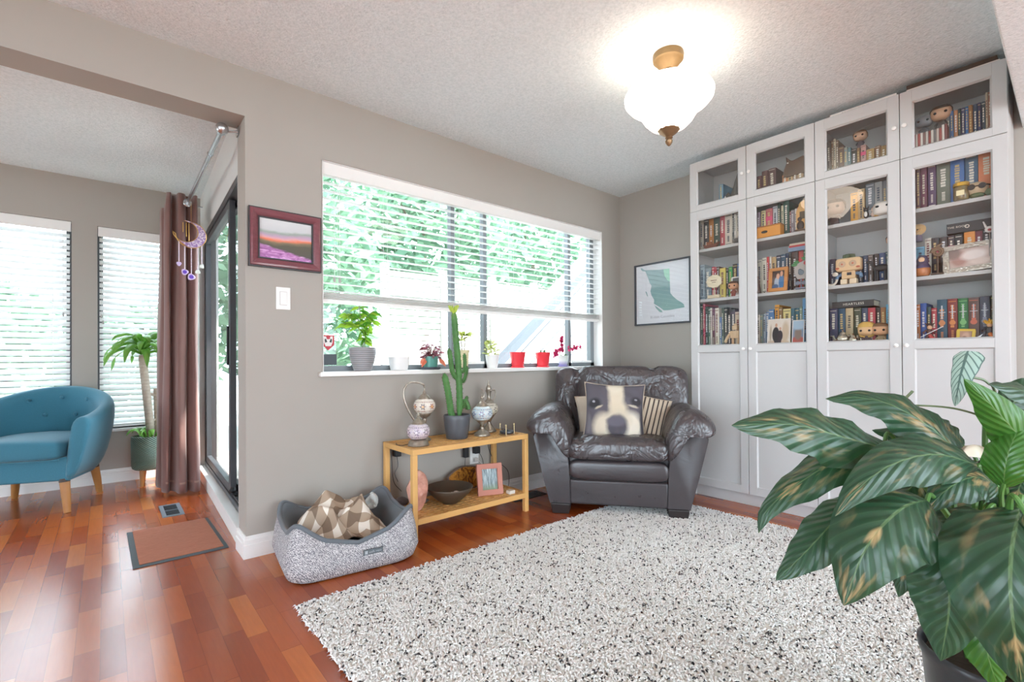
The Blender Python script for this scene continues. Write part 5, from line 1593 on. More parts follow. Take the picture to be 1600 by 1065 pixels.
b = MB(); b.tube([(-.002, .024 * cos(a) * (1 - k / 26), .115 + .024 * sin(a) * (1 - k / 26)) for k, a in enumerate([2 * pi * q / 10 for q in range(22)])], [.009 - .0003 * k for k in range(22)], 8)
b.tube([(0, .018, .12), (0, -.005, .150), (0, -.022, .158)], [.009, .006, .002], 8); b.build('curl', mat('orn_7a6048', '7a6048', .7, var=.2, vs_=50), t)
b = MB(); b.tube([(0, 0, 0.006), (0, 0, .095)], .005, 8); b.cbox((0, 0, .004), (.03, .05, .008)); b.build('stand', mat('orn_5a473a', '5a473a', .7), t)
# little rabbit-eared mark and pink tags belong to the books; action figures on the lowest shelf
def action(y, hair, cloth, label, sword, spiky):
    t = thing('action_figure', label, 'figurine', (-.296, y, LC_))
    b = MB(); b.lathe([(0, 0), (.026, 0), (.026, .006), (0, .006)], (0, 0, 0), 20); b.build('stand', mat('orn_2c2a2c', '2c2a2c', .5), t)
    b = MB()
    for s_ in (-1, 1): b.tube([(0, s_ * .006, .046), (-.006, s_ * .014, .026), (0, s_ * .012, .006)], [.008, .007, .005], 8)
    b.tube([(0, 0, .042), (0, 0, .066), (0, 0, .076)], [.010, .013, .009], 10)
    for s_ in (-1, 1): b.tube([(0, s_ * .012, .072), (-.008, s_ * .024, .060), (-.016, s_ * .02, .055)], [.006, .005, .004], 8)
    b.build('body', mat('orn_' + cloth, cloth, .5), t, smooth=70)
    b = MB(); b.ball((0, 0, .088), (.011, .011, .013), 12, 8); hd = b.build('head', mat('orn_d8a884', 'd8a884', .5), t)
    b = MB()
    if spiky:
        for k in range(9):
            a = 2 * pi * k / 9; b.tube([(.006 * cos(a), .006 * sin(a), .094), (.010 * cos(a), .024 * sin(a), .106 + .006 * (k % 2))], [.007, .0012], 6)
        b.tube([(0, 0, .095), (0, 0, .118)], [.009, .002], 6)
    else:
        b.ball((.003, 0, .093), (.012, .0135, .012), 10, 8)
        for k in range(5): b.tube([(.004, -.01 + .005 * k, .098), (.004, -.02 + .01 * k, .112)], [.005, .001], 6)
    b.build('hair', mat('orn_' + hair, hair, .5), hd)
    b = MB()
    if sword: b.tube([(-.02, .035, .036), (-.02, -.055, .088)], [.0015, .0022], 6)
    else: b.prism([(.03, .03), (.055, .02), (.02, .045)], -.02, -.017, lambda y, z, h: (h, y, z))
    b.build('blade', mat('orn_d4d6da', 'd4d6da', .3, .3), t)
    b = MB(); b.tube([(-.004, 0, .046), (-.012, -.014, .024), (-.006, -.02, .012)], [.009, .010, .004], 8); b.build('sash', mat('orn_b8453f' if sword else 'orn_c26a30', 'b8453f' if sword else 'c26a30', .6), t)
action(-2.172, '5a4038', '6a4a48', 'action figure swinging a long pale sword, lowest glazed shelf, fourth door', True, False)
action(-2.392, 'e0a83a', '3a3a40', 'action figure with spiky yellow hair, lowest glazed shelf, fourth door', False, True)
blob_thing('rabbit_ornament', 'small white rabbit-eared ornament on the silver frame row, fourth door', 'ornament', (-.277, -2.395, LB_ + .0), [('head', 'd8d2ce', [('ball', (0, 0, .195), (.008, .018, .016)), ('tube', [(0, .012, .206), (0, .022, .236)], [.005, .003]), ('tube', [(0, -.012, .206), (0, -.022, .236)], [.005, .003])]), ('nose', 'a84a50', [('ball', (-.008, 0, .192), (.003, .007, .006))]), ('stick', '8a8580', [('tube', [(0, 0, 0), (0, 0, .182)], .003)])])
# ------------------------------------------------------------------ mosaic lamps on the bamboo table
M_PEW = NT('antique_pewter')
v = M_PEW.coord('Object'); M_PEW.bump(M_PEW.voro(v, 160), .35, .002)
M_PEW = M_PEW.bsdf(M_PEW.mix(M_PEW.noise(v, 40, 3), lin('7d7266'), lin('c2b8aa')), .3, .75)
def mosaic(name, base, cols, scale=130):
    t = NT(name)
    v = t.coord('Object')
    vo = t.n('ShaderNodeTexVoronoi'); t.set(vo.inputs[0], v); vo.inputs['Scale'].default_value = scale
    x, y, z = t.sep(v)
    ang = t.math('ARCTAN2', y, x)
    c = t.mix(t.math('MULTIPLY', t.sep(vo.outputs['Color'])[0], .55), lin(base), lin('f2ece4'))
    # ring of flower motifs: a repeated angle against height
    n = 7
    aa = t.math('SUBTRACT', t.math('FRACT', t.math('MULTIPLY', ang, n / (2 * pi))), .5)
    aa = t.math('MULTIPLY', aa, 2 * pi / n * .065)
    rad = t.math('SQRT', t.math('ADD', t.math('MULTIPLY', aa, aa), t.math('MULTIPLY', z, z)))
    pet = t.math('ARCTAN2', z, aa)
    pr = t.math('MULTIPLY_ADD', t.math('COSINE', t.math('MULTIPLY', pet, 6)), .0055, .0150)
    m1 = t.math('LESS_THAN', rad, pr)
    m2 = t.math('LESS_THAN', rad, .0075)
    cell = t.math('FLOOR', t.math('MULTIPLY', ang, n / (2 * pi)))
    alt = t.math('FRACT', t.math('MULTIPLY', cell, .37))
    pc = t.mix(alt, lin(cols[0]), lin(cols[1]))
    c = t.mix(m1, c, pc); c = t.mix(m2, c, lin(cols[2]))
    az = t.math('ABSOLUTE', z)
    b1 = t.math('MULTIPLY', t.math('GREATER_THAN', az, .024), t.math('LESS_THAN', az, .029))
    b1 = t.math('MULTIPLY', b1, t.math('GREATER_THAN', t.math('FRACT', t.math('MULTIPLY', ang, 34 / (2 * pi))), .4))
    c = t.mix(b1, c, lin(cols[3]))
    ed = t.voro(v, scale, 'DISTANCE_TO_EDGE'); c = t.mix(t.math('LESS_THAN', ed, .07), c, lin('cfc6bd'))
    t.bump(ed, .3, .001)
    return t.bsdf(c, .22, 0, Specular_IOR_Level=.6)
def bt(prof, c, mat_, nm, par, seg=32, rf=None):
    b = MB(); b.lathe(prof, c, seg, rf); return b.build(nm, mat_, par, smooth=60)
def globe_part(par, r, zc, m_, sq=.86):
    b = MB(); b.lathe([(r * .62, -r * sq * .80), (r * .86, -r * sq * .52), (r * .985, -r * sq * .18), (r * .985, r * sq * .18), (r * .86, r * sq * .52), (r * .6, r * sq * .82)], (0, 0, 0), 40)
    return b.build('glass_globe', m_, par, smooth=80, sub=1, loc=(0, 0, zc))
CAPP = [(.0, 0), (.036, 0), (.038, .004), (.034, .010), (.030, .018), (.020, .028), (.011, .036), (.013, .040), (.007, .044), (.011, .050), (.006, .056), (.008, .062), (.003, .069), (.002, .078), (0, .079)]
ZT = TZ - .002
# squat lavender lamp
t = thing('mosaic_lamp', 'squat lavender mosaic lamp at the near end of the bamboo table', 'lamp', (-2.205, -.262, ZT))
bt([(0, 0), (.058, 0), (.060, .006), (.056, .010), (.055, .020), (.048, .030), (.040, .036), (0, .036)], (0, 0, 0), M_PEW, 'base', t, 40, lambda a, z: 1 + .02 * sin(a * 16))
globe_part(t, .066, .080, mosaic('mosaic_lavender', 'b7a4c2', ('4f4664', '6a5a80', 'd6c8dc', '5a5070')))
bt(CAPP, (0, 0, .118), M_PEW, 'cap', t)
b = MB(); b.tube(spline([(-.05, .02, .012), (-.08, .04, .004), (-.09, .09, .004), (-.07, .13, .004)]), .002, 6); b.build('flex', M_BLACK, t)
# swan-neck lamp
t = thing('mosaic_lamp', 'swan-neck mosaic lamp with red and orange flowers on a cream globe', 'lamp', (-2.10, -.125, ZT))
bt([(0, 0), (.048, 0), (.050, .005), (.044, .012), (.024, .024), (.012, .030), (.010, .045), (0, .045)], (0, 0, 0), M_PEW, 'base', t, 36, lambda a, z: 1 + .02 * sin(a * 14))
hx = -.0
b = MB(); b.tube(spline([(0, 0, .04), (-.006, 0, .075), (-.03, .01, .10), (-.075, .02, .17), (-.105, .028, .25), (-.105, .03, .31), (-.075, .022, .345), (-.03, .01, .348), (.005, .0, .335), (.012, 0, .325)], 8), [.0085 - .0025 * min(1, i / 40) for i in range(73)], 10); b.build('swan_neck', M_PEW, t)
b = MB()
for z in (.055, .065, .078): b.ball((-.003, 0, z), (.013, .013, .006), 14, 8)
b.ball((.014, 0, .318), (.006, .006, .006), 10, 8); b.tube([(.013, 0, .326), (.014, 0, .30)], .003, 6); b.build('collar', M_PEW, t)
sh = Matrix.Translation((.014, 0, 0))
GX = .014
o = globe_part(t, .067, .205, mosaic('mosaic_cream_red', 'e3d8c6', ('b8432e', '3d3f4a', 'e0a24a', '8a3a2e'))); o.location.x = GX
bt([(0, 0), (.038, 0), (.040, .004), (.036, .012), (.028, .024), (.015, .034), (.010, .040), (.012, .046), (.005, .052), (.005, .066), (0, .067)], (GX, 0, .242), M_PEW, 'cap', t)
bt([(.042, .170), (.044, .166), (.038, .152), (.022, .138), (.012, .130), (.015, .120), (.009, .112), (.011, .104), (.003, .096), (0, .094)], (GX, 0, 0), M_PEW, 'lower_cup', t)
# pale blue goblet lamp
t = thing('mosaic_lamp', 'pale blue mosaic goblet lamp with blue stars beside the cactus', 'lamp', (-1.728, -.222, ZT))
bt([(0, 0), (.050, 0), (.052, .008), (.046, .016), (.030, .030), (.014, .040), (.012, .058), (.017, .064), (.012, .070), (.022, .080), (.036, .094), (.040, .100), (0, .100)], (0, 0, 0), M_PEW, 'base', t, 36, lambda a, z: 1 + .012 * sin(a * 16))
globe_part(t, .068, .142, mosaic('mosaic_pale_blue', 'a9cfe0', ('3f6fa8', '5a4f86', 'bfe0ea', '3a5f94')))
bt(CAPP, (0, 0, .184), M_PEW, 'cap', t)
# ewer lamp
t = thing('mosaic_lamp', 'tall ewer-shaped pewter lamp with green and black mosaic globe', 'lamp', (-1.595, -.118, ZT))
bt([(0, 0), (.048, 0), (.050, .008), (.040, .020), (.022, .044), (.012, .062), (.016, .074), (.024, .088), (.038, .106), (.042, .114), (0, .114)], (0, 0, 0), M_PEW, 'base', t, 36, lambda a, z: 1 + .012 * sin(a * 16))
globe_part(t, .064, .152, mosaic('mosaic_olive', 'b9b59a', ('35343c', '5f6a48', 'd8d2b4', '3a3a40')))
bt([(0, 0), (.040, 0), (.038, .008), (.024, .018), (.013, .028), (.012, .050), (.018, .072), (.022, .080), (.024, .086), (.018, .090), (.020, .096), (.016, .112), (.008, .122), (.010, .128), (.005, .134), (.006, .142), (.002, .150), (0, .158)], (0, 0, .190), M_PEW, 'neck', t)
b = MB(); b.tube(spline([(.018, -.002, .272), (.046, -.006, .276), (.054, -.007, .246), (.042, -.005, .215), (.02, 0, .200)]), .0042, 8); b.build('handle', M_PEW, t)
b = MB(); b.tube(spline([(-.035, .004, .188), (-.045, .006, .215), (-.035, .005, .25), (-.045, .006, .275), (-.056, .008, .284)]), [.005] * 8 + [.0045] * 16 + [.003] * 9, 8); b.build('spout', M_PEW, t)
b = MB(); b.tube(spline([(.03, .03, .01), (.0, .06, .003), (-.10, .02, .003), (-.16, -.02, .003), (-.21, .05, .003)]), .002, 6); b.build('flex', M_BLACK, t)
# charging dish with three upright pins
t = thing('pin_stand_dish', 'black metallic dish between three slim pale-tipped pins at the table end', 'dish', (-1.592, -.302, ZT))
b = MB(); b.lathe([(0, .008), (.040, .008), (.044, .012), (.046, .022), (.044, .026), (.030, .022), (0, .021)], (0, 0, 0), 32); b.build('dish', mat('dark_gunmetal', '54585e', .3, .6), t)
b = MB()
b.tube([(.049 * cos(2 * pi * k / 24), .049 * sin(2 * pi * k / 24), .004) for k in range(25)], .0022, 6); b.build('ring_base', mat('pale_gold', 'cdb88e', .35, .7), t)
for k in range(3):
    a = -2.35 + k * 2 * pi / 3
    b = MB(); b.tube([(.052 * cos(a), .052 * sin(a), 0), (.052 * cos(a), .052 * sin(a), .058)], .0028, 8); b.ball((.052 * cos(a), .052 * sin(a), .064), (.0055, .0055, .0075), 10, 8); b.build('pin', mat('pale_gold', 'cdb88e'), t)
b = MB(); b.tube(spline([(-.02, .0, .024), (-.03, .015, .036), (-.005, .03, .034), (.01, .0, .026)]), .002, 6); b.build('cord', M_BLACK, t)

# ------------------------------------------------------------------ cactus
M_CACT = NT('cactus_green')
v = M_CACT.coord('Object')
M_CACT.bump(M_CACT.noise(v, 120, 2), .2, .002)
zc_ = M_CACT.sep(v)[2]
c_ = M_CACT.mix(M_CACT.noise(v, 30, 3), lin('35602f'), lin('5f9150'))
c_ = M_CACT.mix(M_CACT.math('MULTIPLY_ADD', zc_, 4.0, -2.9, True), c_, lin('b9cf5a'))
M_CACT = M_CACT.bsdf(c_, .5, Specular_IOR_Level=.4)
M_SPINE = mat('cactus_spine', '4a3a2c', .6, var=0)
ct = thing('potted_cactus', 'tall branching cactus in a dark grey pot on the bamboo table', 'cactus', (-1.902, -.197, ZT))
bt([(0, 0), (.062, 0), (.066, .004), (.074, .06), (.081, .120), (.082, .142), (.079, .146), (.076, .142), (.074, .128), (0, .126)], (0, 0, 0), mat('dark_grey_pot', '54575d', .35, var=.03), 'pot', ct, 40)
bt([(0, .127), (.05, .128), (.0742, .127)], (0, 0, 0), mat('potting_soil', '3a2e26', .95, bump=.6, bs=90), 'soil', ct)
def cactus_stem(name, pts, r, rough_, par=ct):
    pts = spline(pts, 10)
    n = len(pts)
    b = MB(); sp = MB()
    rs = []
    for i, p in enumerate(pts):
        tt = i / (n - 1)
        tn = (pts[min(i + 1, n - 1)] - pts[max(i - 1, 0)]).normalized()
        A = tn.cross(Vector((0, 1, .2))).normalized(); B = tn.cross(A)
        rr_ = r * (min(1, .55 + tt * 4) if tt < .12 else 1) * (1 if tt < .9 else sqrt(max(.04, 1 - ((tt - .9) / .1) ** 2)))
        ring = []
        for k in range(20):
            a = 2 * pi * k / 20
            kk = (.70 + .30 * abs(cos(2.5 * a + .4)) ** .7) * (1 + .06 * sin(i * 1.9))
            ring.append(p + (A * cos(a) + B * sin(a)) * rr_ * kk)
        rs.append(ring)
        if i % 2 == 0 and i:
            for q in range(5):
                a = (q * pi - .4) / 2.5
                d = (A * cos(a) + B * sin(a))
                e = p + d * rr_
                sp.tube([e - d * .001, e + d * .007 + tn * .003], [.0011, .0003], 3)
                sp.tube([e - d * .001, e + d * .006 - tn * .003], [.0011, .0003], 3)
    b.rings(rs)
    o = b.build(name, M_CACT, par, smooth=80)
    sp.build('spines', M_SPINE, o, weld=0)
    return o
cactus_stem('stem', [(.010, -.012, .12), (.012, -.012, .25), (.010, -.008, .38), (.006, -.002, .50), (-.004, .004, .64), (-.014, .008, .785)], .020, 0)
cactus_stem('stem', [(-.02, .0, .12), (-.042, .0, .16), (-.052, .0, .22), (-.066, .0, .30), (-.088, .004, .40)], .020, 0)
cactus_stem('branch', [(.0, .0, .36), (-.03, .0, .41), (-.042, .0, .47), (-.054, .0, .55)], .015, 0)
cactus_stem('branch', [(.03, .0, .40), (.056, .0, .42), (.062, .0, .46), (.058, 0, .52)], .011, 0)
cactus_stem('branch', [(.03, -.01, .34), (.05, -.01, .36), (.064, -.01, .40), (.07, -.01, .44)], .011, 0)
cactus_stem('branch', [(.03, -.01, .20), (.052, -.015, .225), (.066, -.018, .20), (.076, -.018, .17)], .0165, 0)
cactus_stem('branch', [(.035, -.01, .18), (.058, -.012, .22), (.068, -.012, .255)], .010, 0)
b = MB()
for k in range(14):
    a = 2 * pi * k / 14; z = .765 + .03 * R.random()
    b.tube([(-.014 + .013 * cos(a), .008 + .013 * sin(a), z), (-.014 + .034 * cos(a), .008 + .03 * sin(a), z + .03)], [.007, .003], 6)
b.build('tip_leaves', mat('lime_leaf', 'b4c94e', .5), ct)

# ------------------------------------------------------------------ lower shelf
ZS = .119
def stone(name, label, cat, loc, r, col, amp, seed, mat_=None, seg=24, rng=16, par=None):
    rr = random.Random(seed)
    vs_ = [Vector((rr.uniform(-1, 1), rr.uniform(-1, 1), rr.uniform(-1, 1))).normalized() for _ in range(26)]
    off = [rr.uniform(.82, 1.0) for _ in vs_]
    def fn(d):
        return min([o / max(.05, d.dot(q)) for q, o in zip(vs_, off) if d.dot(q) > .05] + [1.12])
    b = MB(); b.ball((0, 0, r[2]), r, seg, rng, fn)
    for vv in b.bm.verts: vv.co.z = max(vv.co.z, 0)
    o = b.build(name, mat_ or mat('stone_' + col, col, .6, var=.2, vs_=30, bump=.4), par, smooth=28, loc=loc)
    return tag(o, label, cat) if label else o
t = NT('rock_salt')
v = t.coord('Object'); c_ = t.ramp(t.noise(v, 16, 4), [(.3, 'c98b78'), (.55, 'e3ab98'), (.75, 'f0c8b8')]); t.bump(t.noise(v, 22, 4), 1.0, .014)
M_SALT = t.bsdf(c_, .45, 0, Subsurface_Weight=.25, Subsurface_Radius=(.03, .012, .008))
stone('salt_lamp', 'pink rock salt lamp behind the near leg on the lower shelf', 'salt lamp', (-2.195, -.225, ZS), (.064, .058, .108), '', .1, 12, M_SALT, 36, 28)
bw = thing('bowl', 'wide dark brown bowl holding white stones on the lower shelf', 'bowl', (-1.975, -.225, ZS))
bt([(0, .0), (.045, 0), (.05, .006), (.085, .03), (.125, .068), (.140, .095), (.138, .099), (.134, .096), (.118, .07), (.08, .036), (.04, .018), (0, .016)], (0, 0, 0), mat('dark_bronze_bowl', '594c3f', .45, .35, var=.12, vs_=25), 'bowl_body', bw, 48)
for k, (x, y, r_) in enumerate(((.01, -.02, .026), (-.035, -.01, .017), (.045, .0, .022), (-.06, .015, .014), (.03, .03, .018), (-.01, .03, .02))):
    stone('stone', 'white stone lying in the brown bowl, %s' % ('largest of the heap', 'next to the largest', 'nearest the photo frame', 'nearest the salt lamp', 'towards the wall behind the largest', 'at the back middle of the heap')[k], 'stone', (-1.975 + x, -.225 + y, ZS + .0205 + (abs(x) * .28)), (r_, r_ * .8, r_ * .62), 'ece6e0', .1, 20 + k)['group'] = 'white stones in the bowl'
PIC_FOREST = NT('print_birch_forest')
v = PIC_FOREST.coord('UV'); x_, y_, _z = PIC_FOREST.sep(v)
st = PIC_FOREST.noise(PIC_FOREST.comb(PIC_FOREST.math('MULTIPLY', x_, 24), PIC_FOREST.math('MULTIPLY', y_, 1.4)), 1.0, 3, .7)
c_ = PIC_FOREST.ramp(st, [(.38, '2f3a3a'), (.5, '7d8f92'), (.62, 'c4d2d4')])
lv = PIC_FOREST.noise(v, 30, 3)
c_ = PIC_FOREST.mix(PIC_FOREST.math('MULTIPLY_ADD', y_, -3.2, 1.1, True), c_, PIC_FOREST.mix(lv, lin('3d5a3a'), lin('8a9a6a')))
PIC_FOREST = PIC_FOREST.bsdf(c_, .4)
pf = photo_frame(0, 0, .165, .195, .032, 'b8705a', PIC_FOREST, 'rust wooden frame with a birch forest picture on the lower shelf', x=0, fr_d=.024, lean=11)
pf.location = (-1.695, -.262, ZS); pf.rotation_euler = (0, 0, radians(90 - 20))
t = NT('amber_slab')
v = t.coord('Object'); wv = t.noise(v, 16, 4, dist=2.0); c_ = t.ramp(wv, [(.3, '2f2620'), (.42, '7a4a20'), (.55, 'c98a3a'), (.68, '4a3826'), (.8, '8a8478')]); M_AMB = t.bsdf(c_, .2, Coat_Weight=.4)
t2 = thing('amber_slab', 'polished amber and dark stone slab leaning on the wall behind the bowl', 'stone slab', (-1.72, -.055, ZS), radians(6))
pl = [(.15 * cos(a) * (1 + .08 * sin(3 * a) + .05 * sin(5 * a + 1)), .075 + .072 * sin(a) * (1 + .06 * sin(4 * a))) for a in [2 * pi * k / 28 for k in range(28)]]
b = MB(); b.M = Matrix.Rotation(radians(-12), 4, 'X'); b.prism(pl, -.008, .008, lambda x, z, h: (x, h, z)); b.build('polished_face', M_AMB, t2, smooth=40, bevel=.002)
b = MB(); b.M = Matrix.Rotation(radians(-12), 4, 'X')
b.tube([(x * 1.0, 0, z) for x, z in pl] + [(pl[0][0], 0, pl[0][1])], .0085, 8); b.build('bark_rim', mat('slab_rind', '6a5a50', .8, bump=.4), t2)
b = MB(); b.box((-.0225, -.02, 0), (.0225, .02, .022)); o = b.build('soap_block', mat('cream_block', 'ddd6c8', .6), None, smooth=0, bevel=.003, loc=(-1.577, -.318, ZS)); tag(o, 'small cream block at the shelf end beside the rust frame', 'block')
stone('stone', 'dark crystal rock in shadow behind the salt lamp on the lower shelf', 'stone', (-2.225, -.09, ZS), (.05, .035, .025), '6f6a70', .2, 41)
stone('stone', 'flat grey rock between the salt lamp and the brown bowl', 'stone', (-2.10, -.13, ZS), (.04, .03, .014), '77746f', .2, 42)

# ------------------------------------------------------------------ sockets, plugs, cables behind the table
ol = thing('wall_outlet', 'white double wall outlet behind the bamboo table', 'outlet', (-1.635, 0, .325))
b = MB(); b.box((-.036, -.006, -.058), (.036, -.0005, .058)); b.build('cover_plate', M_TRIM, ol, smooth=0, bevel=.002)
for z in (-.028, .028):
    b = MB(); b.box((-.017, -.009, z - .018), (.017, -.006, z + .018)); b.build('socket', mat('socket_white', 'd9d7d3', .4), ol, smooth=0, bevel=.002)
def cable(label, pts, r=.0022, m_=None, plug=None):
    t = thing('power_cable', label, 'cable', pts[0])
    inv = Matrix.Translation(-Vector(pts[0]))
    b = MB(); b.M = inv; b.tube(spline(pts, 8), r, 6); b.build('wire', m_ or M_BLACK, t)
    if plug:
        b = MB(); b.M = inv; b.box(*plug); b.build('adapter', m_ or M_BLACK, t, smooth=0, bevel=.004)
cable('black adapter cable hanging beside the wall outlet', [(-1.725, -.03, .33), (-1.728, -.03, .27), (-1.71, -.035, .21), (-1.72, -.07, .13)], .002, None, ((-1.738, -.045, .325), (-1.706, -.012, .395)))
cable('white cable plugged into the lower socket of the outlet', [(-1.635, -.03, .297), (-1.61, -.04, .28), (-1.585, -.05, .22), (-1.60, -.05, .13)], .0022, mat('white_cord2', 'c9c6c2', .5), ((-1.650, -.035, .284), (-1.622, -.0095, .31)))
cable('black plug and cable in the upper socket of the outlet', [(-1.63, -.04, .36), (-1.60, -.05, .30), (-1.575, -.04, .2), (-1.57, -.05, .13)], .002, None, ((-1.655, -.045, .34), (-1.612, -.0095, .385)))
cable('black adapter cable under the near end of the table top', [(-2.22, -.03, .40), (-2.215, -.03, .34), (-2.235, -.03, .30), (-2.22, -.04, .25)], .002, None, ((-2.24, -.05, .40), (-2.20, -.012, .46)))
cable('black cord hanging down the wall behind the near table legs', [(-2.268, -.045, .46), (-2.262, -.045, .40), (-2.25, -.045, .26), (-2.20, -.045, .19)], .002)
cable('black cord looping from the table to the floor near the armchair', [(-1.545, -.03, .46), (-1.53, -.03, .36), (-1.48, -.03, .27), (-1.40, -.03, .22), (-1.36, -.035, .17), (-1.37, -.05, .09), (-1.43, -.08, .012), (-1.5, -.1, .004)], .0022)

# ------------------------------------------------------------------ floor registers
def register(name, label, x, y, w_, d, col, rz=0):
    t = thing(name, label, 'floor vent', (x, y, 0), rz)
    b = MB()
    f = .022
    for a, c in (((-w_ / 2, -d / 2), (w_ / 2, -d / 2 + f)), ((-w_ / 2, d / 2 - f), (w_ / 2, d / 2)), ((-w_ / 2, -d / 2 + f), (-w_ / 2 + f, d / 2 - f)), ((w_ / 2 - f, -d / 2 + f), (w_ / 2, d / 2 - f))):
        b.box((a[0], a[1], 0), (c[0], c[1], .005))
    b.box((-w_ / 2 + f, -.006, 0), (w_ / 2 - f, .006, .004))
    b.build('frame', col, t, smooth=0, bevel=.001)
    b = MB(); b.box((-w_ / 2 + f, -d / 2 + f, .0002), (w_ / 2 - f, d / 2 - f, .001)); b.build('dark_opening', mat('vent_black', '101113', .8), t, smooth=0)
    b = MB()
    n = 11
    for k in range(n):
        y_ = -d / 2 + f + (d - 2 * f) * (k + .5) / n
        b.box((-w_ / 2 + f, y_ - .002, .001), (w_ / 2 - f, y_ + .002, .004))
    b.build('louver', mat('vent_dark_grey', '3f4348', .4, .3), t, smooth=0)
register('floor_register', 'small grey floor vent between the curtain and the doormat', -3.222, 1.185, .115, .31, mat('vent_grey', '7e848c', .4, .3))
register('floor_register', 'dark floor vent in the shade between table and armchair', -1.27, -.125, .30, .115, mat('vent_brown', '3c3430', .5))
# ------------------------------------------------------------------ big leafy plant in the foreground (peace lily)
def m_bigleaf(name, a, b_, tan, veins, tr=.12):
    t = NT(name)
    uv = t.coord('UV'); u, v, _ = t.sep(uv)
    s_ = t.math('ABSOLUTE', t.math('MULTIPLY_ADD', v, 2.0, -1.0))
    ph = t.math('SUBTRACT', t.math('MULTIPLY', u, veins), t.math('MULTIPLY', t.math('POWER', s_, .8), veins * .26))
    wav = t.math('SINE', t.math('MULTIPLY', ph, 2 * pi))
    rnd = t.n('ShaderNodeNewGeometry').outputs['Random Per Island']
    ob = t.coord('Object')
    c = t.mix(t.math('MULTIPLY_ADD', wav, .25, .4), lin(a), lin(b_))
    c = t.mix(t.math('MULTIPLY', t.noise(ob, 9, 3), .5), c, lin(b_))
    line = t.math('GREATER_THAN', wav, .93)
    c = t.mix(t.math('MULTIPLY', line, .07), c, lin('8aa886'))
    mid = t.math('LESS_THAN', s_, .03)
    c = t.mix(t.math('MULTIPLY', mid, .4), c, lin('7d9a68'))
    if tan:
        st = t.noise(t.comb(t.math('MULTIPLY', ph, .16), t.math('MULTIPLY', s_, .8), t.math('MULTIPLY', rnd, 30)), 2.6, 3)
        k = t.math('MULTIPLY_ADD', st, 8.0, -4.35, True)
        k = t.math('MULTIPLY', k, t.math('MULTIPLY_ADD', s_, -1.4, 1.15, True))
        k = t.math('MULTIPLY', k, t.math('GREATER_THAN', rnd, .3))
        c = t.mix(t.math('MULTIPLY', k, .8), c, lin('c9a878'))
    t.bump(t.math('ADD', wav, t.math('MULTIPLY', t.noise(ob, 30, 2), .6)), .22, .006)
    t.bsdf(c, .36, Specular_IOR_Level=.5)
    tl = t.n('ShaderNodeBsdfTranslucent'); t.set(tl.inputs[0], t.mix(.6, c, lin('5a9a2e')))
    mx = t.n('ShaderNodeMixShader'); mx.inputs[0].default_value = tr
    t.t.links.new(t.b.outputs[0], mx.inputs[1]); t.t.links.new(tl.outputs[0], mx.inputs[2]); t.t.links.new(mx.outputs[0], t.o.inputs[0])
    return t.m
M_LILY = m_bigleaf('peace_lily_leaf', '1b3827', '30543c', True, 11)
def leaf(b, pts, w_, bias=0.0, face=(-.88, -.18, .44), fold=.22, n=22, m_=8, wave=.085, prof=None, tip=1.0):
    P_ = spline(pts, 12)
    # resample evenly
    L_ = [0]
    for i in range(1, len(P_)): L_.append(L_[-1] + (P_[i] - P_[i - 1]).length)
    def at(t):
        d = t * L_[-1]
        for i in range(1, len(P_)):
            if L_[i] >= d:
                k = (d - L_[i - 1]) / max(1e-9, L_[i] - L_[i - 1])
                return P_[i - 1].lerp(P_[i], k)
        return P_[-1]
    F = Vector(face).normalized()
    rows = []
    ph = R.uniform(0, 6)
    for i in range(n + 1):
        t = i / n
        p = at(t)
        T = (at(min(1, t + .02)) - at(max(0, t - .02))).normalized()
        N = (F - T * F.dot(T)).normalized()
        S = T.cross(N)
        N2 = N * cos(bias) + S * sin(bias); S2 = S * cos(bias) - N * sin(bias)
        k = prof(t) if prof else max(.012, (sin(pi * min(1, t ** .82)) ** .75) * (1 - .25 * t) * 1.13)
        row = []
        for j in range(m_ + 1):
            s_ = 2 * j / m_ - 1
            off = S2 * (s_ * w_ / 2 * k)
            h = -abs(s_) ** 1.6 * fold * w_ * k + (fold * .35 * w_ * k)
            h += wave * w_ * abs(s_) ** 2 * sin(t * 26 + ph + (2 if s_ > 0 else 0)) * k
            row.append(b.v(p + off + N2 * h))
        rows.append(row)
    for i in range(n):
        for j in range(m_):
            b.f((rows[i][j], rows[i][j + 1], rows[i + 1][j + 1], rows[i + 1][j]), ((i / n, j / m_), (i / n, (j + 1) / m_), ((i + 1) / n, (j + 1) / m_), ((i + 1) / n, j / m_)))
PL = Vector((-2.128, -2.560, 0))
lily = thing('potted_peace_lily', 'large dark green leafy plant in a black pot in the foreground', 'potted plant', PL)
PI_ = Matrix.Translation(-PL)
b = MB(); b.lathe([(0, 0), (.095, 0), (.10, .01), (.128, .32), (.134, .335), (.136, .35), (.132, .355), (.127, .35), (.124, .33), (.122, .315), (0, .312)], (0, 0, 0), 48)
b.build('pot', mat('black_pot', '2c2c2e', .3, var=.05), lily, smooth=50)
b = MB(); b.lathe([(0, .325), (.06, .33), (.1225, .322)], (0, 0, 0), 30); b.build('soil', mat('potting_soil', '3a2e26'), lily)
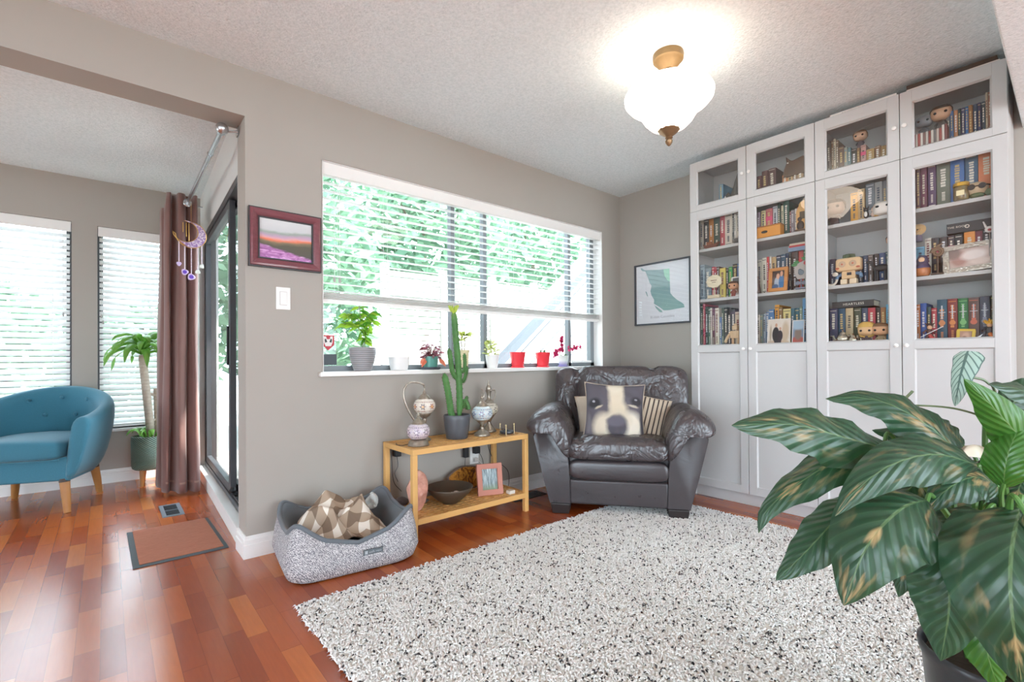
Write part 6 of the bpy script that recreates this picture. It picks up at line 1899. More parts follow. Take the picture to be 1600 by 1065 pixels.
LEAVES = [
    ([(-2.290, -2.421, 0.775), (-2.402, -2.366, 0.805), (-2.529, -2.310, 0.840), (-2.651, -2.247, 0.847)], 0.106, 0.00),
    ([(-2.176, -2.517, 0.753), (-2.239, -2.464, 0.825), (-2.280, -2.404, 0.872), (-2.308, -2.354, 0.884), (-2.345, -2.310, 0.883)], 0.085, 0.25),
    ([(-2.243, -2.395, 0.788), (-2.366, -2.356, 0.768), (-2.471, -2.307, 0.723), (-2.547, -2.269, 0.674), (-2.561, -2.256, 0.627)], 0.079, 0.10),
    ([(-2.199, -2.537, 0.751), (-2.334, -2.488, 0.783), (-2.450, -2.443, 0.773), (-2.511, -2.404, 0.729), (-2.538, -2.381, 0.686)], 0.094, -0.10),
    ([(-2.346, -2.373, 0.690), (-2.415, -2.340, 0.631), (-2.471, -2.305, 0.573), (-2.514, -2.269, 0.524)], 0.086, 0.10),
    ([(-2.344, -2.480, 0.697), (-2.462, -2.458, 0.695), (-2.542, -2.429, 0.644), (-2.573, -2.402, 0.544)], 0.147, 0.00),
    ([(-2.234, -2.467, 0.598), (-2.285, -2.449, 0.564), (-2.316, -2.436, 0.530), (-2.324, -2.429, 0.488)], 0.058, 0.20),
    ([(-2.359, -2.492, 0.628), (-2.398, -2.512, 0.591), (-2.408, -2.516, 0.527), (-2.405, -2.504, 0.428)], 0.106, 0.00),
    ([(-2.312, -2.598, 0.706), (-2.454, -2.596, 0.665), (-2.497, -2.598, 0.590), (-2.469, -2.608, 0.461)], 0.154, 0.00),
    ([(-2.175, -2.543, 0.655), (-2.233, -2.521, 0.642), (-2.266, -2.505, 0.614), (-2.264, -2.493, 0.553)], 0.090, 0.20),
    ([(-2.121, -2.629, 0.746), (-2.198, -2.591, 0.820), (-2.254, -2.557, 0.883), (-2.291, -2.526, 0.931)], 0.069, -0.30),
    ([(-2.005, -2.662, 0.794), (-2.090, -2.630, 0.864), (-2.164, -2.594, 0.902), (-2.226, -2.554, 0.919)], 0.090, 0.35),
    ([(-2.219, -2.572, 0.718), (-2.229, -2.577, 0.766), (-2.219, -2.586, 0.809), (-2.190, -2.597, 0.844)], 0.069, -0.20),
    ([(-2.155, -2.560, 0.707), (-2.237, -2.531, 0.731), (-2.302, -2.502, 0.715), (-2.335, -2.473, 0.672)], 0.081, 0.10),
    ([(-2.112, -2.466, 0.738), (-2.151, -2.434, 0.775), (-2.177, -2.399, 0.795), (-2.207, -2.361, 0.806)], 0.049, 0.10),
    ([(-2.337, -2.563, 0.533), (-2.372, -2.559, 0.487), (-2.382, -2.564, 0.449), (-2.367, -2.575, 0.393)], 0.065, 0.10),
    ([(-2.086, -2.593, 0.721), (-2.126, -2.586, 0.687), (-2.130, -2.594, 0.658), (-2.120, -2.602, 0.593)], 0.092, 0.20),
    ([(-2.120, -2.434, 0.698), (-2.164, -2.395, 0.632), (-2.187, -2.376, 0.603), (-2.221, -2.347, 0.544)], 0.103, 0.20),
    ([(-2.047, -2.496, 0.763), (-2.059, -2.459, 0.804), (-2.063, -2.443, 0.826), (-2.067, -2.426, 0.847)], 0.060, 0.20),
    ([(-1.985, -2.549, 0.851), (-1.929, -2.596, 0.879), (-1.873, -2.644, 0.879), (-1.806, -2.700, 0.820)], 0.088, 0.20),
    ([(-1.902, -2.551, 0.615), (-1.944, -2.477, 0.590), (-1.978, -2.421, 0.536), (-2.014, -2.390, 0.473)], 0.095, 0.20),
    ([(-2.378, -2.608, 0.713), (-2.406, -2.636, 0.685), (-2.398, -2.656, 0.609), (-2.383, -2.668, 0.518)], 0.112, 0.20),
    ([(-2.056, -2.551, 0.520), (-2.067, -2.542, 0.464), (-2.056, -2.550, 0.408), (-2.046, -2.559, 0.366)], 0.084, 0.20),
]
b = MB(); b.M = PI_
for i, (pts, w_, bias) in enumerate(LEAVES):
    b.mi = 1 if i in (10, 12, 15) else 0
    leaf(b, pts, w_ * 1.08, bias)
M_LILY2 = m_bigleaf('young_lily_leaf', '28571d', '44782e', False, 11, .16)
b.build('foliage', [M_LILY, M_LILY2], lily, smooth=180, weld=0)
M_STALK = mat('leaf_stalk', '4f7a38', .45, var=.15)
b = MB(); b.M = PI_
for i, (pts, w_, bias) in enumerate(LEAVES):
    a = 2.4 * i
    s0 = PL + Vector((.05 * cos(a), .05 * sin(a), .32))
    e = Vector(pts[0])
    d = (Vector(pts[0]) - Vector(pts[1])).normalized()
    m1 = s0.lerp(e, .5) + Vector((0, 0, .05))
    b.tube(spline([s0, m1, e + d * .03, e - d * .01], 6), [.0055] * 12 + [.0042] * 7, 7)
b.build('stalks', M_STALK, lily, weld=0)
sp_ = MB(); sp_.M = PI_
leaf(sp_, [(-2.160, -2.553, .752), (-2.178, -2.540, .778), (-2.200, -2.525, .785), (-2.226, -2.512, .772)], .05, .6, fold=.55, wave=.03)
fl = sp_.build('flower_spathe', mat('cream_spathe', 'e8dcc8', .6, var=.1), lily, smooth=180, weld=0)
b = MB(); b.M = PI_; b.tube(spline([PL + Vector((.01, .02, .32)), (-2.110, -2.560, .60), (-2.150, -2.556, .74), (-2.160, -2.553, .755)], 8), .004, 7); b.build('flower_stalk', M_STALK, lily)
b = MB(); b.M = PI_; b.tube([(-2.172, -2.546, .768), (-2.195, -2.532, .783)], [.006, .004], 8); b.build('spadix', mat('spadix', 'd8c69a', .7), fl)

# alocasia with silver veined leaf beside it
M_ALO = NT('silver_dragon_leaf')
uv = M_ALO.coord('UV'); u, v, _ = M_ALO.sep(uv)
s_ = M_ALO.math('ABSOLUTE', M_ALO.math('MULTIPLY_ADD', v, 2.0, -1.0))
w1 = M_ALO.math('SINE', M_ALO.math('MULTIPLY', M_ALO.math('SUBTRACT', M_ALO.math('MULTIPLY', u, 8), M_ALO.math('MULTIPLY', s_, 2.2)), 2 * pi))
k = M_ALO.math('MAXIMUM', M_ALO.math('MULTIPLY_ADD', w1, 2.2, -1.1, True), M_ALO.math('LESS_THAN', s_, .10))
k = M_ALO.math('MAXIMUM', k, M_ALO.math('GREATER_THAN', s_, .93))
M_ALO = M_ALO.bsdf(M_ALO.mix(M_ALO.math('MULTIPLY', k, .85), lin('a9c4b8'), lin('3f5f58')), .5)
AL = Vector((-1.93, -2.66, 0))
alo = thing('potted_alocasia', 'slender plant with one upright silver leaf veined dark green behind the big leaves', 'potted plant', AL)
AI = Matrix.Translation(-AL)
b = MB(); b.lathe([(0, 0), (.06, 0), (.075, .14), (.078, .15), (.07, .15), (.068, .135), (0, .133)], (0, 0, 0), 32); b.build('pot', mat('white_ceramic_pot', 'd9d6d2', .4), alo)
b = MB(); b.M = AI
leaf(b, [(-2.104, -2.513, .985), (-2.112, -2.507, .955), (-2.119, -2.501, .925), (-2.130, -2.493, .865)], .066, .55, fold=.16, wave=.02, prof=lambda t: max(.02, .93 * (1 - t) ** .62 * min(1, (t + .04) * 7) ** .5 * 1.05))
b.build('leaf', M_ALO, alo, smooth=180, weld=0)
b = MB(); b.M = AI
b.tube(spline([AL + Vector((0, 0, .13)), (-1.97, -2.61, .5), (-2.035, -2.555, .86), (-2.060, -2.538, .915), (-2.086, -2.516, .928), (-2.112, -2.506, .940)], 8), .0028, 6)
b.tube(spline([AL + Vector((.01, .01, .13)), (-1.96, -2.62, .5), (-2.03, -2.585, .79), (-2.053, -2.569, .820), (-2.12, -2.50, .857), (-2.178, -2.438, .866), (-2.20, -2.42, .862)], 8), .0022, 6)
b.tube(spline([(-2.160, -2.45, .80), (-2.150, -2.415, .84), (-2.147, -2.408, .870), (-2.135, -2.422, .895)], 8), [.003] * 16 + [.0035] * 4 + [.003] * 5, 6)
b.build('stalks', mat('alocasia_stalk', '6a7a58', .5), alo, weld=0)

# ------------------------------------------------------------------ plants on the window sill
SZ = WB
def smallleaf(b, base, d, ln, w_, droop=.3, n=6, m_=2, fold=.1, flat=False):
    d = Vector(d).normalized()
    p0 = Vector(base); p1 = p0 + d * ln * .5 + Vector((0, 0, .04 * ln)); p2 = p0 + d * ln - Vector((0, 0, droop * ln))
    P_ = bez(p0, p1, p2, n)
    roll = 0.0 if flat else R.uniform(-1.25, 1.25)
    rows = []
    for i in range(n + 1):
        t = i / n
        T = (P_[min(n, i + 1)] - P_[max(0, i - 1)]).normalized()
        S = T.cross(Vector((0, 0, 1)))
        if S.length < .05: S = Vector((1, 0, 0))
        S.normalize(); N = S.cross(T)
        S, N = S * cos(roll) + N * sin(roll), N * cos(roll) - S * sin(roll)
        k = max(.03, sin(pi * min(1, t ** .8)) ** .8)
        rows.append([b.v(P_[i] + S * (2 * j / m_ - 1) * w_ / 2 * k - N * abs(2 * j / m_ - 1) * fold * w_ * k) for j in range(m_ + 1)])
    for i in range(n):
        for j in range(m_):
            b.f((rows[i][j], rows[i][j + 1], rows[i + 1][j + 1], rows[i + 1][j]), ((i / n, j / m_), (i / n, (j + 1) / m_), ((i + 1) / n, (j + 1) / m_), ((i + 1) / n, j / m_)))
def potm(par, prof, m_, soil_r, soil_z, rf=None, nm='pot', c=(0, 0, 0)):
    bt(prof, c, m_, nm, par, 40, rf)
    b = MB(); b.lathe([(0, soil_z + .003), (soil_r * .6, soil_z + .004), (soil_r, soil_z)], c, 24); b.build('soil', mat('potting_soil', '3a2e26'), par)
M_FIC = leafmat('ficus_leaf', '4f9a2c', 'b5d84a', .4)
# ficus
t = NT('ribbed_grey_glaze'); v = t.coord('Object'); x_, y_, z_ = t.sep(v)
wv = t.math('SINE', t.math('ADD', t.math('MULTIPLY', z_, 560), t.math('MULTIPLY', t.noise(v, 6, 2), 5))); t.bump(wv, .35, .003)
M_RIB = t.bsdf(t.mix(t.math('MULTIPLY_ADD', wv, .5, .5), lin('7e7d80'), lin('a5a4a6')), .4)
fi = thing('potted_ficus', 'leafy ficus in a ribbed grey pot at the near end of the window sill', 'potted plant', (-2.405, .03, SZ))
potm(fi, [(0, 0), (.045, 0), (.05, .006), (.066, .05), (.076, .10), (.076, .132), (.072, .138), (.069, .132), (.068, .12), (0, .118)], M_RIB, .068, .120)
b = MB()
stems = [[(0, 0, .12), (.004, .0, .20), (-.01, 0, .30), (-.02, .0, .38)], [(.02, .005, .12), (.012, 0, .18), (.04, 0, .26), (.07, .0, .30)], [(.0, 0, .22), (-.05, -.01, .27), (-.12, -.01, .27)], [(-.005, 0, .26), (.03, 0, .32), (.06, -.01, .35)], [(-.01, 0, .28), (-.06, 0, .33), (-.11, 0, .31)]]
for s_ in stems: b.tube(spline(s_, 6), .0022, 6)
b.build('stems', mat('ficus_bark', '8a7f72', .8), fi, weld=0)
b = MB()
rr = random.Random(5)
for s_ in stems:
    P_ = spline(s_, 8)
    for i in range(7 if s_[0][2] < .15 else 3, len(P_), 2):
        for q in range(3):
            a = rr.uniform(0, 2 * pi)
            smallleaf(b, P_[i], (cos(a), .45 * sin(a), rr.uniform(-.3, .35)), rr.uniform(.045, .068), rr.uniform(.020, .028), rr.uniform(.2, .7))
b.build('foliage', M_FIC, fi, smooth=180, weld=0)
# square-ish white pot (empty)
t = thing('planter', 'plain white rounded-square planter beside the ficus on the sill', 'planter', (-2.168, .04, SZ))
b = MB()
def sqr(r, z): return [(r * sg(cos(2 * pi * k / 40), .55), r * sg(sin(2 * pi * k / 40), .55), z) for k in range(40)]
b.rings([sqr(.042, 0), sqr(.046, .004), sqr(.054, .05), sqr(.056, .082), sqr(.053, .082), sqr(.05, .05), sqr(.044, .012)]); b.build('body', mat('white_ceramic', 'e9e7e6', .35, var=.02), t, smooth=50)
# spotted begonia
t = thing('potted_begonia', 'pink-spotted leafy plant in a teal pot on a dark saucer on the sill', 'potted plant', (-1.945, .04, SZ))
bt([(0, 0), (.058, 0), (.062, .006), (.064, .016), (.060, .017), (.056, .010), (0, .009)], (0, 0, 0), mat('dark_saucer', '4a5058', .5), 'saucer', t)
potm(t, [(0, .0102), (.042, .0102), (.048, .06), (.050, .085), (.046, .085), (.044, .072), (0, .07)], mat('teal_glaze', '5f9f92', .35), .044, .073)
t3 = NT('begonia_leaf'); v = t3.coord('Object'); n_ = t3.noise(v, 130, 2); M_BEG = t3.bsdf(t3.mix(t3.math('GREATER_THAN', n_, .53), lin('8a3f52'), lin('d9a6b0')), .5)
b = MB(); st = MB()
for k in range(80):
    a = rr.uniform(0, 2 * pi); h = rr.uniform(.075, .165); r_ = rr.uniform(.01, .06) * (1.1 - (h - .075) * 5)
    p = Vector((r_ * cos(a), .6 * r_ * sin(a), h))
    st.tube([(0, 0, .07), p], .0013, 4)
    smallleaf(b, p, (cos(a), .6 * sin(a), .1), rr.uniform(.03, .05), rr.uniform(.014, .02), rr.uniform(.1, .6))
st.build('stems', mat('begonia_stem', '7a4a4a', .6), t, weld=0)
fo = b.build('foliage', M_BEG, t, smooth=180, weld=0)
b = MB()
for (x, z) in ((-.058, .075), (-.050, .06), (.045, .062)): smallleaf(b, (x, -.03, z), (x, -.02, -.01), .045, .03, .8)
b.build('rusty_leaves', mat('rusty_leaf', 'd9775a', .5), t, smooth=180, weld=0)
# cream pot with small yellow-green palm
t = thing('potted_dracaena', 'small yellow-green plant on two thin stems in a cream pot behind the cactus', 'potted plant', (-1.685, .045, SZ))
bt([(0, 0), (.046, 0), (.048, .006), (.044, .007), (0, .005)], (0, 0, 0), mat('dark_saucer', '4a5058'), 'saucer', t)
potm(t, [(0, .0075), (.028, .0075), (.032, .03), (.040, .115), (.042, .128), (.038, .128), (.036, .115), (0, .114)], mat('cream_glaze', 'd9cda4', .4), .036, .116)
b = MB(); b.tube([(-.012, 0, .115), (-.016, 0, .17), (-.02, 0, .19)], .003, 6); b.tube([(.008, 0, .115), (.012, 0, .19), (.01, 0, .225)], .003, 6); b.build('stems', mat('dracaena_stem', '7a6a58', .7), t, weld=0)
b = MB()
for k in range(34):
    a = 2.4 * k
    p = (-.02, 0, .19) if k % 3 == 0 else (.01, 0, .225)
    smallleaf(b, p, (cos(a), .6 * sin(a), rr.uniform(.2, .9)), rr.uniform(.06, .085), .014, rr.uniform(.1, .5))
b.build('foliage', leafmat('yellow_green_leaf', '9fae4a', 'dfe08a', .4), t, smooth=180, weld=0)
# pale pot with bushy light plant
t = thing('potted_plant', 'bushy pale yellow-green plant in a white tapered pot by the window mullion', 'potted plant', (-1.437, .045, SZ))
potm(t, [(0, 0), (.034, 0), (.037, .006), (.047, .075), (.050, .096), (.046, .096), (.043, .08), (0, .078)], mat('white_ceramic', 'e9e7e6'), .043, .080)
b = MB()
for k in range(110):
    a = rr.uniform(0, 2 * pi); h = rr.uniform(.085, .20); r_ = rr.uniform(.0, .05) * (1.25 - (h - .085) * 6.5)
    smallleaf(b, (r_ * cos(a) - .012 * (h > .15), .6 * r_ * sin(a), h), (cos(a), .5 * sin(a), .4), rr.uniform(.022, .036), .014, rr.uniform(.1, .5))
b.build('foliage', leafmat('pale_leaf', 'a9b45a', 'e8eab4', .45), t, smooth=180, weld=0)
b = MB(); b.tube([(0, 0, .078), (-.01, 0, .14), (-.014, 0, .2)], .002, 5); b.build('stems', mat('ficus_bark', '8a7f72'), t)
# two red pots
M_RED = mat('red_glaze', 'e03a44', .22, var=.05)
for x, lb_, kind in ((-1.195, 'red pot with a tiny fading plant, beside the pale bushy plant', 0), (-.934, 'red pot with short spiky green shoots, beside the orchid', 1)):
    t = thing('potted_succulent', lb_, 'potted plant', (x, .045, SZ))
    bt([(0, 0), (.050, 0), (.052, .008), (.046, .010), (0, .006)], (0, 0, 0), M_RED, 'saucer', t)
    potm(t, [(0, .0105), (.042, .0105), (.046, .02), (.058, .105), (.061, .116), (.056, .116), (.053, .10), (0, .098)], M_RED, .053, .100)
    b = MB()
    for k in range(9):
        a = 2.4 * k
        if kind: smallleaf(b, (.012 * cos(a), .012 * sin(a), .10), (cos(a) * .5, .5 * sin(a), 1), .05, .009, .05)
        else: smallleaf(b, (.015 * cos(a), .015 * sin(a), .10), (cos(a), .6 * sin(a), .5), .026, .009, .3)
    b.build('foliage', mat('succulent_green', '5f7f58', .5) if kind else mat('faded_leaf', 'b59a86', .7), t, smooth=180, weld=0)
# orchid
t = thing('potted_orchid', 'white and violet glazed pot with magenta orchid flowers on two arching stems', 'potted orchid', (-.706, .045, SZ))
gl = NT('white_violet_glaze'); z_ = gl.sep(gl.coord('Object'))[2]
M_GLZ = gl.bsdf(gl.ramp(gl.math('MULTIPLY', z_, 10), [(.15, '8f86b8'), (.5, 'd6dbd6'), (.8, 'cfd8d0')]), .3)
bt([(0, 0), (.040, 0), (.046, .008), (.042, .010), (0, .005)], (0, 0, 0), M_GLZ, 'saucer', t)
potm(t, [(0, .0105), (.030, .0105), (.036, .03), (.043, .085), (.045, .09), (.041, .09), (.039, .078), (0, .076)], M_GLZ, .039, .078)
st = MB(); S1 = spline([(-.01, 0, .076), (-.015, 0, .14), (-.03, -.005, .20), (-.02, -.01, .235)], 8); S2 = spline([(.01, 0, .076), (.03, 0, .12), (.10, -.005, .155), (.18, -.01, .165)], 8)
S3 = spline([(-.012, 0, .09), (-.05, -.01, .13), (-.10, -.015, .12), (-.12, -.015, .09)], 8)
for s_ in (S1, S2, S3): st.tube(s_, .0013, 5)
st.build('stems', mat('orchid_stem', '8a9a70', .6), t, weld=0)
b = MB()
for s_, rng_ in ((S1, range(8, 25, 1)), (S2, range(12, 25, 1)), (S3, range(5, 25, 1))):
    for i in rng_:
        p = Vector(s_[i]) + Vector((rr.uniform(-.02, .02), -.005, rr.uniform(-.012, .012)))
        for q in range(5):
            a = 2 * pi * q / 5 + i
            d = Vector((cos(a), -.4, sin(a)))
            smallleaf(b, p, d, .021, .016, .0, 4)
b.build('flowers', mat('magenta_petal', 'c92a66', .5, var=.15), t, smooth=180, weld=0)
b = MB()
for a in (.3, 2.0, 3.5, 5.2): smallleaf(b, (0, 0, .078), (cos(a), .6 * sin(a), .8), .05, .02, .3)
b.build('leaves', mat('succulent_green', '5f7f58'), t, smooth=180, weld=0)
# stickers on the glass
st_ = thing('window_sticker', 'red shield-shaped sticker with black and white print on the window glass', 'sticker', (-2.575, YG - .002, 1.077))
def to_(x, z, h): return (x, h, z)
b = MB(); b.prism([(-.034, .043), (.034, .043), (.034, -.012), (0, -.045), (-.034, -.012)], -.0010, 0, to_); b.build('red_shield', mat('sticker_red', 'c8384a', .5), st_, smooth=0)
b = MB(); b.prism([(-.026, .036), (-.012, .036), (-.008, .02), (.008, .02), (.012, .036), (.026, .036), (.024, .0), (.016, -.02), (-.016, -.02), (-.024, 0)], -.0014, -.0010, to_); b.build('white_field', mat('sticker_white', 'f0e8e8', .5), st_, smooth=0)
b = MB(); b.prism([(-.021, .018), (-.014, .024), (-.006, .004), (-.018, .0)], -.0018, -.0014, to_); b.prism([(.021, .018), (.014, .024), (.006, .004), (.018, .0)], -.0018, -.0014, to_); b.build('black_print', mat('sticker_black', '3a3a40', .5), st_, smooth=0)
st_ = thing('window_sticker', 'dark grey rectangular sticker low on the window glass below the red shield', 'sticker', (-2.567, YG - .002, .98))
b = MB(); b.prism([(-.04, -.031), (.04, -.031), (.04, .031), (-.04, .031)], -.0012, 0, to_); b.build('panel', mat('sticker_grey', '4f565c', .6), st_, smooth=0)
# ------------------------------------------------------------------ dining corner: cane plant, curtain, rod, wind chime
t = NT('green_leaf_relief'); v = t.coord('Object'); x_, y_, z_ = t.sep(v)
an = t.math('MULTIPLY', t.math('ARCTAN2', y_, x_), .11)
az = t.math('ABSOLUTE', t.math('SUBTRACT', z_, .215))
w1 = t.math('SINE', t.math('MULTIPLY', t.math('SUBTRACT', t.math('POWER', az, .8), t.math('ABSOLUTE', an)), 330))
t.bump(w1, .6, .006)
M_GPOT = t.bsdf(t.mix(t.math('MULTIPLY_ADD', w1, .3, .5), lin('4f6558'), lin('7b9081')), .55)
cp = thing('potted_cane_plant', 'tall cane plant with drooping green leaves in a leaf-patterned green pot by the curtain', 'potted plant', (-3.282, 2.14, 0))
bt([(0, .125), (.098, .125), (.112, .135), (.118, .16), (.120, .37), (.118, .385), (.111, .387), (.108, .37), (0, .36)], (0, 0, 0), M_GPOT, 'pot', cp, 48)
b = MB(); b.lathe([(0, .368), (.06, .37), (.1085, .364)], (0, 0, 0), 30); b.build('soil', mat('potting_soil', '3a2e26'), cp)
for k in range(3):
    a = -2.2 + k * 2 * pi / 3
    b = MB(); b.tube([(.092 * cos(a), .092 * sin(a), 0), (.082 * cos(a), .082 * sin(a), .13)], [.012, .021], 14); b.build('leg', M_LEGW, cp)
M_CANE = NT('cane_bark'); v = M_CANE.coord('Object'); zz = M_CANE.sep(v)[2]
wv = M_CANE.math('SINE', M_CANE.math('ADD', M_CANE.math('MULTIPLY', zz, 240), M_CANE.math('MULTIPLY', M_CANE.noise(v, 12, 3), 6))); M_CANE.bump(wv, .35, .003)
M_CANE = M_CANE.bsdf(M_CANE.mix(M_CANE.noise(v, 30, 4), lin('8d7f70'), lin('c0b4a4')), .85)
b = MB(); b.tube(spline([(.01, 0, .35), (-.005, 0, .55), (-.025, 0, .78), (-.045, 0, 1.03)], 8), [.032, .031] + [.028] * 22 + [.024], 14); b.build('trunk', M_CANE, cp)
b = MB(); b.tube(spline([(.055, .02, .36), (.05, .02, .52), (.045, .02, .76)], 8), .02, 12); b.tube([(.048, .02, .70), (.01, .01, .715), (-.005, .0, .725)], [.012, .010, .009], 8); b.tube([(.048, .02, .52), (.02, .0, .50)], [.012, .008], 8); b.build('cut_stump', M_CANE, cp)
M_DRAC = m_bigleaf('cane_leaf', '4f8a3a', '86b84e', False, 2, .3)
b = MB(); rr = random.Random(21)
for k in range(30):
    a = 2.399 * k; top = Vector((-.045, 0, 1.03 + .09 * (k / 30)))
    el = .1 + .9 * (k / 30)
    ln = rr.uniform(.24, .33) * (1 - .35 * k / 30)
    d = Vector((cos(a), sin(a), 0))
    p1 = top + d * ln * .35 + Vector((0, 0, ln * (.10 + .35 * el)))
    p2 = top + d * ln * .75 + Vector((0, 0, ln * (-.12 + .5 * el)))
    p3 = top + d * ln * (.88) + Vector((0, 0, ln * (-.55 + .8 * el)))
    leaf(b, [top, p1, p2, p3], .052, rr.uniform(-.3, .3), (0, -.35, .9), fold=.15, n=12, m_=4, wave=.03, prof=lambda t_: max(.02, min(1, .35 + t_ * 2.2) * (1 - t_ ** 4)))
for k in range(10):
    a = 2.4 * k; base = Vector((.0 + .03 * cos(a), .03 * sin(a), .368)); d = Vector((cos(a), sin(a), 0)); ln = .12
    leaf(b, [base, base + d * ln * .4 + Vector((0, 0, ln * .6)), base + d * ln * .8 + Vector((0, 0, ln * .6)), base + d * ln + Vector((0, 0, ln * .25))], .04, 0, (0, -.4, .9), n=8, m_=4)
b.build('foliage', M_DRAC, cp, smooth=180, weld=0)

M_CURT = NT('brown_curtain_fabric'); v = M_CURT.coord('Object')
M_CURT.bump(M_CURT.noise(M_CURT.coord('Object', (200, 200, 30)), 3, 2), .1, .002)
M_CURT = M_CURT.bsdf(M_CURT.mix(M_CURT.noise(v, 3, 3), lin('6e4c44'), lin('83605a')), .75, Sheen_Weight=.3)
cu = thing('curtain', 'brown curtain gathered at the far end of the sliding door', 'curtain', (-3.122, 1.72, 0))
CI = Matrix.Translation(-Vector((-3.10, 1.72, 0)))
top_ = spline([(-3.205, 1.97), (-3.20, 1.84), (-3.185, 1.80), (-3.19, 1.70), (-3.165, 1.66), (-3.15, 1.72), (-3.125, 1.69), (-3.11, 1.63), (-3.075, 1.64), (-3.06, 1.69), (-3.035, 1.66), (-3.015, 1.62), (-2.985, 1.66), (-2.975, 1.80)], 6) if False else spline([Vector((x, y, 0)) for x, y in ((-3.205, 1.97), (-3.20, 1.84), (-3.18, 1.80), (-3.19, 1.70), (-3.165, 1.66), (-3.15, 1.72), (-3.125, 1.69), (-3.11, 1.63), (-3.075, 1.64), (-3.06, 1.69), (-3.035, 1.66), (-3.015, 1.62), (-2.995, 1.66), (-2.985, 1.80))], 6)
bot_ = spline([Vector((x, y, 0)) for x, y in ((-3.235, 1.96), (-3.23, 1.86), (-3.20, 1.80), (-3.215, 1.70), (-3.18, 1.625), (-3.165, 1.68), (-3.14, 1.64), (-3.125, 1.55), (-3.085, 1.55), (-3.065, 1.60), (-3.04, 1.57), (-3.02, 1.535), (-2.995, 1.57), (-2.985, 1.72))], 6)
def cf(u, v):
    i = u * (len(top_) - 1); k = int(min(i, len(top_) - 2)); f_ = i - k
    a = top_[k].lerp(top_[k + 1], f_); c = bot_[k].lerp(bot_[k + 1], f_)
    p = c.lerp(a, v ** .8)
    left = max(0, 1 - u * 4)
    z = .018 + (2.225 - .08 * (1 if u < .25 else 0) - .018) * v
    p = p + Vector((.004 * sin(9 * v + 14 * u), .006 * sin(5 * v + 20 * u), 0))
    return (p.x, p.y, z)
b = MB(); b.M = CI; b.grid(cf, 78, 30); b.build('cloth', M_CURT, cu, smooth=180, solid=.003)
b = MB(); b.M = CI; b.grid(lambda u, v: (lambda p: (p[0], p[1] - .004, p[2]))(cf(.28 + u * .70, .03 + .006 * v)), 50, 1); b.build('hem_stitching', mat('hem_thread', '9a7a70', .8), cu, smooth=180)

M_NICK = mat('brushed_nickel', 'c4c8cc', .25, .9, var=.05)
rd = thing('curtain_rod', 'brushed nickel curtain rod with ball end above the sliding door', 'curtain rod', (-3.095, .16, 2.155))
b = MB(); b.tube([(0, 0, 0), (.012, 1.46, 0)], .0125, 16); b.tube([(0, .35, 0), (.004, .36, 0)], .0145, 16); b.build('pole', M_NICK, rd)
b = MB(); b.ball((-.001, -.028, 0), (.03, .03, .03), 24, 16); b.tube([(0, -.01, 0), (0, .015, 0)], .019, 18); b.build('ball_finial', M_NICK, rd)
b = MB(); b.M = Matrix.Translation((.012, 1.44, -.002)) @ Matrix.Rotation(pi / 2, 4, 'X'); b.lathe([(.0, -.004), (.024, -.004), (.028, 0), (.024, .004), (0, .004)], (0, 0, 0), 24); b.build('end_disc', M_NICK, rd)
b = MB(); b.tube([(.004, .01, .0), (.07, -.012, .012)], .005, 10); b.box((.069, -.03, -.012), (.0735, .004, .042)); b.box((-.012, -.004, -.016), (.012, .022, -.012)); b.build('bracket', M_NICK, rd, smooth=40)
b = MB(); b.tube([(.012, 1.50, 0), (.04, 1.50, .0), (.115, 1.505, .0)], .006, 8); b.build('far_bracket', M_NICK, rd)

wc = thing('wind_chime', 'gold crescent moon wind chime with purple agate drops hanging before the curtain', 'wind chime', (-3.068, 1.545, 2.13))
def to2(x, z, h): return (x, h, z)
M_GOLD = mat('gold_wire', 'cfa25a', .35, .6, var=0)
zc = -.225
def arc(r, x, z, a0, a1, n): return [(x + r * cos(a0 + (a1 - a0) * k / n), z + r * sin(a0 + (a1 - a0) * k / n)) for k in range(n + 1)]
outer = arc(.095, 0, zc, radians(100), radians(-178), 30)
inner = arc(.078, -.035, zc + .022, radians(-172), radians(95), 26)
cr_ = outer + inner
b = MB(); b.tube([(.0, 0, .012), (.0, 0, zc + .095)], .0012, 5); b.tube([(x, 0, z) for x, z in cr_] + [(cr_[0][0], 0, cr_[0][1])], .0028, 6); b.build('moon_frame', M_GOLD, wc)
t = NT('purple_chips'); v = t.coord('Object'); vo = t.n('ShaderNodeTexVoronoi'); t.set(vo.inputs[0], v); vo.inputs['Scale'].default_value = 130
M_CHIP = t.bsdf(t.ramp(t.sep(vo.outputs['Color'])[0], [(0, '8a5fa8'), (.35, 'c9b2d0'), (.6, 'f0e2e6'), (.85, '9a78b4')]), .3)
n_ = 26
o2_ = arc(.092, 0, zc, radians(98), radians(-105), n_); i2_ = arc(.080, -.035, zc + .022, radians(93), radians(-120), n_)
b = MB()
for k in range(n_):
    b.prism([o2_[k], o2_[k + 1], i2_[k + 1], i2_[k]], -.004, .004, to2)
b.build('crystal_fill', M_CHIP, wc, smooth=0)
b = MB(); b.prism(arc(.09, 0, zc, radians(-108), radians(-150), 6) + arc(.080, -.035, zc + .022, radians(-150), radians(-118), 6), -.002, .002, to2); b.build('copper_plate', mat('copper_plate', 'c98a5a', .35, .5), wc, smooth=0)
b = MB()
for x, l in ((-.05, .07), (-.03, .10), (-.014, .13)):
    b.tube([(x, -.002, zc + .085), (x, -.002, zc + .085 - l)], .003, 6)
b.build('small_rods', M_GOLD, wc)
M_AG = [mat('agate_violet', '6f4fc0', .25, var=.2), mat('agate_pale', 'cdb8dc', .25, var=.15), mat('agate_white', 'dfe2dc', .25, var=.1)]
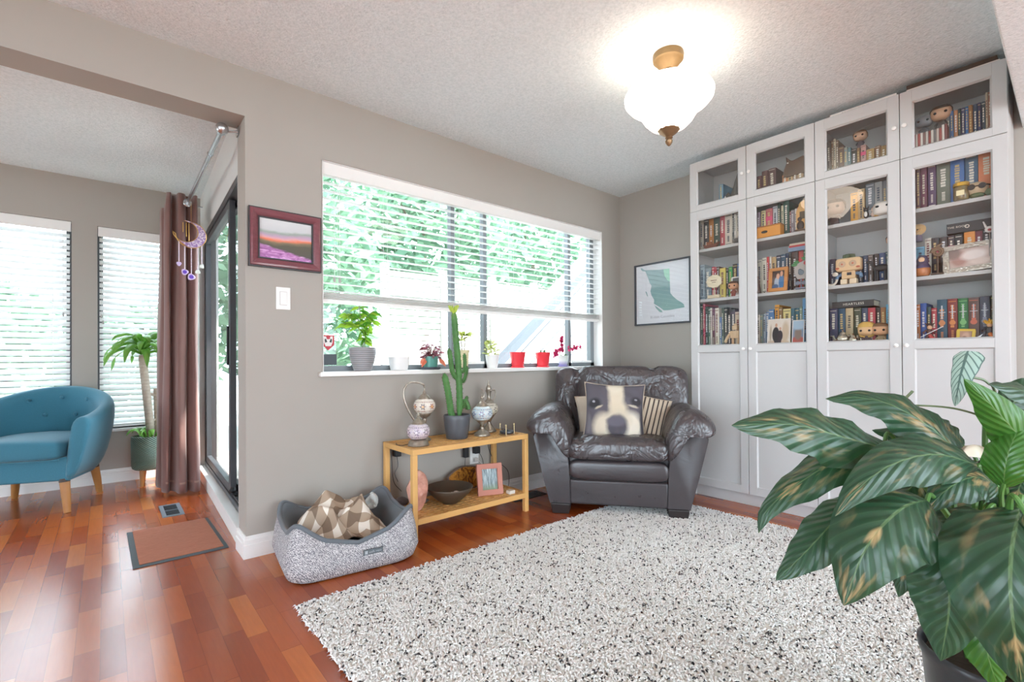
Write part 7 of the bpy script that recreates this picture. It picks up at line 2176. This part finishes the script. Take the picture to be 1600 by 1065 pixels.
for k, (x, l, mi) in enumerate(((-.075, .175, 1), (-.04, .20, 0), (-.0, .225, 0), (.04, .195, 2), (.065, .165, 2))):
    zt = zc - sqrt(max(0, .093 ** 2 - min(x * x, .0085)))
    b = MB()
    for q in range(16):
        b.ball((x, 0, zt - (q + .5) * l * .85 / 16), (.0042, .0042, .0052), 7, 5)
    st = b.build('bead_string', mat('pearl_chip', 'd8c8d4', .3, var=.2, vs_=80), wc, weld=0)
    r_ = (.016, .022, .024, .017, .016)[k]
    b = MB(); b.M = Matrix.Translation((x, 0, zt - l * .85 - r_)) @ Matrix.Rotation(pi / 2, 4, 'X'); b.lathe([(0, -.003), (r_ * .9, -.003), (r_, 0), (r_ * .9, .003), (0, .003)], (0, 0, 0), 14, lambda a, z: 1 + .12 * sin(3 * a + k)); st2 = b.build('agate_drop', M_AG[1] if mi == 0 else M_AG[mi], wc)
    if mi == 0:
        b = MB(); b.M = Matrix.Translation((x, 0, zt - l * .85 - r_)) @ Matrix.Rotation(pi / 2, 4, 'X'); b.lathe([(0, -.0036), (r_ * .6, -.0036), (r_ * .62, 0), (r_ * .6, .0036), (0, .0036)], (0, 0, 0), 14); b.build('agate_core', M_AG[0], st2)

# ------------------------------------------------------------------ door mat
dm = thing('door_mat', 'terracotta door mat with grey rubber border in front of the sliding door', 'door mat', (-3.259, .52, 0), radians(.6))
b = MB(); b.box((-.197, -.312, 0), (.197, .312, .006)); b.build('rubber_border', mat('grey_rubber', '4f5558', .7), dm, smooth=0, bevel=.002)
t = NT('terracotta_pile'); v = t.coord('Object', (9, 60, 1)); n_ = t.noise(v, 2.2, 3, dist=1.5); t.bump(n_, .7, .006)
M_MAT = t.bsdf(t.mix(n_, lin('96523c'), lin('c27f62')), .9)
b = MB(); b.box((-.172, -.288, .0062), (.178, .302, .011)); b.build('pile_panel', M_MAT, dm, smooth=0, bevel=.003)

# ------------------------------------------------------------------ wall things
M_FRM = NT('maroon_frame'); M_FRM = M_FRM.bsdf(M_FRM.mix(M_FRM.noise(M_FRM.coord('Object', (3, 30, 30)), 3, 3), lin('64303a'), lin('8a5058')), .3, Coat_Weight=.4)
PW, PH = .352, .298
pic = thing('framed_painting', 'framed painting of purple and orange hills between the wall corner and window', 'painting', (-2.832, 0, 1.598))
b = MB()
for (xa, xb_, za, zb) in ((-PW / 2, PW / 2, -PH / 2, -PH / 2 + .012), (-PW / 2, PW / 2, PH / 2 - .012, PH / 2), (-PW / 2, -PW / 2 + .012, -PH / 2 + .012, PH / 2 - .012), (PW / 2 - .012, PW / 2, -PH / 2 + .012, PH / 2 - .012)):
    b.box((xa, -.024, za), (xb_, -.001, zb))
b.build('outer_edge', mat('black_frame', '2a2628', .4), pic, smooth=0)
b = MB()
def frame_ring(b, w_, h_, prof):
    rs = []
    for sx_, sz_ in ((-1, -1), (1, -1), (1, 1), (-1, 1)):
        rs.append([(sx_ * (w_ / 2 - o), -d, sz_ * (h_ / 2 - o)) for o, d in prof])
    rs.append(rs[0])
    b.rings(rs, False, False)
frame_ring(b, PW, PH, [(.004, .022), (.008, .033), (.016, .036), (.030, .030), (.040, .024), (.043, .020)])
b.build('moulding', M_FRM, pic, smooth=30)
b = MB(); frame_ring(b, PW - .084, PH - .084, [(0, .020), (.001, .024), (.007, .024), (.008, .014)]); b.build('inner_slip', mat('black_frame', '2a2628'), pic, smooth=0)
t = NT('hills_painting'); v = t.coord('UV'); x_, y_, _z = t.sep(v)
nz = t.noise(t.comb(t.math('MULTIPLY', x_, 3), t.math('MULTIPLY', y_, 6)), 1.6, 4)
yy = t.math('ADD', y_, t.math('MULTIPLY_ADD', nz, .10, -.05))
yy = t.math('ADD', yy, t.math('MULTIPLY', t.math('SINE', t.math('MULTIPLY', x_, 5)), .03))
sky = t.ramp(yy, [(.0, '4a4640'), (.36, '56503f'), (.44, '7a6a50'), (.50, 'e07a58'), (.54, 'd6a0a0'), (.60, 'b89ab4'), (.68, '93a096'), (.74, 'c2c4c6'), (1.0, 'd2d2d2')])
edge = t.math('ADD', y_, t.math('MULTIPLY', x_, .28)); edge = t.math('ADD', edge, t.math('MULTIPLY', nz, .14))
mk = t.math('MULTIPLY_ADD', edge, -24, 10.6, True)
pur = t.ramp(t.noise(t.coord('UV', (3, 9, 1), rot=(0, 0, -.4)), 2, 4, dist=1), [(.3, '8a4f86'), (.5, 'b070ac'), (.66, 'd9a6d4')])
t.bump(nz, .3, .002)
M_PAINT = t.bsdf(t.mix(mk, sky, pur), .5)
b = MB(); w2, h2 = PW / 2 - .047, PH / 2 - .047; b.quad((-w2, -.016, -h2), (w2, -.016, -h2), (w2, -.016, h2), (-w2, -.016, h2)); b.build('canvas', M_PAINT, pic, smooth=0)

sw = thing('light_switch', 'white rocker light switch on the wall below the painting', 'light switch', (-2.845, 0, 1.298))
b = MB(); b.box((-.035, -.006, -.058), (.035, -.0005, .058)); b.build('plate', M_TRIM, sw, smooth=0, bevel=.002)
b = MB(); b.box((-.0175, -.0075, -.035), (.0175, -.006, .035)); b.build('rocker_rim', mat('switch_shadow', 'bdbbb7', .5), sw, smooth=0)
b = MB(); b.rings([[(-.016, -.0076, -.033), (.016, -.0076, -.033), (.016, -.0076, .033), (-.016, -.0076, .033)], [(-.016, -.013, -.033), (.016, -.013, -.033), (.016, -.009, .033), (-.016, -.009, .033)]]); b.build('rocker', M_TRIM, sw, smooth=0)

mp = thing('framed_map', 'black-framed green map print on the wall beside the bookcase', 'framed print', (0, -.4265, 1.521))
MW, MH = .527, .525
b = MB()
f_ = .012
for (ya, yb, za, zb) in ((-MW / 2, MW / 2, -MH / 2, -MH / 2 + f_), (-MW / 2, MW / 2, MH / 2 - f_, MH / 2), (-MW / 2, -MW / 2 + f_, -MH / 2 + f_, MH / 2 - f_), (MW / 2 - f_, MW / 2, -MH / 2 + f_, MH / 2 - f_)):
    b.box((-.022, ya, za), (-.001, yb, zb))
b.build('frame', mat('charcoal_frame', '3f434a', .4), mp, smooth=0, bevel=.001)
b = MB(); b.quad((-.006, MW / 2 - f_, -MH / 2 + f_), (-.006, -MW / 2 + f_, -MH / 2 + f_), (-.006, -MW / 2 + f_, MH / 2 - f_), (-.006, MW / 2 - f_, MH / 2 - f_)); pp_ = b.build('print_paper', mat('print_paper', 'dcdde2', .7, var=.01), mp, smooth=0)
IW, IH = MW - 2 * f_, MH - 2 * f_
def mpoly(b, pts, h0=.0062, h1=.0066):
    b.prism([(IW / 2 - u * IW, IH / 2 - t_ * IH) for u, t_ in pts], h0, h1, lambda y, z, h: (-h, y, z))
main = [(.17, .075), (.46, .11), (.64, .115), (.655, .52), (.70, .575), (.77, .64), (.85, .69), (.895, .73), (.905, .775), (.80, .785), (.634, .80), (.53, .795), (.47, .745), (.40, .70), (.345, .665), (.35, .60), (.30, .52), (.28, .45), (.305, .36), (.265, .30), (.24, .23), (.20, .13)]
M_MAPG = NT('map_green'); v = M_MAPG.coord('Object'); n_ = M_MAPG.noise(v, 9, 4); z_ = M_MAPG.sep(v)[2]
M_MAPG = M_MAPG.bsdf(M_MAPG.ramp(M_MAPG.math('ADD', M_MAPG.math('MULTIPLY_ADD', z_, 1.6, .42), M_MAPG.math('MULTIPLY_ADD', n_, .3, -.15)), [(.1, '86aca6'), (.45, '7f9f9f'), (.8, '93aeb2'), (1.0, '9ab4ba')]), .7)
b = MB(); mpoly(b, main); mpoly(b, [(.09, .03), (.12, .035), (.17, .075), (.185, .10), (.13, .085), (.10, .06)]); mpoly(b, [(.355, .69), (.41, .73), (.50, .80), (.505, .825), (.455, .818), (.385, .745)]); mpoly(b, [(.18, .44), (.205, .45), (.235, .54), (.215, .525)]); b.build('map_land', M_MAPG, pp_, smooth=0)
b = MB(); mpoly(b, [(.53, .113), (.64, .115), (.648, .33), (.60, .30), (.55, .22)], .0067, .0070); b.build('map_mint_corner', mat('map_mint', 'a5d6bf', .7, var=.04), pp_, smooth=0)
text('British Columbia', .030, 'map_lettering', mat('map_text', '9a98a0', .7, var=0), pp_, (-.0064, 0, IH / 2 - .895 * IH), (pi / 2, 0, -pi / 2), .0002)
b = MB(); b.quad((-.0125, MW / 2 - f_, -MH / 2 + f_), (-.0125, -MW / 2 + f_, -MH / 2 + f_), (-.0125, -MW / 2 + f_, MH / 2 - f_), (-.0125, MW / 2 - f_, MH / 2 - f_)); b.build('glazing', m_glass('picture_glass', (1, 1, 1, 1), 1.3), mp, smooth=0)
